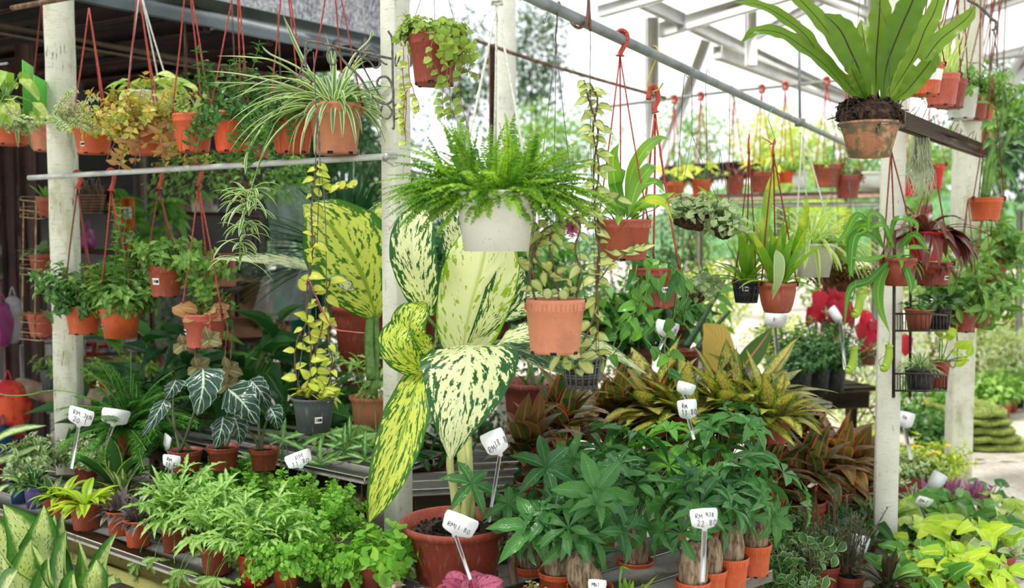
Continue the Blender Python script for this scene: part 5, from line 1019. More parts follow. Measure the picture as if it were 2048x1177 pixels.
for q in ([(928, 800, .08), (926, 750, .1), (925, 705, .1)], [(905, 880, .06), (880, 800, .12), (858, 740, .12)], [(930, 800, .08), (905, 740, .14), (862, 700, .12)], [(928, 740, .1), (890, 680, .16), (850, 628, .16)], [(930, 760, .1), (960, 730, .1), (985, 705, .1)], [(930, 780, .1), (900, 690, .2), (900, 590, .2)], [(932, 780, .1), (1000, 690, .25), (1060, 650, .25)], [(928, 820, .08), (934, 730, .02), (932, 690, -.02)]):
    tube(mb, cr([P(a, b, p.d + e) for a, b, e in q], 10), 4.5 * p.k, 7, 3 * p.k)
mb.build('leaf_stalks', STEMG, p.root)

# second dumb cane behind the post
p = Plant('potted_dumb_cane', 'red-brown pot with lime mottled giant leaves, behind the left side of the middle post', 'plant', 722, 612, 112, 128, d=5.0, pot='maroon', style='lip', rb=.76)
p.rod([(742, 760, -.5), (738, 690, -.45), (740, 640, -.42), (750, 600, -.4)], 9, 7); p.rod([(748, 790, -.5), (752, 690, -.42), (748, 600, -.4), (742, 560, -.4)], 7, 6)
p.big([(752, 640, -.4), (742, 600, -.5), (722, 545, -.55), (690, 490, -.58), (650, 440, -.56), (606, 410, -.5)], [12, 80, 150, 172, 150, 90, 4], FC + A(.25, 0, .1), None, L_DLIME, 'leaf', .08, .03, 2, n=36, nv=12, rr=.45, label='largest lime leaf, lit from behind')
p.big([(760, 560, -.3), (755, 500, -.3), (758, 450, -.3), (775, 400, -.2)], 90, FC, 'ovate', L_DLIME, 'leaf', .08, .03, 2, n=20, nv=8, rr=.8)
p.big([(690, 572, -.45), (640, 540, -.5), (570, 524, -.55), (500, 520, -.6), (424, 518, -.6)], [30, 54, 50, 38, 3], UP + TOCAM * .45, None, L_DCREAM, 'leaf', .12, .12, 1.5, n=30, nv=8, rr=.1)
p.big([(640, 545, -.6), (680, 560, -.65), (700, 580, -.66), (694, 566, -.6)], 30, UP + TOCAM * .4, 'ovate', L_DCREAM, 'leaf', .1, 0, 1, n=14, nv=4, rr=.3)
p.done(L_DLIME, STEMG)

# ============================================================ left plank bench, front row
FB = 'potted plants along the front of the plank bench'; BZ = .35
def bp(label, px, py, w_, h_, pot='brown', style='std', z=BZ, name='potted_plant', **kw): return Plant(name, label, 'plant', px, py, w_, h_, z=z, pot=pot, style=style, group=kw.pop('group', FB), **kw)
p = bp('blue pot at the left end of the plank bench with pale variegated straps', 40, 962, 44, 46, 'blue', 'plain', z=.36); p.strap(14, 80, 22, (10, 60), 1.2, 'lance'); p.done(L_DFRONT)
p = bp('purple pot beside the blue one, holding dark green striped straps', 70, 972, 44, 46, 'purple', 'lip'); p.strap(26, 62, 13, (15, 80), 1.3, 'lance', fold=.3); p.done(leafmat('leaf_dark_white_line', rgb(50, 96, 50), rgb(74, 120, 60), center=rgb(196, 210, 170), cw=(.06, .2)))
p = bp('half hidden terracotta pot of green rosettes between the purple pot and the lime straps', 104, 992, 42, 44, 'brown'); p.strap(20, 60, 14, (20, 75), 1.2, 'lance'); p.done(L_SNAKE)
p = bp('terracotta pot with drooping green straps left of the lime-striped plant', 124, 994, 46, 46, 'brown'); p.strap(18, 76, 17, (15, 70), 1.4, 'lance'); p.done(L_DRACL)
p = bp('terracotta pot of bright lime-striped arching straps on the plank bench', 172, 1006, 66, 56, 'brown'); p.strap(26, 92, 21, (10, 80), 1.3, 'lance', fold=.3, nv=4); p.done(L_DRACL)
p = bp('orange pot of dark silver-streaked leaves, behind its twin with the fluted rim', 238, 1020, 52, 52, 'orange'); p.strap(30, 62, 16, (5, 75), 1., 'lance', fold=.4); p.strap(6, 60, 2, (75, 88), .1); p.done(L_PEPD)
p = bp('orange fluted-rim pot of dark silver-streaked leaves at the bench edge', 276, 1038, 58, 58, 'orange', 'fluted'); p.strap(34, 64, 17, (5, 80), 1., 'lance', fold=.4); p.F.build('foliage', L_PEPD, p.root); p.F = MB(); p.strap(5, 40, 16, (40, 80), .6, 'lance', .3, nv=4); p.done(leafmat('leaf_white_pinstripe', rgb(70, 50, 50), rgb(84, 60, 58), stripes=rgb(226, 226, 220), ns=3.2), fname='striped_leaves')
def pteris(p, n, n2):
    for i in range(n):
        a = U(0, 360); q = p.R * .7 * U(0, 1); o = p.c + A(math.cos(a) * q, math.sin(a) * q, -p.H * .1); pts = path(o, dirv(a, U(42, 86)), U(50, 125) * p.k * (1 - .4 * max(0, -math.sin(math.radians(a)))), .6, 6); tube(p.S, pts, .9 * p.k, 4, cap=False); t = nrm(pts[-1] - pts[-2]); x = nrm(np.cross(t, UP + A(.01, 0, 0)))
        for j, (ang, l) in enumerate(((0, 1.), (40, .8), (-40, .8), (85, .6), (-85, .6))):
            r_ = math.radians(ang); p.F.leaf('pt', pts[-1], t * math.cos(r_) + x * math.sin(r_) + A(0, 0, -.25), UP + TOCAM * .3, l * U(38, 58) * p.k, U(8, 12) * p.k, U(0, 1))
    for i in range(n2):
        a = U(180, 360); o = p.c + dirv(a, 0) * p.R * .9; pts = path(o, dirv(a, U(-10, 30)), U(60, 110) * p.k, 2.2, 7); tube(p.S, pts, .9 * p.k, 4, cap=False); t = nrm(pts[-1] - pts[-2]); x = A(1, 0, 0)
        for ang in (0, 35, -35, 75, -75):
            r_ = math.radians(ang); p.F.leaf('pt', pts[-1], t * math.cos(r_) + x * math.sin(r_), TOCAM + UP * .4, U(34, 52) * p.k, U(8, 12) * p.k, U(0, 1))
p = bp('small pot of pale ribbon-leaved fern next to the dark streaked plants', 352, 1052, 64, 54, 'brown'); pteris(p, 64, 5); p.done(L_PTERIS)
p = bp('terracotta pot of ribbon-leaved fern, its fronds trailing over the bench edge', 434, 1088, 72, 62, 'brown'); pteris(p, 70, 7); p.done(L_PTERIS)
p = bp('red pot of ribbon-leaved fern', 512, 1104, 76, 68, 'red', 'plain'); pteris(p, 60, 5); p.done(L_PTERIS)
def maiden(p, n, L=90, el=(10, 85), ll=11, lw=11, gap=5.5): p.bush(int(n * 1.3), L, el, .9, 'fan', ll, lw, gap, r0=.9, sr=.6, bare=.2, jit=.9)
p = bp('terracotta pot overflowing with lacy maidenhair fronds, right of the red pot', 572, 1118, 60, 60, 'orange', 'lip'); maiden(p, 80, 110); p.done(L_MAIDEN, STEMB)
p = bp('terracotta pot behind, fully covered by lacy light green fronds', 640, 1062, 62, 56, 'orange', 'lip'); maiden(p, 110, 120, (15, 85)); p.done(L_MAIDEN, STEMB)
p = bp('small low terracotta pot with a bare rim amid the lacy fronds', 698, 1134, 56, 40, 'brown', 'lip'); maiden(p, 60, 84, (-10, 70)); p.done(L_MAIDEN, STEMB)
p = bp('terracotta pot of rounder scalloped green leaves, right end of the plank bench', 752, 1122, 88, 58, 'brown', 'lip'); p.bush(50, 90, (5, 80), 1., 'fan', 28, 28, 16, sr=.8, jit=.8); p.done(L_MAIDEN, STEMB)
p = bp('hidden pot of dense parsley-like greenery behind the ribbon-leaved ferns', 420, 990, 90, 50, 'brown', z=.35); p.bush(130, 92, (10, 85), .7, 'fan', 15, 14, 7, r0=1.1, sr=.8, jit=.9); p.done(L_PARSLEY)
p = bp('hidden pot of fine bright greenery behind the red pot', 530, 1016, 80, 48, 'brown'); p.bush(110, 96, (10, 85), .7, 'fan', 14, 13, 7, r0=1.1, sr=.8, jit=.9); p.done(L_MAIDEN)
p = bp('tall silver-banded ribbon fern rising behind the fallen price sign', 570, 990, 50, 40, 'brown', z=.35)
for q in ([(560, 980), (562, 930), (568, 880)],):
    p.rod(q, 1.5)
for (x, y, dx) in ((566, 880, 0), (640, 930, .0), (700, 880, .1), (730, 920, .05), (690, 900, .1), (650, 870, .15)):
    o = P(x, y, p.d + dx); p.rod([(575, 985), ((x + 575) / 2 + 6, (y + 985) / 2 - 20, dx / 2), (x, y, dx)], 1.1)
    for a in (90, 30, 150, -20, 200, 250): p.F.leaf('pt', o, A(math.cos(math.radians(a)), U(-.5, .2), math.sin(math.radians(a)) * .8), TOCAM + UP * .7, U(46, 72) * p.k, U(9, 13) * p.k, U(0, 1))
p.done(leafmat('leaf_silver_ribbon', rgb(76, 136, 56), rgb(110, 166, 72), center=rgb(166, 200, 140), cw=(.2, .45), tr=.3))
# second tier left
T2 = 'potted plants on the second plank tier'
p = bp('clump of broad yellow-edged upright straps behind the dark streaked plants', 232, 965, 60, 50, 'brown', z=.36, group=T2); p.strap(12, 120, 34, (45, 85), .5, 'lance', .3, nv=4); p.strap(10, 110, 26, (10, 45), .7, 'lance', .3, nv=4); p.done(L_SNAKE)
p = bp('rosette of white-lined pointed straps in front of the yellow-edged clump', 245, 985, 50, 40, 'brown', z=.36, group=T2); p.strap(20, 80, 20, (15, 75), .6, 'lance', .3, nv=4); p.done(leafmat('leaf_white_centre', rgb(86, 120, 60), rgb(110, 140, 70), center=rgb(222, 226, 180), cw=(.15, .4)))
p = bp('creamy-leaved small shrub left of the price sign reading 20', 70, 930, 54, 48, 'brown', z=.35, group=T2); p.bush(70, 74, (20, 88), .4, 'ov', 17, 10, 9, jit=.8); p.done(L_FIC)
p = bp('creamy-leaved small shrub right of the price sign stick', 172, 925, 50, 48, 'brown', z=.35, group=T2); p.bush(64, 70, (20, 88), .4, 'ov', 16, 10, 9, jit=.8); p.done(L_FIC)
p = bp('large plain leaf plant cut off by the left edge, above the blue pot', -30, 930, 70, 54, 'brown', z=.35, group=T2)
for q in ([(-30, 900), (10, 870), (50, 858), (92, 852)], [(-30, 930), (20, 915), (60, 900), (80, 892)], [(-30, 960), (20, 1000), (40, 1010)]): p.big(q, 34, UP + TOCAM * .5, 'ovate', L_DFRONT, 'leaf', .1, .02, 2, 18, 4, .5)
p.done(L_MIDL)
p = bp('feathery asparagus-like fern spilling beside the mossy post', 262, 862, 60, 50, 'brown', z=.56, group=T2)
for i in range(90):
    a = U(0, 360); pts = path(p.c + A(U(-12, 12), U(-12, 12), 0) * p.k, dirv(a, U(10, 85)), U(70, 170) * p.k, 1.2, 12, .06); tube(p.S, pts, .9 * p.k, 4, cap=False)
    for j in range(30):
        o, t = at(pts, .15 + .85 * j / 30); x = nrm(np.cross(t, UP + A(.01, 0, 0)))
        for sg in (1, -1):
            for e in (.2, .8): p.F.leaf('needle', o, x * sg + t * e + A(0, 0, U(-.2, .2)), UP, U(12, 24) * p.k, 2.6 * p.k, U(0, 1))
p.done(L_ASP)
def aloc(label, px, py, w_, h_, z, leaves, pot='maroon', name='potted_plant', mat=None):
    p = Plant(name, label, 'plant', px, py, w_, h_, z=z, pot=pot, group='silver-veined plants')
    for (bx, by, tx, ty, w2, dd, rr_) in leaves:
        mx, my = bx + (tx - bx) * .45 + (ty - by) * .05, by + (ty - by) * .4
        p.big([(bx, by, dd), (mx, my, dd - .06), (tx, ty, dd - .05)], w2, [TOCAM + UP * .4, TOCAM + UP * .1], 'wing', mat or L_ALOC, 'leaf', -.14, .08, 4, 26, 10, rr_, sc=.07)
        f = .15; sx, sy = bx + (tx - bx) * f, by + (ty - by) * f
        p.rod([(px + U(-12, 12), py + 4, 0), ((px + sx) / 2 + U(-14, 14), (py + sy) / 2, dd / 2), (sx, sy, dd + .01)], 3.2, 2.)
    return p.done(L_ALOC, plain('dark_olive_stem', rgb(84, 92, 56), .5))
aloc('pot of dark wavy leaves with bold silver veins, the frontmost and brightest leaf', 372, 900, 66, 46, .56, [(406, 738, 394, 832, 78, -.1, .9), (330, 800, 284, 874, 34, -.05, .5), (352, 760, 330, 800, 40, .1, .1)])
aloc('pot of silver-veined leaves behind the centre of the parsley-like greenery', 446, 893, 66, 50, .56, [(456, 778, 516, 850, 72, -.05, .5), (446, 834, 430, 898, 48, -.1, .3), (480, 790, 470, 850, 46, .1, .2)])
aloc('pot of silver-veined leaves nearest the grey hanging pot', 528, 897, 60, 46, .56, [(468, 835, 480, 890, 46, -.02, .2), (540, 815, 556, 860, 40, .0, .3), (500, 760, 540, 820, 44, .1, .1)])
# back foliage, left middle
BF = 'broad dark foliage plants at the back of the left benches'
for (px_, py_, w_, lab, n_, L_, ll, lw, mt, z_) in ((300, 850, 60, 'glossy dark-leaved plant behind the lower hanging pots', 40, 190, 104, 38, L_DARKL, .42), (395, 842, 60, 'dense dark plant behind the furry bronze leaves', 44, 200, 96, 34, L_DARKL, .42), (475, 846, 64, 'broad plain green plant left of the yellow-edged twining vine', 44, 220, 104, 42, L_DARKL, .42),
        (560, 838, 60, 'tall plain green leaves behind the yellow-edged twining vine', 40, 210, 110, 38, L_DARKL, .42), (350, 830, 56, 'mid green pointed plant behind the bronze-leaved hanging pot', 34, 190, 90, 30, L_MIDL, .42), (650, 850, 60, 'dark bushy plant below the brown pot left of the middle post', 40, 120, 60, 28, L_DARKL, .42)):
    p = Plant('potted_plant', lab, 'plant', px_, py_, w_, 50, z=z_, pot='dark', group=BF); p.petiole(n_, L_, ll, lw, 'acf', (5, 85), .5, ang=(-40, 60), lv=.3); p.done(mt)
p = Plant('potted_plant', 'rubbery oval-leaved plant at the foot of the mottled leaves, left of the middle post', 'plant', 712, 765, 56, 100, z=.42, pot='dark'); p.petiole(8, 40, 54, 32, 'acf', (50, 85), .3, ang=(10, 60)); p.done(L_MIDL)
p = Plant('potted_plant', 'pale terracotta pot with ribbon fronds hanging over its rim, left of the middle post', 'plant', 742, 792, 84, 96, z=.56, pot='peach', style='lip'); pteris(p, 14, 6); p.done(L_PTERIS)
p = Plant('potted_plant', 'second tall terracotta pot left of the middle post, below the pale one', 'plant', 742, 915, 76, 90, z=.35, pot='brown'); p.bush(10, 50, (20, 70), .8, 'ov', 18, 10, 9); p.done(L_BUSH2)
p = Plant('potted_plant', 'black pot with variegated leaves below the grey hanging pot', 'plant', 662, 905, 84, 74, z=.35, pot='black', style='lip'); p.bush(30, 60, (10, 80), .7, 'ovb', 26, 15, 12); p.bush(16, 40, (0, 60), .6, 'fan', 16, 15, 8); p.done(L_PTERIS)
# dark strap dracaena behind the post
p = Plant('potted_plant', 'fountain of long dark green straps behind the lime mottled leaf', 'plant', 700, 560, 90, 90, d=5.6, pot='dark'); p.c = p.c + A(0, 0, .12); p.strap(70, 280, 13, (5, 88), .9, 'lance', .3, ns=12, az=(0, 360)); p.strap(30, 300, 12, (0, 45), .8, 'lance', .3, az=(150, 210)); p.done(L_DRAC)
# ============================================================ foreground left leaves
p = Plant('potted_dumb_cane', 'foreground clump of cream-centred green leaves in the bottom left corner', 'plant', 90, 1270, 130, 110, d=3.15, pot='brown')
for (bx, by, tx, ty, w_, dd, rr_) in ((120, 1240, 20, 1010, 84, .1, .3), (60, 1240, 86, 1012, 70, .1, .6), (110, 1230, 130, 1020, 50, .16, .2), (140, 1260, 146, 1062, 74, .0, .8), (170, 1230, 160, 1080, 66, -.05, .4), (170, 1230, 246, 1062, 44, .0, .5), (60, 1260, -14, 1085, 76, -.08, .9), (130, 1260, 60, 1090, 70, -.1, .2), (180, 1280, 190, 1120, 60, -.12, .7), (200, 1260, 238, 1150, 50, -.08, .1), (80, 1290, 100, 1110, 70, -.15, .5), (20, 1290, 30, 1140, 70, -.2, .3), (150, 1290, 140, 1150, 80, -.2, .6), (120, 1200, 112, 1030, 44, .2, .4), (30, 1200, -10, 1030, 60, .2, .5), (10, 1280, 70, 1080, 60, -.05, .8)):
    p.big([(bx, by, dd + .05), ((bx + tx) / 2 + U(-14, 14), (by + ty) / 2 - 20, dd), (tx + U(-14, 14), ty, dd - .12)], w_ * U(1.15, 1.5), [FC + A(U(-.8, .8), 0, .3), FC + A(U(-1., 1.), 0, U(.2, 1.2))], 'ovate', L_DFRONT, 'leaf', .22, .09, 1.8, 24, 8, rr_)
    p.rod([(90 + U(-20, 20), 1270), ((90 + bx) / 2, 1250), (bx, by, dd + .05)], 4)
p.done(L_DFRONT)
# ============================================================ begonia etc foreground centre
p = Plant('potted_begonia', 'pink and dark-veined ruffled begonia at the bottom edge in front of the huge tub', 'plant', 930, 1200, 80, 60, d=3.05, pot='brown')
p.petiole(22, 40, 58, 50, 'htb', (25, 85), .4, ang=(-20, 70), face=1.2); p.done(L_BEG, STEMR)
p = Plant('potted_plant', 'mauve-pink foliage just showing at the bottom edge left of the begonia', 'plant', 815, 1215, 60, 50, d=3.05, pot='brown'); p.bush(18, 50, (20, 80), .5, 'ovb', 34, 20, 16); p.done(leafmat('leaf_mauve', rgb(206, 160, 170), rgb(140, 150, 120)), STEMR)
p = Plant('potted_plant', 'tiny pinkish rosette plant at the bottom edge right of the begonia', 'plant', 1070, 1195, 50, 40, d=3.05, pot='brown'); p.bush(30, 34, (20, 80), .5, 'rd', 9, 8, 6); p.done(leafmat('leaf_pink_green', rgb(196, 170, 140), rgb(150, 180, 110)), STEMR)
p = Plant('potted_plant', 'low green straps with a nodding bud at the bottom edge below the swollen trunks', 'plant', 1258, 1215, 60, 50, d=3.0, pot='brown'); p.strap(10, 90, 14, (60, 88), .3, 'lance'); p.rod([(1240, 1190), (1240, 1160), (1244, 1135)], 2.2); p.F.leaf('ov', P(1238, 1138, 3.), A(1, 0, .1), UP, 28 * p.k, 14 * p.k, .2); p.done(L_ORCH)
p = Plant('potted_plant', 'dark little plant in a pot hidden behind the tub, trunk like a braided stem', 'plant', 1030, 1180, 50, 60, d=3.3, pot='dark'); p.rod([(1030, 1180), (1026, 1140), (1032, 1090)], 9, 5); p.bush(10, 40, (20, 80), .5, 'ov', 18, 10, 9, off=(0, 0, 90)); p.done(L_PACH, BARK)

# ============================================================ swollen-trunk plants
PG = 'swollen-trunk money plants on the low right bench'
def pachira(label, px, py, w_, h_, tw, th_, z=None, d=None, bend=0, heads=(), pot='orange', top=None, n=10, spread=1.):
    p = Plant('potted_money_tree', label, 'plant', px, py, w_, h_, z=z, d=d, pot=pot, style='fluted', rb=.8, group=PG, soil=plain('red_grit', rgb(120, 70, 48), .95, rgb(80, 50, 36), 80., .4, .6, .8))
    mb = MB(); k = p.k; pts = []; rs = []
    for i in range(11):
        t = i / 10; pts.append(p.c + A(bend * math.sin(t * 2.2) * k, 0, (t * th_ - h_ * .12) * k)); rs.append(tw * .5 * k * (.86 + .34 * math.sin(t * 2.4 + .3) - .42 * t ** 1.6 + .03 * math.sin(i * 1.9)) * (.6 if i == 10 else 1))
    tube(mb, cr(pts, 20), np.interp(np.linspace(0, 1, 21), np.linspace(0, 1, 11), rs), 16); mb.build('trunk', TRUNK, p.root)
    tp = pts[-1]
    for i in range(n):
        a = 360 * i / n + U(-20, 20); e = U(28, 85); L_ = U(45, 115) * spread; p.palm(tp, dirv(a, e), L_, RNG.choice((5, 6, 6, 7)), U(58, 84), U(19, 26), 'lnw' if i % 3 else 'ob', 68, 1.2, .4)
    return p
pr = [('swollen-trunk plant at the bench corner, rightmost of its row', 1508, 1086, 72, 66, 52, 62), ('swollen-trunk plant second from the bench corner, clearest orange pot', 1462, 1112, 74, 72, 50, 78), ('swollen-trunk plant with the price sign 22.80 before it', 1420, 1138, 70, 60, 48, 78), ('squat swollen-trunk plant left of the 22.80 sign stick', 1386, 1160, 74, 60, 56, 88)]
for i, (lab, x, y, w_, h_, tw, th_) in enumerate(pr):
    p = pachira(lab, x, y, w_, h_, tw, th_, z=.38, n=9); p.done(L_PACH, STEMG)
p = pachira('swollen-trunk plant in front of the tub, upright grey trunk', 1116, 1142, 82, 56, 52, 56, d=3.2, n=10); p.done(L_PACH)
p = pachira('swollen-trunk plant with a fat bent trunk at the bottom edge', 1180, 1172, 96, 60, 66, 84, d=3.1, bend=-18, n=10); p.done(L_PACH)
p = pachira('swollen-trunk plant hidden in the middle of the leafy cluster', 1270, 1120, 76, 60, 50, 80, d=3.5, n=16, spread=1.5); p.done(L_PACH)
p = pachira('swollen-trunk plant hidden at the back of the leafy cluster', 1340, 1060, 70, 60, 48, 60, d=3.85, n=16, spread=1.5); p.F.build('foliage', L_PACHL, p.root); p.F = MB(); p.S.build('stems', STEMG, p.root)
p = pachira('swollen-trunk plant at the back right of the leafy cluster', 1440, 1020, 70, 60, 48, 60, d=3.95, n=16, spread=1.4); p.done(L_PACH)
p = pachira('swollen-trunk plant at the back left of the leafy cluster', 1200, 1050, 70, 60, 48, 50, d=3.8, n=16, spread=1.6); p.done(L_PACH)
p = pachira('small hand-leaved plant reaching over the huge tub rim', 1060, 1130, 66, 60, 40, 60, d=3.4, n=4)
for (x, y, dd, r_, pl_, tl) in ((943, 968, -.1, 1., 70, (.2, -.8, .7)), (1092, 935, -.1, 1., 84, (0, -.8, .6)), (1068, 1058, -.25, 1.3, 96, (0, -.7, .6)), (1016, 1008, -.1, .8, 60, (0, -.8, .6)), (1190, 985, -.25, 1.3, 110, (.1, -.9, .4)), (1000, 1040, -.05, .5, 40, (0, -.5, .8)), (1102, 1040, -.2, .9, 84, (.1, -.8, .5)), (1235, 1040, -.25, 1., 84, (0, -.8, .5)), (1180, 1110, -.3, .7, 60, (0, -.7, .6))):
    b = P(x, y, p.d + dd); s_ = P(1080 + (x - 1080) * .3, 1080, p.d); pts = cr([s_, (s_ + b) / 2 + A(0, 0, .04), b], 8); tube(p.S, pts, 1.4 * p.k, 5); ax = nrm(A(*tl)); X_ = nrm(np.cross(ax, UP)); Y_ = np.cross(X_, ax); a0 = U(0, 6); r0_ = U(0, 1)
    for j in range(6):
        a = a0 + j * 1.047 + U(-.15, .15); dv = math.cos(a) * X_ + math.sin(a) * Y_ + ax * .15; p.F.leaf('lnw', b, dv, ax, pl_ * U(.75, 1.1) * p.k, pl_ * .3 * p.k, min(1, max(0, r0_ + U(-.15, .15))))
p.done(L_PACH)
for i, (x, y, dd) in enumerate(((1280, 880, 3.75), (1330, 890, 3.7), (1385, 910, 3.7), (1450, 900, 3.8), (1240, 900, 3.8), (1420, 960, 3.6), (1350, 970, 3.55), (1500, 950, 3.75), (1300, 930, 3.6), (1480, 990, 3.6), (1400, 880, 3.85))):
    pass
# ============================================================ red-edged plants
RG = 'red-edged foliage plants'
def agl(label, px, py, w_, z, n=3, L=120, lw=36, pot='maroon', mat=L_AGLR, h_=60, d=None):
    p = Plant('potted_aglaonema', label, 'plant', px, py, w_, h_, z=z, d=d, pot=pot, group=RG)
    for s_ in range(n):
        ox, oy, oz = U(-30, 30), U(-26, 26), U(0, 60); b = p.c + A(ox, oy, oz) * p.k; tube(p.S, [p.c + A(ox * .4, oy * .4, -8) * p.k, b], 4.5 * p.k, 6)
        for i in range(11):
            a = 137.5 * i + U(-15, 15); e = 12 + 68 * i / 10; pts = path(b + UP * i * 2.5 * p.k, dirv(a, e), L * U(.7, 1.05) * p.k, 1.1, 10, .03); o_ = dirv(a, 0)
            blade(p.F, pts, lw * .58 * p.k * U(.8, 1.1), [UP - o_ * e / 70, UP + o_ * .3], .22, .05, 2.5, 4, U(0, 1), 'ovate')
    return p.done(mat, STEMR)
agl('red-edged plant right of the big brown tub, leaves fanning left', 1120, 905, 80, .5, 4, 130); agl('red-edged plant between the slotted pot and the 13.80 sign', 1240, 870, 80, .5, 4, 125); agl('dark red plant low behind the hand-leaved cluster, right of the 38.80 sign', 1070, 960, 80, .5, 3, 110, mat=L_AGLR2); agl('red-edged plant behind the hand-leaved cluster', 1330, 880, 80, .5, 4, 120)
agl('deep red plant tucked below the 13.80 sign', 1420, 880, 80, .5, 3, 115, mat=L_AGLR2)
for (x, y, d_, lab, m_) in ((1530, 1010, 4.4, 'red-edged plant at the bench corner, right of the hand-leaved cluster', L_AGLR), (1610, 1000, 4.7, 'tallest red-edged plant in the group left of the pitcher plant post', L_AGLR), (1665, 980, 5.1, 'orange-tinged red-edged plant closest to the pitcher plant post', leafmat('leaf_orange_edged', rgb(150, 110, 60), rgb(110, 112, 56), mott=rgb(84, 100, 50), rib=rgb(214, 120, 90), edge=rgb(206, 110, 80), ew=(.78, .92))), (1560, 930, 5.2, 'red-edged plant at the rear of the group', L_AGLR2), (1700, 1010, 5.3, 'dark reddish plant half behind the pitcher plant post', L_AGLR2)):
    agl(lab, x, y, 84, None, 4, 118, d=d_, mat=m_, h_=90)
# mottled yellow
def crot(label, px, py, w_, z, n, L, lw, d=None):
    p = Plant('potted_croton', label, 'plant', px, py, w_, 60, z=z, d=d, pot='maroon', group='yellow mottled broad-leaved plants'); p.strap(n, L, lw * 1.1, (10, 80), .8, 'ovate', .15, .07, 2.5, 6, .6, lv=.6); p.strap(n, L * .85, lw, (0, 50), .9, 'ovate', .15, .07, 2.5, 6, .8); return p.done(L_CROTON)
crot('yellow mottled plant under the heart-leaved hanging pot', 1380, 830, 80, .66, 18, 150, 40); crot('broadest yellow mottled plant, centre of the mottled group', 1465, 822, 84, .66, 24, 170, 44); crot('yellow mottled plant rising between the spear leaves and the 13.80 sign', 1310, 815, 76, .66, 18, 170, 44); crot('yellow mottled plant at the back of the mottled group', 1510, 800, 76, .66, 22, 185, 46); crot('yellow mottled plant reaching toward the black-potted bushes', 1545, 830, 80, .66, 20, 150, 36)
p = Plant('potted_plant', 'tall yellow-pink mottled leaf standing up among the mottled plants', 'plant', 1440, 800, 60, 40, d=5.0, pot='brown')
p.big([(1438, 790), (1440, 740), (1432, 680), (1408, 648)], [30, 60, 66, 58, 6], FC, None, leafmat('leaf_blond', rgb(206, 186, 96), rgb(206, 160, 96), vein=rgb(160, 140, 70), nv=12, vw=.06, bump=.4, tr=.4), 'leaf', .1, .02, 2, 24, 8); p.big([(1450, 790), (1490, 730), (1520, 690), (1545, 655)], 42, FC, 'lance', leafmat('leaf_green_pink_rib', rgb(70, 104, 50), rgb(80, 110, 50), rib=rgb(206, 130, 100), ribw=.08), 'leaf', .1, .02, 2, 24, 6); p.done(L_CROTON)
p = Plant('snake_plant', 'dark cylindrical spear leaves slanting behind the mottled plants', 'plant', 1375, 700, 50, 60, d=5.2, pot='dark')
for q in ([(1372, 695), (1400, 650), (1450, 560)], [(1395, 700), (1425, 660), (1460, 622)], [(1350, 700), (1340, 640), (1330, 600)]): p.rod(q, 8, 3)
p.done(L_DRAC, plain('dark_spear', rgb(58, 88, 56), .5, rgb(40, 66, 44), 30., stretch=(1, 1, 3)), sname='spear_leaves')
# big brown tub behind
p = Plant('planter_tub', 'big empty-looking dark brown tub behind the giant mottled leaves', 'planter', 1072, 762, 136, 150, d=4.75, pot='dark', style='lip', rb=.76, partname='tub'); p.rod([(1050, 765), (1058, 740), (1052, 700)], 3); p.strap(6, 60, 10, (40, 80), .6); p.done(L_DARKL)
p = Plant('planter_tub', 'dark terracotta tub glimpsed under the giant mottled leaves right of the middle post', 'planter', 850, 900, 110, 110, d=4.5, pot='dark', style='lip', partname='tub'); p.bush(20, 70, (10, 70), .7, 'ov', 30, 14, 14); p.done(L_DARKL)
p = Plant('potted_plant', 'brown pot with dark leaves just right of the middle post, behind the mottled leaves', 'plant', 862, 628, 60, 80, d=5.0, pot='dark'); p.petiole(16, 90, 80, 30, 'acf', (20, 85), .5, ang=(-20, 60)); p.done(L_DARKL)
for (px_, py_, w_, lab, mt) in ((980, 640, 90, 'dark bushy plant filling the gap behind the brightest mottled leaf', L_DARKL), (1180, 640, 90, 'green mass of pointed leaves behind the slotted hanging pot', L_MIDL), (1270, 690, 80, 'deep green plant under the heart-leaved hanging pot', L_DARKL), (1060, 560, 80, 'mid green shrub behind the peach hanging pot', L_MIDL), (930, 560, 80, 'dark green plant behind the white fern pot', L_DARKL), (1350, 640, 70, 'light green leafy shrub behind the small fibre bowl', L_MIDL)):
    p = Plant('potted_plant', lab, 'plant', px_, py_, w_, 90, d=5.9, pot='dark', group='mixed greenery behind the mottled leaves'); p.petiole(36, 110, 60, 26, 'acf', (5, 88), .5, ang=(-50, 60), r0=1.); p.bush(20, 120, (20, 80), .5, 'far', 30, 16, 14); p.done(mt)
# black potted bushes
for i, (x, y, d_, lab) in enumerate(((1600, 742, 6.3, 'small-leaved dark bush in a black pot, leftmost of the black-potted bushes'), (1640, 738, 6.6, 'small-leaved dark bush in a black pot, middle of the black-potted bushes'), (1672, 736, 6.9, 'small-leaved dark bush in a black pot, rightmost of the black-potted bushes'))):
    p = Plant('potted_bush', lab, 'plant', x, y, 42 if i else 50, 52, z=.57, pot='black', style='lip', group='black-potted bushes on the dark bench'); p.bush(60, 118, (25, 88), .3, 'far', 13, 8, 10, jit=.9); p.done(leafmat('leaf_small_dark', rgb(60, 104, 60), rgb(96, 140, 84)))
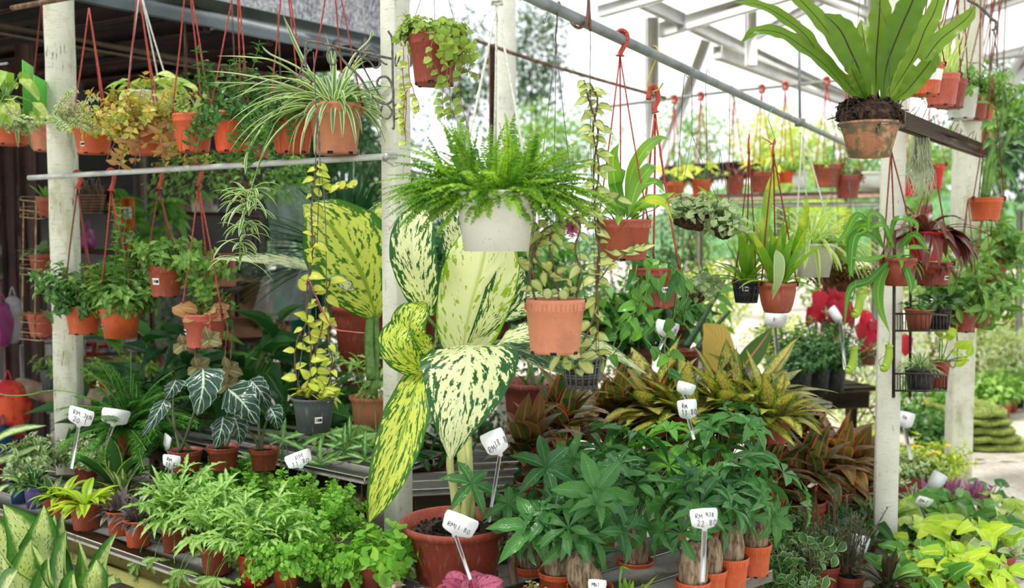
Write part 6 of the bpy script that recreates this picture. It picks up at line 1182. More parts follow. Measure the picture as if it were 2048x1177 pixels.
# ============================================================ pitcher plant, dark-leaved plant, rack
p = Plant('hanging_pitcher_plant', 'pitcher plant with dangling green pitchers in a brown pot against the right-hand post', 'plant', 1796, 516, 74, 56, d=4.35, pot='maroon', style='bowl')
p.hang((1782, 300), mat=CORDD, azs=(200, 350, 80)); mb = MB(); tube(mb, [P(1782, 302, p.d), P(1779, 250, 4.3), P(1790, 200, 4.3)], 1.4 * p.k, 5); mb.build('cord', CORDD, p.root)
NL = [([(1770, 500), (1740, 450), (1700, 470), (1700, 560)], 20), ([(1775, 500), (1720, 430), (1690, 470), (1668, 490)], 14), ([(1775, 505), (1740, 470), (1710, 474), (1702, 540), (1706, 556)], 18), ([(1790, 500), (1765, 450), (1715, 470)], 14), ([(1800, 505), (1820, 495), (1862, 498)], 15), ([(1790, 510), (1740, 560), (1700, 580), (1688, 660)], 16), ([(1785, 520), (1760, 560), (1758, 610), (1780, 668)], 22), ([(1780, 500), (1790, 440), (1830, 445), (1835, 470)], 12), ([(1800, 510), (1820, 560), (1822, 590)], 16), ([(1780, 505), (1765, 440), (1740, 430), (1738, 470)], 13), ([(1795, 500), (1830, 470), (1860, 510)], 16), ([(1775, 510), (1735, 520), (1700, 515)], 14)]
for i, (q, w_) in enumerate(NL): p.big([(a, b, -.03 - .12 * (j / (len(q) - 1)) * (1 + (i % 3) * .3)) for j, (a, b) in enumerate(q)], w_, UP * .6 + TOCAM, 'lance', L_NEP, 'leaf', .12, .04, 2, 20, 4, (i * .37) % 1)
p.strap(14, 60, 12, (-10, 70), 2., 'lance')
for j, (x, y, sx, sy) in enumerate(((1718, 594, 1712, 560), (1706, 706, 1690, 662), (1776, 702, 1780, 668))):
    mb = MB(); dd = p.d - .16; pts = [P(x + 2, y - 12, dd), P(x + 2, y, dd), P(x + 1, y + 14, dd), P(x - 3, y + 28, dd), P(x - 9, y + 36, dd - .005), P(x - 15, y + 32, dd - .005)]
    tube(mb, cr(pts, 20), np.interp(np.linspace(0, 1, 21), [0, .04, .1, .5, .75, .92, 1], np.array([7, 8.4, 6.6, 8.2, 8.4, 5, 2]) * p.k * 1.0), 12); lid = P(x + 2, y - 14, dd); mb.leaf('rd', lid, A(-.6, -.3, .4), UP, 14 * p.k, 11 * p.k, .5)
    mb.build('pitcher', L_PITCH, p.root); tube(p.S, cr([P(sx, sy, dd + .02), P(sx - 6, (sy + y) / 2 + 20, dd), P(x - 18, y + 20, dd), P(x - 15, y + 32, dd)], 14), .8 * p.k, 4)
p.done(L_NEP)
p = Plant('hanging_plant', 'red pot with a mop of drooping maroon straps right of the pitcher plant post', 'plant', 1852, 464, 72, 58, d=4.55, pot='red', style='plain')
p.hang((1868, 330), mat=CORDD, azs=(200, 340, 80)); p.strap(30, 120, 22, (10, 80), 2.3, 'lance', .2, nv=4); p.strap(20, 110, 26, (0, 50), 2.6, 'lance', .2, nv=4, az=(-60, 20), off=(26, 0, 0)); p.strap(6, 190, 9, (30, 70), 1.7, 'strap', .3, az=(0, 360)); p.done(L_MAR, STEMR)
p = Plant('hanging_plant', 'brown pot hanging just below the red pot of maroon straps', 'plant', 1866, 525, 76, 46, d=4.7, pot='maroon', sticker=(18, 30, 12, 8)); p.strap(14, 70, 16, (-10, 40), 2., 'lance'); p.done(L_MAR, STEMR)
p.hang((1870, 470), mat=CORDD, r=1.)
r = empty('wire_rack', P(1838, 790, 4.55), 'black wrought wire rack with two baskets hung on the pitcher plant post', 'rack')
for x, dd in ((1789, 4.44), (1822, 4.85)): mb = MB(); tube(mb, [P(x, 460, dd), P(x - 2, 788, dd)], .0075, 8); box(mb, P(x - 2, 792, dd), .014, .014, .02); mb.build('upright', BLACKI, r)
for yb in (662, 782):
    mb = MB(); c5 = [(1790, 4.44), (1852, 4.36), (1893, 4.52), (1890, 4.72), (1822, 4.85)]
    for dy in (-34, 0):
        c = [P(x, yb + dy * (1 if x < 1860 else .9), d_) for x, d_ in c5]; tube(mb, c + [c[0]], .0045, 6)
    for s_ in range(5):
        (x0, d0), (x1, d1) = c5[s_], c5[(s_ + 1) % 5]
        for f in np.arange(0, 1, .17):
            a = P(x0 + (x1 - x0) * f, yb, d0 + (d1 - d0) * f); b = P(x0 + (x1 - x0) * f, yb - 34, d0 + (d1 - d0) * f); tube(mb, [a, b], .0022, 5)
    for f in np.linspace(.05, .95, 10): tube(mb, [P(1790 + 62 * f, yb, 4.44 - .08 * f), P(1822 + 70 * f, yb, 4.85 - .13 * f)], .0022, 5)
    mb.build('basket', BLACKI, r)
RR = 'small pots in the black wire rack'
p = Plant('potted_plant', 'small terracotta pot on saucer in the upper basket of the black rack', 'plant', 1838, 618, 56, 42, d=4.56, pot='brown', style='lip', group=RR); p.bush(8, 40, (20, 80), .5, 'ov', 18, 10, 9); p.done(L_BUSH2)
p = Plant('potted_plant', 'small black pot of dark leaves in the upper basket of the black rack', 'plant', 1880, 612, 44, 48, d=4.66, pot='black', style='net', group=RR); p.petiole(10, 26, 40, 24, 'acf', (30, 80), .4, ang=(-10, 40)); p.done(L_DARKL)
p = Plant('potted_plant', 'black pot of thin cream-striped stems in the lower basket of the black rack', 'plant', 1840, 738, 60, 44, d=4.56, pot='black', style='plain', group=RR); p.strap(70, 56, 5, (30, 88), 2., fold=.4); p.done(L_SPIDER)
p = Plant('potted_plant', 'brown pot with a lime-leaved climber in the lower basket of the black rack', 'plant', 1880, 722, 40, 54, d=4.68, pot='maroon', group=RR); p.petiole(7, 60, 40, 22, 'ov', (20, 85), .3, az=(-70, 120), ang=(0, 80), face=1.3); p.vine([(1890, 720), (1908, 735), (1915, 700), (1912, 650)], 'ov', 38, 20, 22, 1.5, down=-.5, face=1.5); p.done(L_LIME)
p = Plant('hanging_orchid', 'orange pot with thick canes and long leathery leaves right of the second white post', 'plant', 1972, 396, 66, 46, d=5.3, pot='orange', style='std')
for q in ([(1965, 395), (1975, 330), (2000, 260), (2010, 200)], [(1975, 395), (1985, 340), (2010, 290), (2030, 240)], [(1970, 395), (1980, 350), (1985, 300)]): p.rod(q, 5, 4)
for (bx, by, tx, ty) in ((2005, 230, 1950, 205), (2010, 210, 2050, 190), (2000, 250, 1960, 260), (2015, 240, 2060, 260), (2010, 290, 2060, 300), (2005, 300, 2048, 340), (1995, 320, 2040, 390), (2000, 280, 1965, 300), (2010, 220, 2000, 160), (2020, 250, 2080, 230), (2020, 300, 2080, 330)): p.big([(bx, by, 0), ((bx + tx) / 2, (by + ty) / 2 - 10, -.06), (tx, ty, -.08)], 20, UP + TOCAM * .6, 'lance', L_BUSH2, 'leaf', .2, .03, 2, 12, 4, U(0, 1))
p.hang((1985, 150), mat=CORDD, r=1.2); p.done(L_BUSH2, STEMG, sname='canes')
for (x, y, w_, h_, d_, lab) in ((1926, 606, 60, 58, 5.0, 'brown pot of loose green leaves hanging left of the stained post edge'), (1958, 600, 50, 56, 5.6, 'brown pot just behind and right of the loose-leaved one')):
    p = Plant('hanging_plant', lab, 'plant', x, y, w_, h_, d=d_, pot='maroon', group='brown pots below the potted orchid'); p.bush(24, 130, (30, 88), .4, 'ovb', 34, 15, 16); p.bush(14, 90, (-10, 40), 1.2, 'ovb', 40, 14, 18); p.hang((x + 10, 400), mat=CORDD, r=1.); p.done(L_BUSH)
p = Plant('hanging_plant', 'tall loose green shrub hanging below the orange orchid pot', 'plant', 1990, 520, 50, 50, d=5.8, pot='brown'); p.bush(26, 120, (10, 88), .6, 'ovb', 34, 14, 15); p.hang((1985, 430), mat=CORDD, r=1.); p.done(L_BUSH)
# spanish moss
p = Plant('hanging_air_plant', 'pale grey tangle of air plant hanging from the dark rail', 'plant', 1842, 270, 30, 10, d=4.4, pot=None)
for i in range(140): x = 1842 + U(-16, 16); p.rod([(x, 262, U(-.04, .04)), (x + U(-10, 10), 300, U(-.04, .04)), (x + U(-14, 14), 330 + U(0, 20), 0), (x + U(-18, 18), 370 + U(-30, 30), 0)], .6, n=7)
p.done(L_BUSH, plain('pale_moss', rgb(170, 180, 148), .9), sname='strands')
# second row hanging pots, blurred
SR = 'blurred hanging pots of the second row'
for (x, y, w_, h_, d_, pot, lab, kind) in ((1525, 345, 52, 40, 7.5, 'brown', 'blurred brown pot with pale leaves, above the tall orchid', 0), (1470, 352, 40, 36, 7.8, 'brown', 'blurred brown pot left of the pale-leaved one', 1), (1403, 360, 44, 34, 7.6, 'orange', 'blurred orange pot above the silvery log', 0), (1572, 342, 32, 24, 8.2, 'vivid', 'blurred small bright orange pot', 3), (1655, 330, 58, 44, 7.4, 'brown', 'blurred brown pot with a white rim below the dark grey pipe end', 3), (1696, 352, 52, 44, 7.0, 'maroon', 'blurred maroon pot with a dark curly plant left of the clay pot post', 2),
        (1822, 350, 36, 42, 7.4, 'red', 'blurred red-orange pot just right of the pitcher plant post', 3), (1866, 328, 46, 50, 7.0, 'red', 'blurred red-orange pot below the dark weathered rail', 3), (1350, 365, 40, 34, 8.2, 'orange', 'blurred orange pot behind the broad glossy leaves', 0)):
    ry = 218 - (x - 1180) * .122; p = Plant('hanging_plant', lab, 'plant', x, y, w_, h_, d=8.2, pot=pot, group=SR); p.hang((x - 2, ry + 10), (x - 2, ry, 3), mat=CORD, r=1.1)
    if kind == 0: p.petiole(12, 40, 34, 22, 'acf', (20, 85), .5, ang=(-20, 40)); p.done(L_BG4)
    elif kind == 1: p.strap(20, 44, 8, (10, 80), 1.5); p.done(L_MAR)
    elif kind == 2: p.bush(20, 30, (10, 80), .8, 'far', 9, 6, 5); p.done(L_MAR)
    else: p.bush(12, 36, (20, 80), .7, 'far', 12, 8, 7); p.done(L_BG1)
# crimson leaves
def shelf(label, a, b, dep, th, mat, name='shelf_unit'):
    mid = (a + b) / 2; r = empty(name, A(mid[0], mid[1], 0), label, 'shelf'); mb = MB(); beam(mb, a, b, dep, th); mb.build('shelf_board', mat, r, smooth=False); ax = nrm(b - a); n_ = nrm(np.cross(UP, ax))
    for e in (a + ax * .04, b - ax * .04):
        for s_ in (-1, 1): mb = MB(); o = e + n_ * s_ * (dep / 2 - .03); beam(mb, A(o[0], o[1], 0), A(o[0], o[1], e[2] - th / 2), .03, .03, up=A(0, 1, 0)); mb.build('leg', BROWNP, r, smooth=False)
for j, (x, y) in enumerate(((1665, 640), (1735, 700))):
    p = Plant('potted_anthurium', ['plant with crimson leaves between the bowl orchid and the pitcher plant', 'crimson-leaved plant tucked against the pitcher plant post'][j], 'plant', x, y, 40, 30, d=polepos((1668, 1694)[j])[1], pot='dark', group='crimson-leaved plants'); p.hang(((1668, 1694)[j], (279, 291)[j]), mat=WIREM, r=.6); 
    for i in range(12): a = U(0, 360); pts = path(p.c, dirv(a, U(40, 85)), U(40, 80) * p.k, .5, 5); tube(p.S, pts, 1.2 * p.k, 4); p.F.leaf('ht', pts[-1], A(U(-.6, .6), -.3, -1), TOCAM + UP * .3, U(34, 48) * p.k, U(24, 34) * p.k, U(0, 1))
    p.done(L_RED, STEMR)
p = Plant('hanging_plant', 'dark brown tangled hanging plant between the white square-shouldered pot and the pitchers', 'plant', 1690, 560, 44, 24, d=5.0, pot='dark', style='bowl'); p.bush(40, 70, (10, 88), 1.2, 'ov', 14, 6, 8); p.hang((1690, 440), mat=WIREM, r=.6); p.done(leafmat('leaf_reddish_brown', rgb(140, 66, 54), rgb(96, 92, 50)), BARK)
# ============================================================ floor plants, right bottom
FG = 'low plants on the floor at the lower right'
def fp(label, px, py, w_, h_, pot, d, mat, fn, stem=STEMG, name='potted_plant'):
    p = Plant(name, label, 'plant', px, py, w_, h_, d=d, z=None, pot=pot, group=FG)
    fn(p); return p.done(mat, stem)
heart = lambda n, L=50, ll=44, lw=32: (lambda p: p.petiole(n, L, ll, lw, 'htb', (10, 85), .5, ang=(-30, 50), r0=.9, face=.8))
fp('yellow-lime heart-leaved plant at the bottom edge, brightest of all', 1905, 1150, 90, 60, 'brown', 4.15, L_LIME, heart(34, 60, 48, 30)); fp('second yellow-lime plant up behind the brightest one', 1945, 1090, 80, 50, 'brown', 4.5, L_LIME, heart(26, 56, 48, 28)); fp('small yellow-lime plant left of the brightest one', 1860, 1100, 60, 40, 'brown', 4.5, L_LIME, heart(10, 50, 40, 26))
fp('green heart-leaved plant between post foot and lime plants', 1830, 1130, 80, 60, 'maroon', 4.3, L_MIDL, heart(30)); fp('mid green glossy plant below the curled price sign', 1900, 1030, 80, 46, 'maroon', 4.9, L_MIDL, heart(34)); fp('glossy plant in front of the stained post, lime young leaves', 1850, 1050, 70, 40, 'maroon', 4.8, L_POTHOS, heart(22)); fp('pale-edged green vine plant at the right end of the low row', 1985, 1040, 80, 50, 'brown', 4.95, L_POTHOS, heart(24, 50, 50, 26)); fp('white-veined arrow-leaved plant at the bottom right corner', 2000, 1110, 60, 50, 'brown', 4.4, L_DISCH, heart(18, 60, 44, 24)); fp('dark curly plant by the path right of the magenta leaves', 1975, 990, 50, 30, 'maroon', 5.5, L_DARKL, heart(16, 30, 24, 22))
fp('magenta-purple pointed-leaved plant under the curled white sign', 1900, 1000, 90, 30, 'maroon', 5.2, L_PURP, lambda p: (p.strap(40, 56, 14, (15, 88), .3, 'lance', .3), p.strap(24, 50, 12, (40, 88), .3, 'lance', .3, off=(50, 0, 0)), p.strap(16, 50, 12, (40, 88), .3, 'lance', .3, off=(-44, 0, 0))))
fp('broad green plant at the bottom edge right of the blackish-leaved one', 1850, 1175, 80, 60, 'maroon', 4.05, L_MIDL, heart(26, 56, 52, 36)); fp('yellow-lime plant at the bottom edge nearest the right corner', 1965, 1165, 76, 56, 'brown', 4.1, L_LIME, heart(28, 56, 46, 28)); fp('leafy green plant right behind the pitcher plant post foot', 1812, 1075, 76, 46, 'maroon', 4.75, L_MIDL, heart(26, 50, 44, 30)); fp('green plant in the row between the striped tuft and the lime plants', 1870, 1062, 70, 44, 'maroon', 4.85, L_POTHOS, heart(24, 50, 44, 28)); fp('glossy green plant beside the path, above the arrow-leaved one', 1952, 1060, 76, 46, 'brown', 4.8, L_MIDL, heart(26, 50, 46, 30)); fp('dark green spreading plant left of the pitcher plant post foot', 1715, 1075, 80, 46, 'maroon', 4.7, L_DARKL, heart(26, 60, 44, 24))
fp('low tuft of cream-striped grassy leaves right of the pitcher plant post', 1828, 1010, 70, 30, 'maroon', 5.1, L_SPIDER, lambda p: p.strap(60, 64, 9, (10, 80), 1.5)); fp('second striped grassy tuft left of the pitcher plant post', 1735, 1020, 70, 30, 'maroon', 5.0, L_SPIDER, lambda p: p.strap(50, 70, 9, (10, 80), 1.5))
fp('yellow-flowered cream shrub between the two white posts', 1860, 935, 70, 40, 'maroon', 5.9, L_BG4, lambda p: (p.bush(50, 80, (10, 88), .5, 'far', 17, 12, 9), p.bush(20, 60, (10, 60), .5, 'far', 15, 10, 9))); fp('pale cream-leaved shrub left of the stained post foot', 1810, 950, 70, 40, 'maroon', 5.8, L_FIC, lambda p: p.bush(60, 76, (10, 88), .5, 'far', 17, 12, 9)); fp('small pale shrub glimpsed left of the pitcher plant post', 1722, 950, 60, 40, 'maroon', 6.0, L_BG4, lambda p: p.bush(40, 60, (10, 88), .5, 'far', 16, 11, 9))
mb = MB(); RNG.seed(8)
for i in range(9):
    o = P(1860 + U(-34, 36), 905 + U(-24, 30), 5.75)
    for a in range(7): mb.leaf('far', o, dirv(a * 51, 20), TOCAM + UP, .02, .014, .5)
tag(mb.build('yellow_flowers', plain('yellow_petals', rgb(236, 196, 40), .6), None, P(1860, 905, 5.75)), 'scattered yellow blossoms on the cream shrub', 'flowers', kind='stuff')
fp('blackish-leaved plant in front of the pitcher plant post foot', 1775, 1180, 60, 60, 'maroon', 4.0, L_CORD, lambda p: (p.strap(22, 84, 17, (20, 88), .7, 'lance', .25, off=(0, 0, 20)), p.strap(14, 60, 15, (10, 60), .9, 'lance', .25)), STEMB)
for i, (x, y, d_, lab) in enumerate(((1650, 1130, 4.2, 'needle-leaved herb left, in front of the red-edged plants'), (1700, 1150, 4.2, 'needle-leaved herb around the half hidden price sign'), (1620, 1180, 3.9, 'needle-leaved herb at the bottom edge right of the bench corner'))):
    fp(lab, x, y, 60, 50, 'maroon', d_, L_ROSE, lambda p: [ (lambda pts: (tube(p.S, pts, 1.2 * p.k, 4), [p.F.leaf('needle', *(lambda ot: (ot[0], dirv(U(0, 360), U(0, 50)) + ot[1] * .5))(at(pts, j / 50)), UP, 13 * p.k, 2 * p.k, U(0, 1)) for j in range(50)]))(path(p.c + A(U(-20, 20), U(-20, 20), 0) * p.k, dirv(U(0, 360), U(60, 88)), U(70, 170 if i < 2 else 100) * p.k, .1, 8, .06)) for _ in range(20)], STEMB)
for i, (x, y, d_, lab) in enumerate(((1560, 1120, 3.95, 'cream-edged thick-leaved plant right beside the bench corner'), (1610, 1090, 4.2, 'cream-edged thick-leaved plant behind the needle herbs'), (1590, 1180, 3.75, 'cream-edged thick-leaved plant at the bottom edge'), (1545, 1060, 4.3, 'cream-edged plant under the red-edged one at the corner'))):
    fp(lab, x, y, 70, 50, 'maroon', d_, L_OBT, lambda p: p.bush(34, 80, (10, 85), .6, 'ob', 32, 18, 20, sr=1.6), STEMG)

# ============================================================ signs
price_sign(161, 836, 3.9, 55, 40, (143, 938, .05), 'white price sign reading 20 on a tall stick by the mossy post', [('RM', -.6, .15, .45), ('JKN', .25, .1, .4), ('20.1', -.5, -.55, .5)], roll=-14, yaw=-8)
price_sign(230, 836, 4.3, 50, 36, (212, 890, .02), 'blank back of a white price sign among the feathery fern', [], roll=-14, yaw=25)
price_sign(343, 925, 3.95, 38, 30, (338, 985, .05), 'white price sign reading 13 over the dark silver-streaked plants', [('RM', -.5, .1, .45), ('13.B0', -.6, -.6, .5)], roll=-6, yaw=-6, sw=8)
price_sign(334, 886, 4.3, 20, 34, (342, 920, 0), 'small grey blank price tag leaning behind the 13 sign', [], roll=-20, yaw=-40, sw=4)
price_sign(598, 921, 3.72, 54, 36, None, 'white price sign lying tilted in the ribbon fern, no stick showing', [('RM', -.2, .1, .5), ('11.80', -.6, -.6, .5)], roll=22, yaw=0, pitch=30)
price_sign(991, 888, 3.2, 50, 56, (978, 1045, .12), 'white price sign reading 38 leaning under the shield-shaped mottled leaf', [('RM', -.7, -.5, .45), ('38.8', -.1, -.25, .45)], roll=24, yaw=0)
price_sign(918, 1053, 3.0, 72, 50, (941, 1160, .0), 'white price sign reading 11.80 in front of the huge tub', [('RM11.80', -.65, -.3, .36)], roll=-22, yaw=0)
price_sign(1408, 1040, 2.84, 57, 47, (1405, 1165, .05), 'white price sign reading 22.80 before the swollen trunks', [('RM', -.6, .1, .42), ('NJ8', .15, .25, .36), ('22.80', -.5, -.55, .5)], roll=4, yaw=0, sw=10)
price_sign(1375, 821, 3.8, 40, 44, (1388, 880, 0), 'white price sign reading 13.80 above the hand-leaved cluster', [('RM', -.5, .2, .4), ('13.80', -.6, -.45, .5)], roll=6, yaw=0)
price_sign(1371, 779, 4.0, 38, 28, (1380, 810, 0), 'dirty white price sign with faded blue marks just above the 13.80 sign', [('-.', -.2, 0, .4)], roll=-16, yaw=0)
price_sign(1333, 660, 4.6, 48, 36, (1318, 700, 0), 'white price sign partly covered by heart-shaped leaves', [('KE.8', -.3, -.2, .55)], roll=-14, yaw=0)
price_sign(1194, 1176, 2.95, 38, 34, (1196, 1230, 0), 'white price sign cut off by the bottom edge', [('MN1', -.6, .1, .5)], roll=-4, yaw=0)
price_sign(1846, 1006, 4.6, 40, 28, (1862, 1068, .05), 'white price sign standing in low leaves between the two posts', [('RM-1', -.6, 0, .5)], roll=-22, yaw=10, pitch=-30)
price_sign(1714, 1092, 4.3, 44, 48, (1716, 1177, 0), 'white price sign seen through needle-leaved herbs', [], roll=-12, yaw=-10)
price_sign(1812, 842, 5.6, 38, 36, (1822, 920, 0), 'wooden-sticked white sign leaning right of the pitcher plant post', [('RM', -.5, .1, .4)], roll=-14, yaw=20, sw=9)
price_sign(1872, 966, 5.1, 26, 46, (1862, 1040, 0), 'curled pinkish white sign above the magenta leaves', [], roll=-24, yaw=-30)
price_sign(1551, 642, 5.8, 46, 32, (1560, 790, 0), 'blurred white sign under the bowl orchid', [('8-', -.2, 0, .4)], roll=-4)
price_sign(1672, 632, 5.8, 14, 40, (1690, 740, 0), 'narrow edge-on white sign above the black-potted bushes', [], roll=40, yaw=-50)
price_sign(1936, 790, 7.6, 20, 40, (1940, 820, 0), 'blurred white tag behind the right edge of the stained post', [], roll=20)
# ============================================================ background
def clump(name, label, cat, px, py, w_, h_, d, mat, leaf, n, group=None, trunk=True, T='far', shell=.55, dz=None, pot=None):
    RNG.seed(int(px * 3 + py)); k = d / 2000; c = P(px, py, d); base = A(c[0], c[1], 0 if trunk else c[2] - h_ * k / 2); r = empty(name, base, label, cat, group); F = MB(); S = MB()
    for i in range(n):
        v = nrm(A(RNG.gauss(0, 1), RNG.gauss(0, 1), RNG.gauss(0, 1))); rr = U(shell, 1.) * (1 + .16 * math.sin(v[0] * 5 + px) + .14 * math.sin(v[2] * 6 + py))
        o = c + A(v[0] * w_ / 2 * k * rr, v[1] * (dz or w_ * .35) * k * rr, v[2] * h_ / 2 * k * rr); F.leaf(T, o, v + A(U(-1, 1), U(-1, 1), U(-1, .6)), UP + v * .6, leaf * k * U(.6, 1.2), leaf * .6 * k * U(.7, 1.2), U(0, 1))
    for j in range(5 if trunk else 3):
        e = c + A(U(-.35, .35) * w_ * k, U(-.1, .1) * w_ * k, U(0, .3) * h_ * k); tube(S, cr([base + A(0, 0, 0.0), base * .4 + c * .6 + A(U(-.1, .1), 0, 0), e], 8), max(.012, w_ * k * .018), 6, .006)
    if name == 'hanging_bush':
        for sx in (-.3, .3): tube(S, [c + A(sx * w_ * k, 0, 0), c + A(sx * w_ * k * .9, 0, 0) + UP * (2.95 - c[2])], .004, 5)
    F.build('foliage', mat, r); S.build('trunk' if trunk else 'stems', BARK, r); return r
# trees beyond, centre
TG = 'trees beyond the nursery'
for (x, y, w_, h_, d, m, lf, n, lab) in ((560, 200, 300, 240, 16, L_BG2, 13, 2600, 'dark tree behind the left spider plant'), (700, 330, 300, 300, 15, L_BG2, 12, 2600, 'bushy tree left of the middle post'), (930, 140, 190, 260, 20, L_BG2, 9, 1300, 'airy tree behind the quilted-leaf hanging pot'), (1070, 120, 170, 340, 22, L_BG2, 9, 1500, 'tall tree behind the pale post'), (1110, 290, 240, 160, 18, L_BG1, 9, 1500, 'shrubby tree behind the fern'),
        (1380, 300, 200, 220, 18, L_BG1, 9, 1300, 'light green tree right of the pale glasshouse upright'), (1560, 300, 200, 170, 20, L_BG4, 10, 1300, 'yellow-green tree behind the second row of pots'), (1700, 320, 220, 180, 22, L_BG1, 10, 1300, 'green tree behind the clay pot'), (2010, 260, 200, 300, 26, L_BG2, 12, 2000, 'dark wooded slope tree at the right edge'), (1850, 330, 240, 160, 24, L_BG1, 10, 1500, 'tree behind the two white posts'), (560, 380, 260, 240, 11.5, L_DARKL, 14, 2600, 'dark bush seen past the shed beside the clear plastic sheet'), (650, 250, 240, 220, 12, L_BG2, 12, 2400, 'dark tree crown below the shade netting'), (800, 440, 240, 260, 12, L_BG2, 12, 2200, 'dense bush behind the middle post')):
    clump('tree', lab, 'tree', x, y, w_ * 1.1, h_ * 1.1, d, m, lf * 1.25, int(n * 1.5), TG, shell=.3)
# hills
mb = MB(); n = 40; V = []
for i in range(n):
    x = -30 + 90 * i / (n - 1)
    for j in range(6): V.append(A(x, 60 + j * 2.5, max(-.5, (j / 5) * (3.5 + 2.5 * math.sin(i * .35) + 5 * max(0, (i - 22) / 18)) + .3 * math.sin(i * 2.1 + j))))
mb.add(V, [(i * 6 + j, (i + 1) * 6 + j, (i + 1) * 6 + j + 1, i * 6 + j + 1) for i in range(n - 1) for j in range(5)]); tag(mb.build('hill', plain('wooded_hill', rgb(96, 136, 90), .95, rgb(60, 100, 60), 1.2)), 'hazy wooded hills beyond the trees', kind='structure')
# hedges, right and centre: beds of shrubs
SG = 'shrubs filling the nursery beds'
shr = [(1960, 500, 150, 170, 10.5, L_BG1, 'yellow-green shrub right of the stained post, upper'), (2030, 560, 130, 190, 11, L_BG1, 'leafy shrub against the right edge'), (1990, 640, 160, 110, 9.8, L_BG4, 'yellowish shrub above the pale-flowered bushes'), (1975, 700, 110, 110, 9.4, L_BG3, 'pale-flowered bush above the sod stack'), (2035, 715, 90, 110, 9.2, L_BG3, 'pale-flowered bush at the right edge'), (1870, 560, 110, 150, 9.6, L_BG1, 'shrub behind the black wire rack, upper'), (1860, 700, 110, 110, 8.8, L_BG3, 'whitish shrub behind the black wire rack'), (1850, 800, 120, 120, 7.8, L_MIDL, 'dark-leaved shrub between the two white posts'), (1900, 840, 70, 90, 7.4, L_MIDL, 'dark-leaved shrub left of the stained post'),
       (1720, 740, 120, 90, 8.6, L_BG3, 'pale spotted shrub left of the pitcher plant post'), (1730, 820, 130, 90, 7.8, L_BG3, 'cream shrub above the red-edged plants'), (1660, 560, 140, 120, 10, L_BG1, 'shrub behind the white square-shouldered pot'), (1560, 680, 130, 90, 9, L_BG4, 'yellow shrub behind the mottled plants'), (1540, 440, 150, 110, 10.5, L_BG1, 'shrub behind the orchids, upper'), (1440, 500, 170, 130, 10, L_BG1, 'shrub behind the silvery log'), (1420, 600, 150, 120, 9, L_BG4, 'yellow-green shrub behind the spear leaves'), (1330, 480, 150, 150, 10, L_BG2, 'green shrub behind the squarish pot'), (1240, 560, 160, 180, 9, L_BG2, 'green shrub behind the slotted pot vine'), (1130, 500, 170, 200, 8.6, L_BG2, 'green shrub behind the peach pot vine'), (1000, 560, 180, 220, 8.2, L_DARKL, 'deep green shrub behind the giant cream leaf'), (880, 560, 170, 260, 8, L_DARKL, 'deep green shrub right of the middle post'), (1760, 900, 90, 60, 7., L_BG4, 'low yellow shrub beside the pitcher plant post'), (1640, 440, 130, 90, 11, L_BG4, 'yellow shrub behind the second row of pots'), (1770, 560, 120, 120, 10, L_BG4, 'yellow-green shrub behind the crimson leaves'), (1790, 430, 120, 90, 11, L_BG1, 'shrub behind the pitcher plant post'), (600, 640, 200, 200, 8, L_DARKL, 'dark shrub behind the yellow-edged vine'), (420, 620, 190, 190, 8, L_DARKL, 'dark shrub behind the bronze-leaved hanging pot'), (700, 760, 220, 200, 7, L_DARKL, 'dark shrub behind the brown pots left of the middle post'), (960, 800, 240, 220, 6.6, L_DARKL, 'dark shrub under the big brown tub'), (1200, 780, 240, 160, 6.8, L_DARKL, 'dark shrub behind the red-edged plants')]
for (x, y, w_, h_, d, m, lab) in shr: clump('shrub', lab, 'shrub', x, y, w_ * 1.25, h_ * 1.2, d, m, 15 if m in (L_DARKL, L_MIDL) else 11, 900 if d > 7.5 else 1100, SG)
# pots by the path
PP = 'terracotta pots standing along the path'
for (x, y, w_, h_, pot, lab) in ((1976, 805, 48, 34, 'brown', 'terracotta pot nearest the sod stack along the path'), (2002, 798, 42, 42, 'brown', 'taller terracotta pot second along the path'), (2020, 790, 34, 36, 'brown', 'terracotta pot third along the path'), (2036, 784, 30, 34, 'black', 'black pot at the right edge along the path'), (1870, 888, 46, 34, 'brown', 'terracotta pot showing between the white posts'), (1900, 870, 40, 34, 'brown', 'terracotta pot half behind the stained post'), (1848, 870, 40, 44, 'black', 'black pot between the two white posts')):
    p = Plant('potted_shrub', lab, 'plant', x, y, w_, h_, z=.0, pot=pot, style='lip', group=PP); p.bush(26, 70, (20, 88), .5, 'far', 20, 12, 12); p.done(L_BUSH2 if x < 1920 else L_BG1)
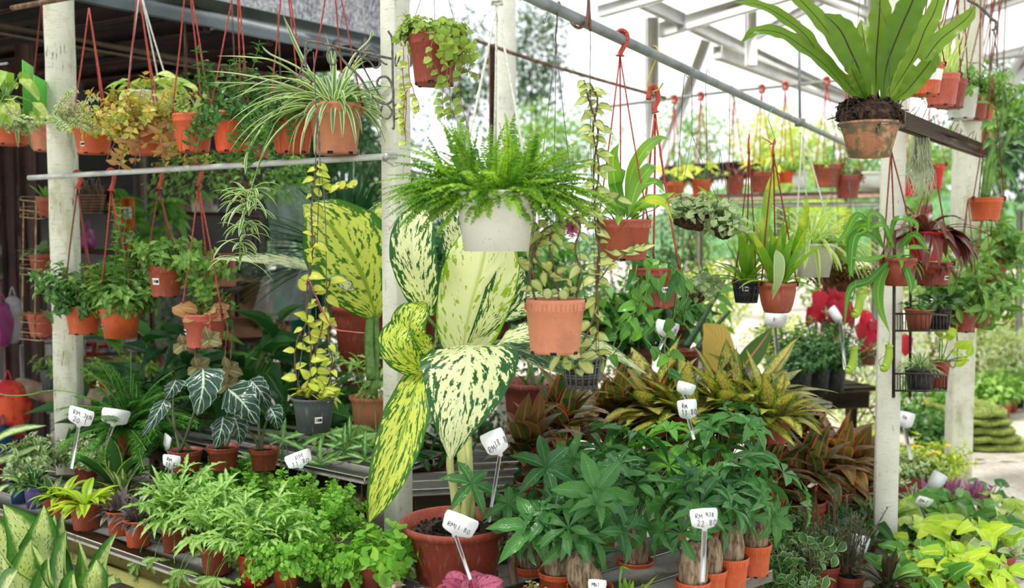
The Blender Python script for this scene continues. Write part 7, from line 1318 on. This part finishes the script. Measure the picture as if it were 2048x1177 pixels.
# sod stack
r = empty('sod_stack', G(1985, 902, 0), 'stack of rolled-out grass sods on the path behind the stained post', 'turf')
q = NT('grass_sod'); ob = q.coord(); nz = q.noise(ob, 60., 4.); gm_ = q.out(q.n('BsdfPrincipled', {'Base Color': q.mix(nz, rgb(74, 84, 34), rgb(168, 186, 84)), 'Roughness': .9, 'Normal': q.n('Bump', {'Strength': 1., 'Distance': .02, 'Height': nz}).outputs[0]}).outputs[0])
b0 = G(1985, 902, 0); RNG.seed(2)
for i in range(5):
    mb = MB(); n = 30; V = []; ww, dd_ = .27 - .012 * i, .34; c = b0 + A(-.02 * i + (.06 if i == 0 else 0) - .02, .25, .03 + i * .062)
    for j in range(n):
        a = 2 * math.pi * j / n; s_ = (abs(math.cos(a)) ** 4 + abs(math.sin(a)) ** 4) ** -.25; w_ = 1 + U(-.02, .02)
        for (f, z_) in ((.1, -.026), (.97 + U(-.03, .03), -.024), (1. + U(-.04, .04), 0), (.95 + U(-.04, .04), .018), (.1, .024)): V.append(c + A(math.cos(a) * s_ * ww * f * w_, math.sin(a) * s_ * dd_ * f * w_, z_ + .006 * math.sin(a * 7 + i)))
    mb.add(V, [(j * 5 + m, ((j + 1) % n) * 5 + m, ((j + 1) % n) * 5 + m + 1, j * 5 + m + 1) for j in range(n) for m in range(4)])
    for f_ in range(1500): 
        a = U(0, 6.28); rr_ = U(.7, 1) if i < 4 else U(0, 1); mb.leaf('needle', c + A(math.cos(a) * ww * rr_, math.sin(a) * dd_ * rr_, .02), A(U(-1, 1) + math.cos(a), U(-1, 1) + math.sin(a), U(-.2, 1)), UP, U(.02, .05), .006, .5)
    mb.build('sod_layer', gm_, r)
# back rail & boards right
bm('bench_board', 'long pink-brown bench board behind the orchids', 'board', P(1330, 398, 10.), P(1790, 388, 10.), .3, .07, plain('pinkish_board', rgb(190, 160, 146), .8, rgb(160, 130, 116)))
bm('bench_board', 'grey bench edge running behind the orchids at mid height', 'board', P(1380, 412, 9.2), P(1780, 408, 9.2), .3, .035, plain('grey_board', rgb(160, 160, 150), .8))
for x in (1400, 1560, 1750): bm('bench_support', {1400: 'grey bench leg behind the silvery log', 1560: 'grey bench leg behind the orchids', 1750: 'grey bench leg left of the pitcher plant post'}[x], 'leg post', G(x, 470 + 3100 / 9.4, 0), P(x, 416, 9.4), .05, .05, GREYW)
for (x, y, w_, lab) in ((1745, 345, 60, 'blurred white basin on the far bench near the clay pot post'), (1600, 345, 30, 'small blurred white basin on the far bench')):
    p = Plant('white_basin', lab, 'basin', x, y, w_, 34, d=10., pot='white', style='bowl', partname='basin_body'); p.bush(8, 24, (30, 80), .4, 'far', 9, 6, 6); p.done(L_BG1)
# white lattice boards / dark roof edge far centre
bm('dark_roof_edge', 'dark strip of far roof edge behind the hanging green wires', 'roof', P(1310, 352, 12.), P(1500, 338, 13.), .3, .22, SHR)
# foliage hanging and standing in front of the shed
p = Plant('potted_umbrella_tree', 'umbrella-leaved plant with hand-like leaves standing behind the second and third hooks', 'plant', 300, 700, 60, 60, z=.42, pot='dark')
p.rod([(300, 700), (290, 600), (275, 480), (262, 440)], 3, 2); p.rod([(300, 700), (318, 600), (330, 460), (332, 420)], 3, 2)
for (x, y) in ((262, 440), (330, 412), (250, 405), (345, 440), (300, 470), (270, 500), (350, 500), (310, 540), (240, 520)):
    o = P(x, y, p.d - .1)
    for j in range(7): a = j * .9; p.F.leaf('ac', o, A(math.cos(a), U(-.4, .4), math.sin(a) * .55 - .15), UP + TOCAM * .6, U(44, 62) * p.k, U(18, 24) * p.k, U(0, 1))
p.done(L_MIDL, STEMG)
clump('hanging_bush', 'yellow-green small-leaved tangle seen just below the pale pipe, behind the hooks', 'plant', 470, 350, 330, 110, 6.2, L_BUSH, 15, 900, None, False)
clump('hanging_bush', 'dark green leafy tangle behind the large striped plant', 'plant', 640, 250, 260, 200, 7.9, L_DARKL, 15, 1500, None, False)
clump('hanging_bush', 'loose leafy growth behind the orange pots of the upper left row', 'plant', 420, 190, 170, 90, 6.0, L_BUSH2, 13, 400, None, False)
# ---- things in the shed, left
def bxt(name, label, cat, px, py, w_, h_, d, mat, dep=.2, rz=.1, parts=()):
    k = d / 2000; c = P(px, py, d); mb = MB(); box(mb, c, w_ * k, dep, h_ * k, rz=rz); o = mb.build(name, mat, None, c, smooth=False); tag(o, label, cat)
    for (nm, dx, dy, w2, h2, m2) in parts:
        m = MB(); cc = c + A(dx * k, 0, -dy * k) + A(math.sin(rz), -math.cos(rz), 0) * (dep / 2 + .004); box(m, cc, w2 * k, .006, h2 * k, rz=rz, bev=.001); m.build(nm, m2, o, smooth=False)
    return o
card = plain('brown_cardboard', rgb(186, 142, 100), .85, rgb(160, 120, 84)); pinkc = plain('salmon_card', rgb(226, 150, 120), .7); orng = plain('orange_red_print', rgb(206, 62, 28), .6)
bxt('picture_card', 'salmon card with an orange-red square printed in its middle, leaning behind the fourth hanging pot', 'card', 437, 541, 66, 66, 6.6, pinkc, .02, .1, [('orange_square', 2, -4, 32, 34, orng)])
bxt('cardboard_box', 'brown cardboard box below the clear plastic sheet', 'box', 490, 600, 100, 80, 7., card, .4, .15); bxt('cardboard_box', 'low brown cardboard box under the other one', 'box', 520, 650, 110, 40, 6.9, plain('dark_cardboard', rgb(160, 116, 80), .85), .4, .1)
shelf('dark shelf carrying the salmon card and cardboard boxes', P(400, 578, 6.62), P(476, 578, 6.62), .3, .02, BROWNP); shelf('dark low shelf under the cardboard boxes', P(430, 674, 6.95), P(590, 676, 6.95), .5, .03, BROWNP)
# clear plastic sheet
q = NT('clear_plastic_film'); nz = q.noise(q.coord(), 5., 3.); m_ = q.out(q.n('MixShader', {0: q.math('MULTIPLY_ADD', nz, .5, .1), 1: q.n('BsdfTransparent').outputs[0], 2: q.n('BsdfPrincipled', {'Base Color': rgb(200, 214, 210), 'Roughness': .18, 'Normal': q.n('Bump', {'Strength': .6, 'Distance': .05, 'Height': nz}).outputs[0]}).outputs[0]}).outputs[0])
mb = MB(); V = []; n = 20
for i in range(n):
    for j in range(n): u, v = i / (n - 1), j / (n - 1); V.append(P(520 + 110 * u + 16 * math.sin(v * 4), 370 + 270 * v, 6.5) + A(0, .05 * math.sin(u * 9 + v * 5) + .03 * math.sin(u * 17), 0))
mb.add(V, [(i * n + j, (i + 1) * n + j, (i + 1) * n + j + 1, i * n + j + 1) for i in range(n - 1) for j in range(n - 1)]); tag(mb.build('plastic_sheet', m_, None, P(570, 640, 6.5)), 'clear crinkled plastic sheet hanging behind the twining vine', 'sheet')
grn = plain('green_tarp', rgb(20, 110, 84), .6); bxt('storage_crate', 'teal green crate behind the clear plastic sheet', 'crate', 590, 600, 120, 120, 7.6, grn, .4)
bxt('storage_crate', 'grey-white storage tub with dark red symbols behind the brass wire rack', 'crate', 88, 720, 60, 70, 6.8, plain('offwhite_tub', rgb(206, 204, 198), .6), .3, .1, [('red_print', -4, 30, 8, 10, plain('dark_red_print', rgb(130, 40, 40), .6)), ('red_print', -6, -20, 16, 6, MC.get('dark_red_print') or plain('dark_red_print', rgb(130, 40, 40), .6))])
RNG.seed(21)
shelf('tall brown shelf of stored tubs along the back of the shed, upper', P(10, 420, 9.6), P(520, 430, 9.9), .4, .04, BROWNP); shelf('brown shelf of stored tubs along the back of the shed, lower', P(10, 560, 9.5), P(520, 566, 9.8), .4, .04, BROWNP)
tn = [('slate', rgb(70, 78, 84)), ('rust', rgb(120, 66, 44)), ('sand', rgb(150, 134, 108)), ('moss', rgb(66, 84, 56)), ('cream', rgb(190, 184, 166)), ('plum', rgb(96, 46, 70))]
for row, (yy, wd) in enumerate((('upper', 0), ('lower', 1))):
    for i in range(9):
        nm_, cc_ = tn[(i * 2 + row * 3 + i // 3) % 6]; w2, h2 = U(26, 44), U(24, 56); yb = (418 if row == 0 else 558) + i * .9
        bxt('storage_tub', nm_ + ' tub on the %s back shelf of the shed, %s from the left end' % (yy, ['first', 'second', 'third', 'fourth', 'fifth', 'sixth', 'seventh', 'eighth', 'ninth'][i]), 'tub', 32 + i * 54, yb - h2 / 2, w2, h2, 9.6, plain('tub_' + nm_, cc_, .7), .24, .05, [('tub_lid', 0, -h2 * .46, w2 * 1.02, h2 * .1, BROWNP)])
# log rail + shelf
pipe('log_rail', 'smooth pale log rail behind the mossy post', 'rail', [P(40, 772, 6.3), P(130, 795, 6.1), P(260, 792, 6.0)], .055, plain('pale_log', rgb(160, 144, 122), .8, rgb(130, 112, 90), 8.))
shelf('narrow shelf board carrying small orange pots behind the mossy post', P(150, 790, 6.15), P(300, 780, 6.15), .3, .02, GREYW)
shelf('grey low shelf inside the shed at far left', P(60, 820, 7.0), P(180, 812, 7.0), .3, .03, GREYW)
for (x, y, w_, h_, pot, lab, d_) in ((176, 752, 36, 36, 'brown', 'small terracotta pot on the shelf right of the mossy post', 6.15), (212, 750, 34, 34, 'vivid', 'bright orange small pot on the shelf right of the mossy post', 6.15), (272, 748, 36, 34, 'maroon', 'brown small pot at the end of the shelf', 6.15), (100, 738, 40, 44, 'grey', 'dark grey pot on the log rail left of the mossy post', 6.0), (122, 746, 30, 40, 'black', 'black pot touching the left edge of the mossy post', 6.0)):
    p = Plant('potted_plant', lab, 'plant', x, y, w_, h_, d=d_, pot=pot, style='lip', group='small pots in front of the shed'); p.bush(16, 46, (30, 88), .5, 'ov', 20, 10, 10); p.done(L_POTHOS if x > 150 else L_BUSH)
cols = {'red': rgb(206, 50, 40), 'blue': rgb(90, 150, 200), 'orange': rgb(230, 120, 40), 'white': rgb(226, 226, 222), 'yellow': rgb(220, 160, 40)}
for i, (x, y, w_, h_, c_, lab) in enumerate(((170, 700, 10, 50, 'white', 'upright white packet right of the mossy post'), (182, 690, 16, 26, 'red', 'red packet behind the lower orange pots'), (206, 686, 16, 22, 'orange', 'orange round-cornered packet on the shed shelf'), (228, 692, 12, 26, 'blue', 'light blue packet on the shed shelf'), (244, 698, 18, 20, 'yellow', 'yellow-orange packet on the shed shelf'), (262, 690, 18, 30, 'white', 'white and grey packet on the shed shelf'), (212, 722, 8, 22, 'red', 'little red tube standing on the shed shelf'), (116, 470, 12, 30, 'red', 'red tin high in the shed left of the mossy post'), (255, 420, 26, 60, 'orange', 'amber bottle-like tin behind the second hook'), (257, 480, 14, 46, 'red', 'red cylinder under the amber tin'))):
    y = 711 - h_ / 2 if i < 7 else {7: 487, 8: 426, 9: 480}[i]
    bxt('seed_packet' if i < 7 else 'tin', lab, 'packet' if i < 7 else 'tin', x, y, w_, h_, 7.2, plain('packet_' + c_, cols[c_], .5), .06, .05 * i, [('printed_panel', 0, 0, w_ * .6, h_ * .4, STICK)])
shelf('wicker coloured shelf under the seed packets', P(160, 716, 7.2), P(290, 708, 7.2), .3, .03, plain('wicker_tan', rgb(160, 130, 96), .8)); shelf('dark shelf under the tins inside the shed', P(90, 500, 7.2), P(300, 508, 7.2), .3, .03, BROWNP)
# bags left edge
def bag(label, px, py, w_, h_, d, mat, cat='bag'):
    mb = MB(); k = d / 2000; c = P(px, py, d); n, m = 24, 14; V = []
    for i in range(n):
        for j in range(m + 1): a, b = 2 * math.pi * i / n, math.pi * (j / m - .5); rr = 1 + .14 * math.sin(a * 4 + b * 5) * math.cos(b) + .06 * math.sin(a * 9); V.append(c + A(math.cos(a) * math.cos(b) ** .7 * w_ / 2 * k * rr, math.sin(a) * math.cos(b) ** .7 * .09 * rr, math.sin(b) * h_ / 2 * k))
    mb.add(V, [(i * (m + 1) + j, ((i + 1) % n) * (m + 1) + j, ((i + 1) % n) * (m + 1) + j + 1, i * (m + 1) + j + 1) for i in range(n) for j in range(m)])
    tube(mb, cr([c + A(-.02, 0, h_ / 2 * k), c + A(0, 0, h_ / 2 * k + .06), c + A(.02, 0, h_ / 2 * k)], 8), .004, 5); tag(mb.build('plastic_bag', mat, None, c), label, cat)
bag('magenta plastic bag hanging at the left edge', 6, 650, 34, 90, 6.6, plain('magenta_plastic', rgb(140, 52, 110), .4)); bag('thin white plastic bag hanging beside the magenta one', 26, 640, 30, 96, 6.7, plain('white_film', rgb(190, 190, 196), .4, tr=.3)); bag('magenta bag glimpsed behind the first hanging cords', 176, 480, 24, 44, 7.2, plain('magenta_plastic', rgb(140, 52, 110), .4))
bag('red white and orange striped sack slumped at the left edge above the plank bench', 18, 820, 80, 120, 6., plain('red_sack', rgb(180, 30, 34), .6, rgb(214, 80, 40), 6., .45, .55), 'sack'); bag('dark blue sack below the red one at the left edge', 6, 880, 30, 60, 5.9, plain('blue_sack', rgb(30, 70, 110), .6), 'sack')
mb = MB(); tube(mb, cr([P(x, y, 4.6) for x, y in ((-10, 786), (20, 792), (60, 790), (90, 783), (125, 782), (160, 788))], 24), .003, 5); tag(mb.build('green_tendril', STEMG, None, P(60, 790, 4.6)), 'thin green tendril stretching across in front of the log rail', 'stem')
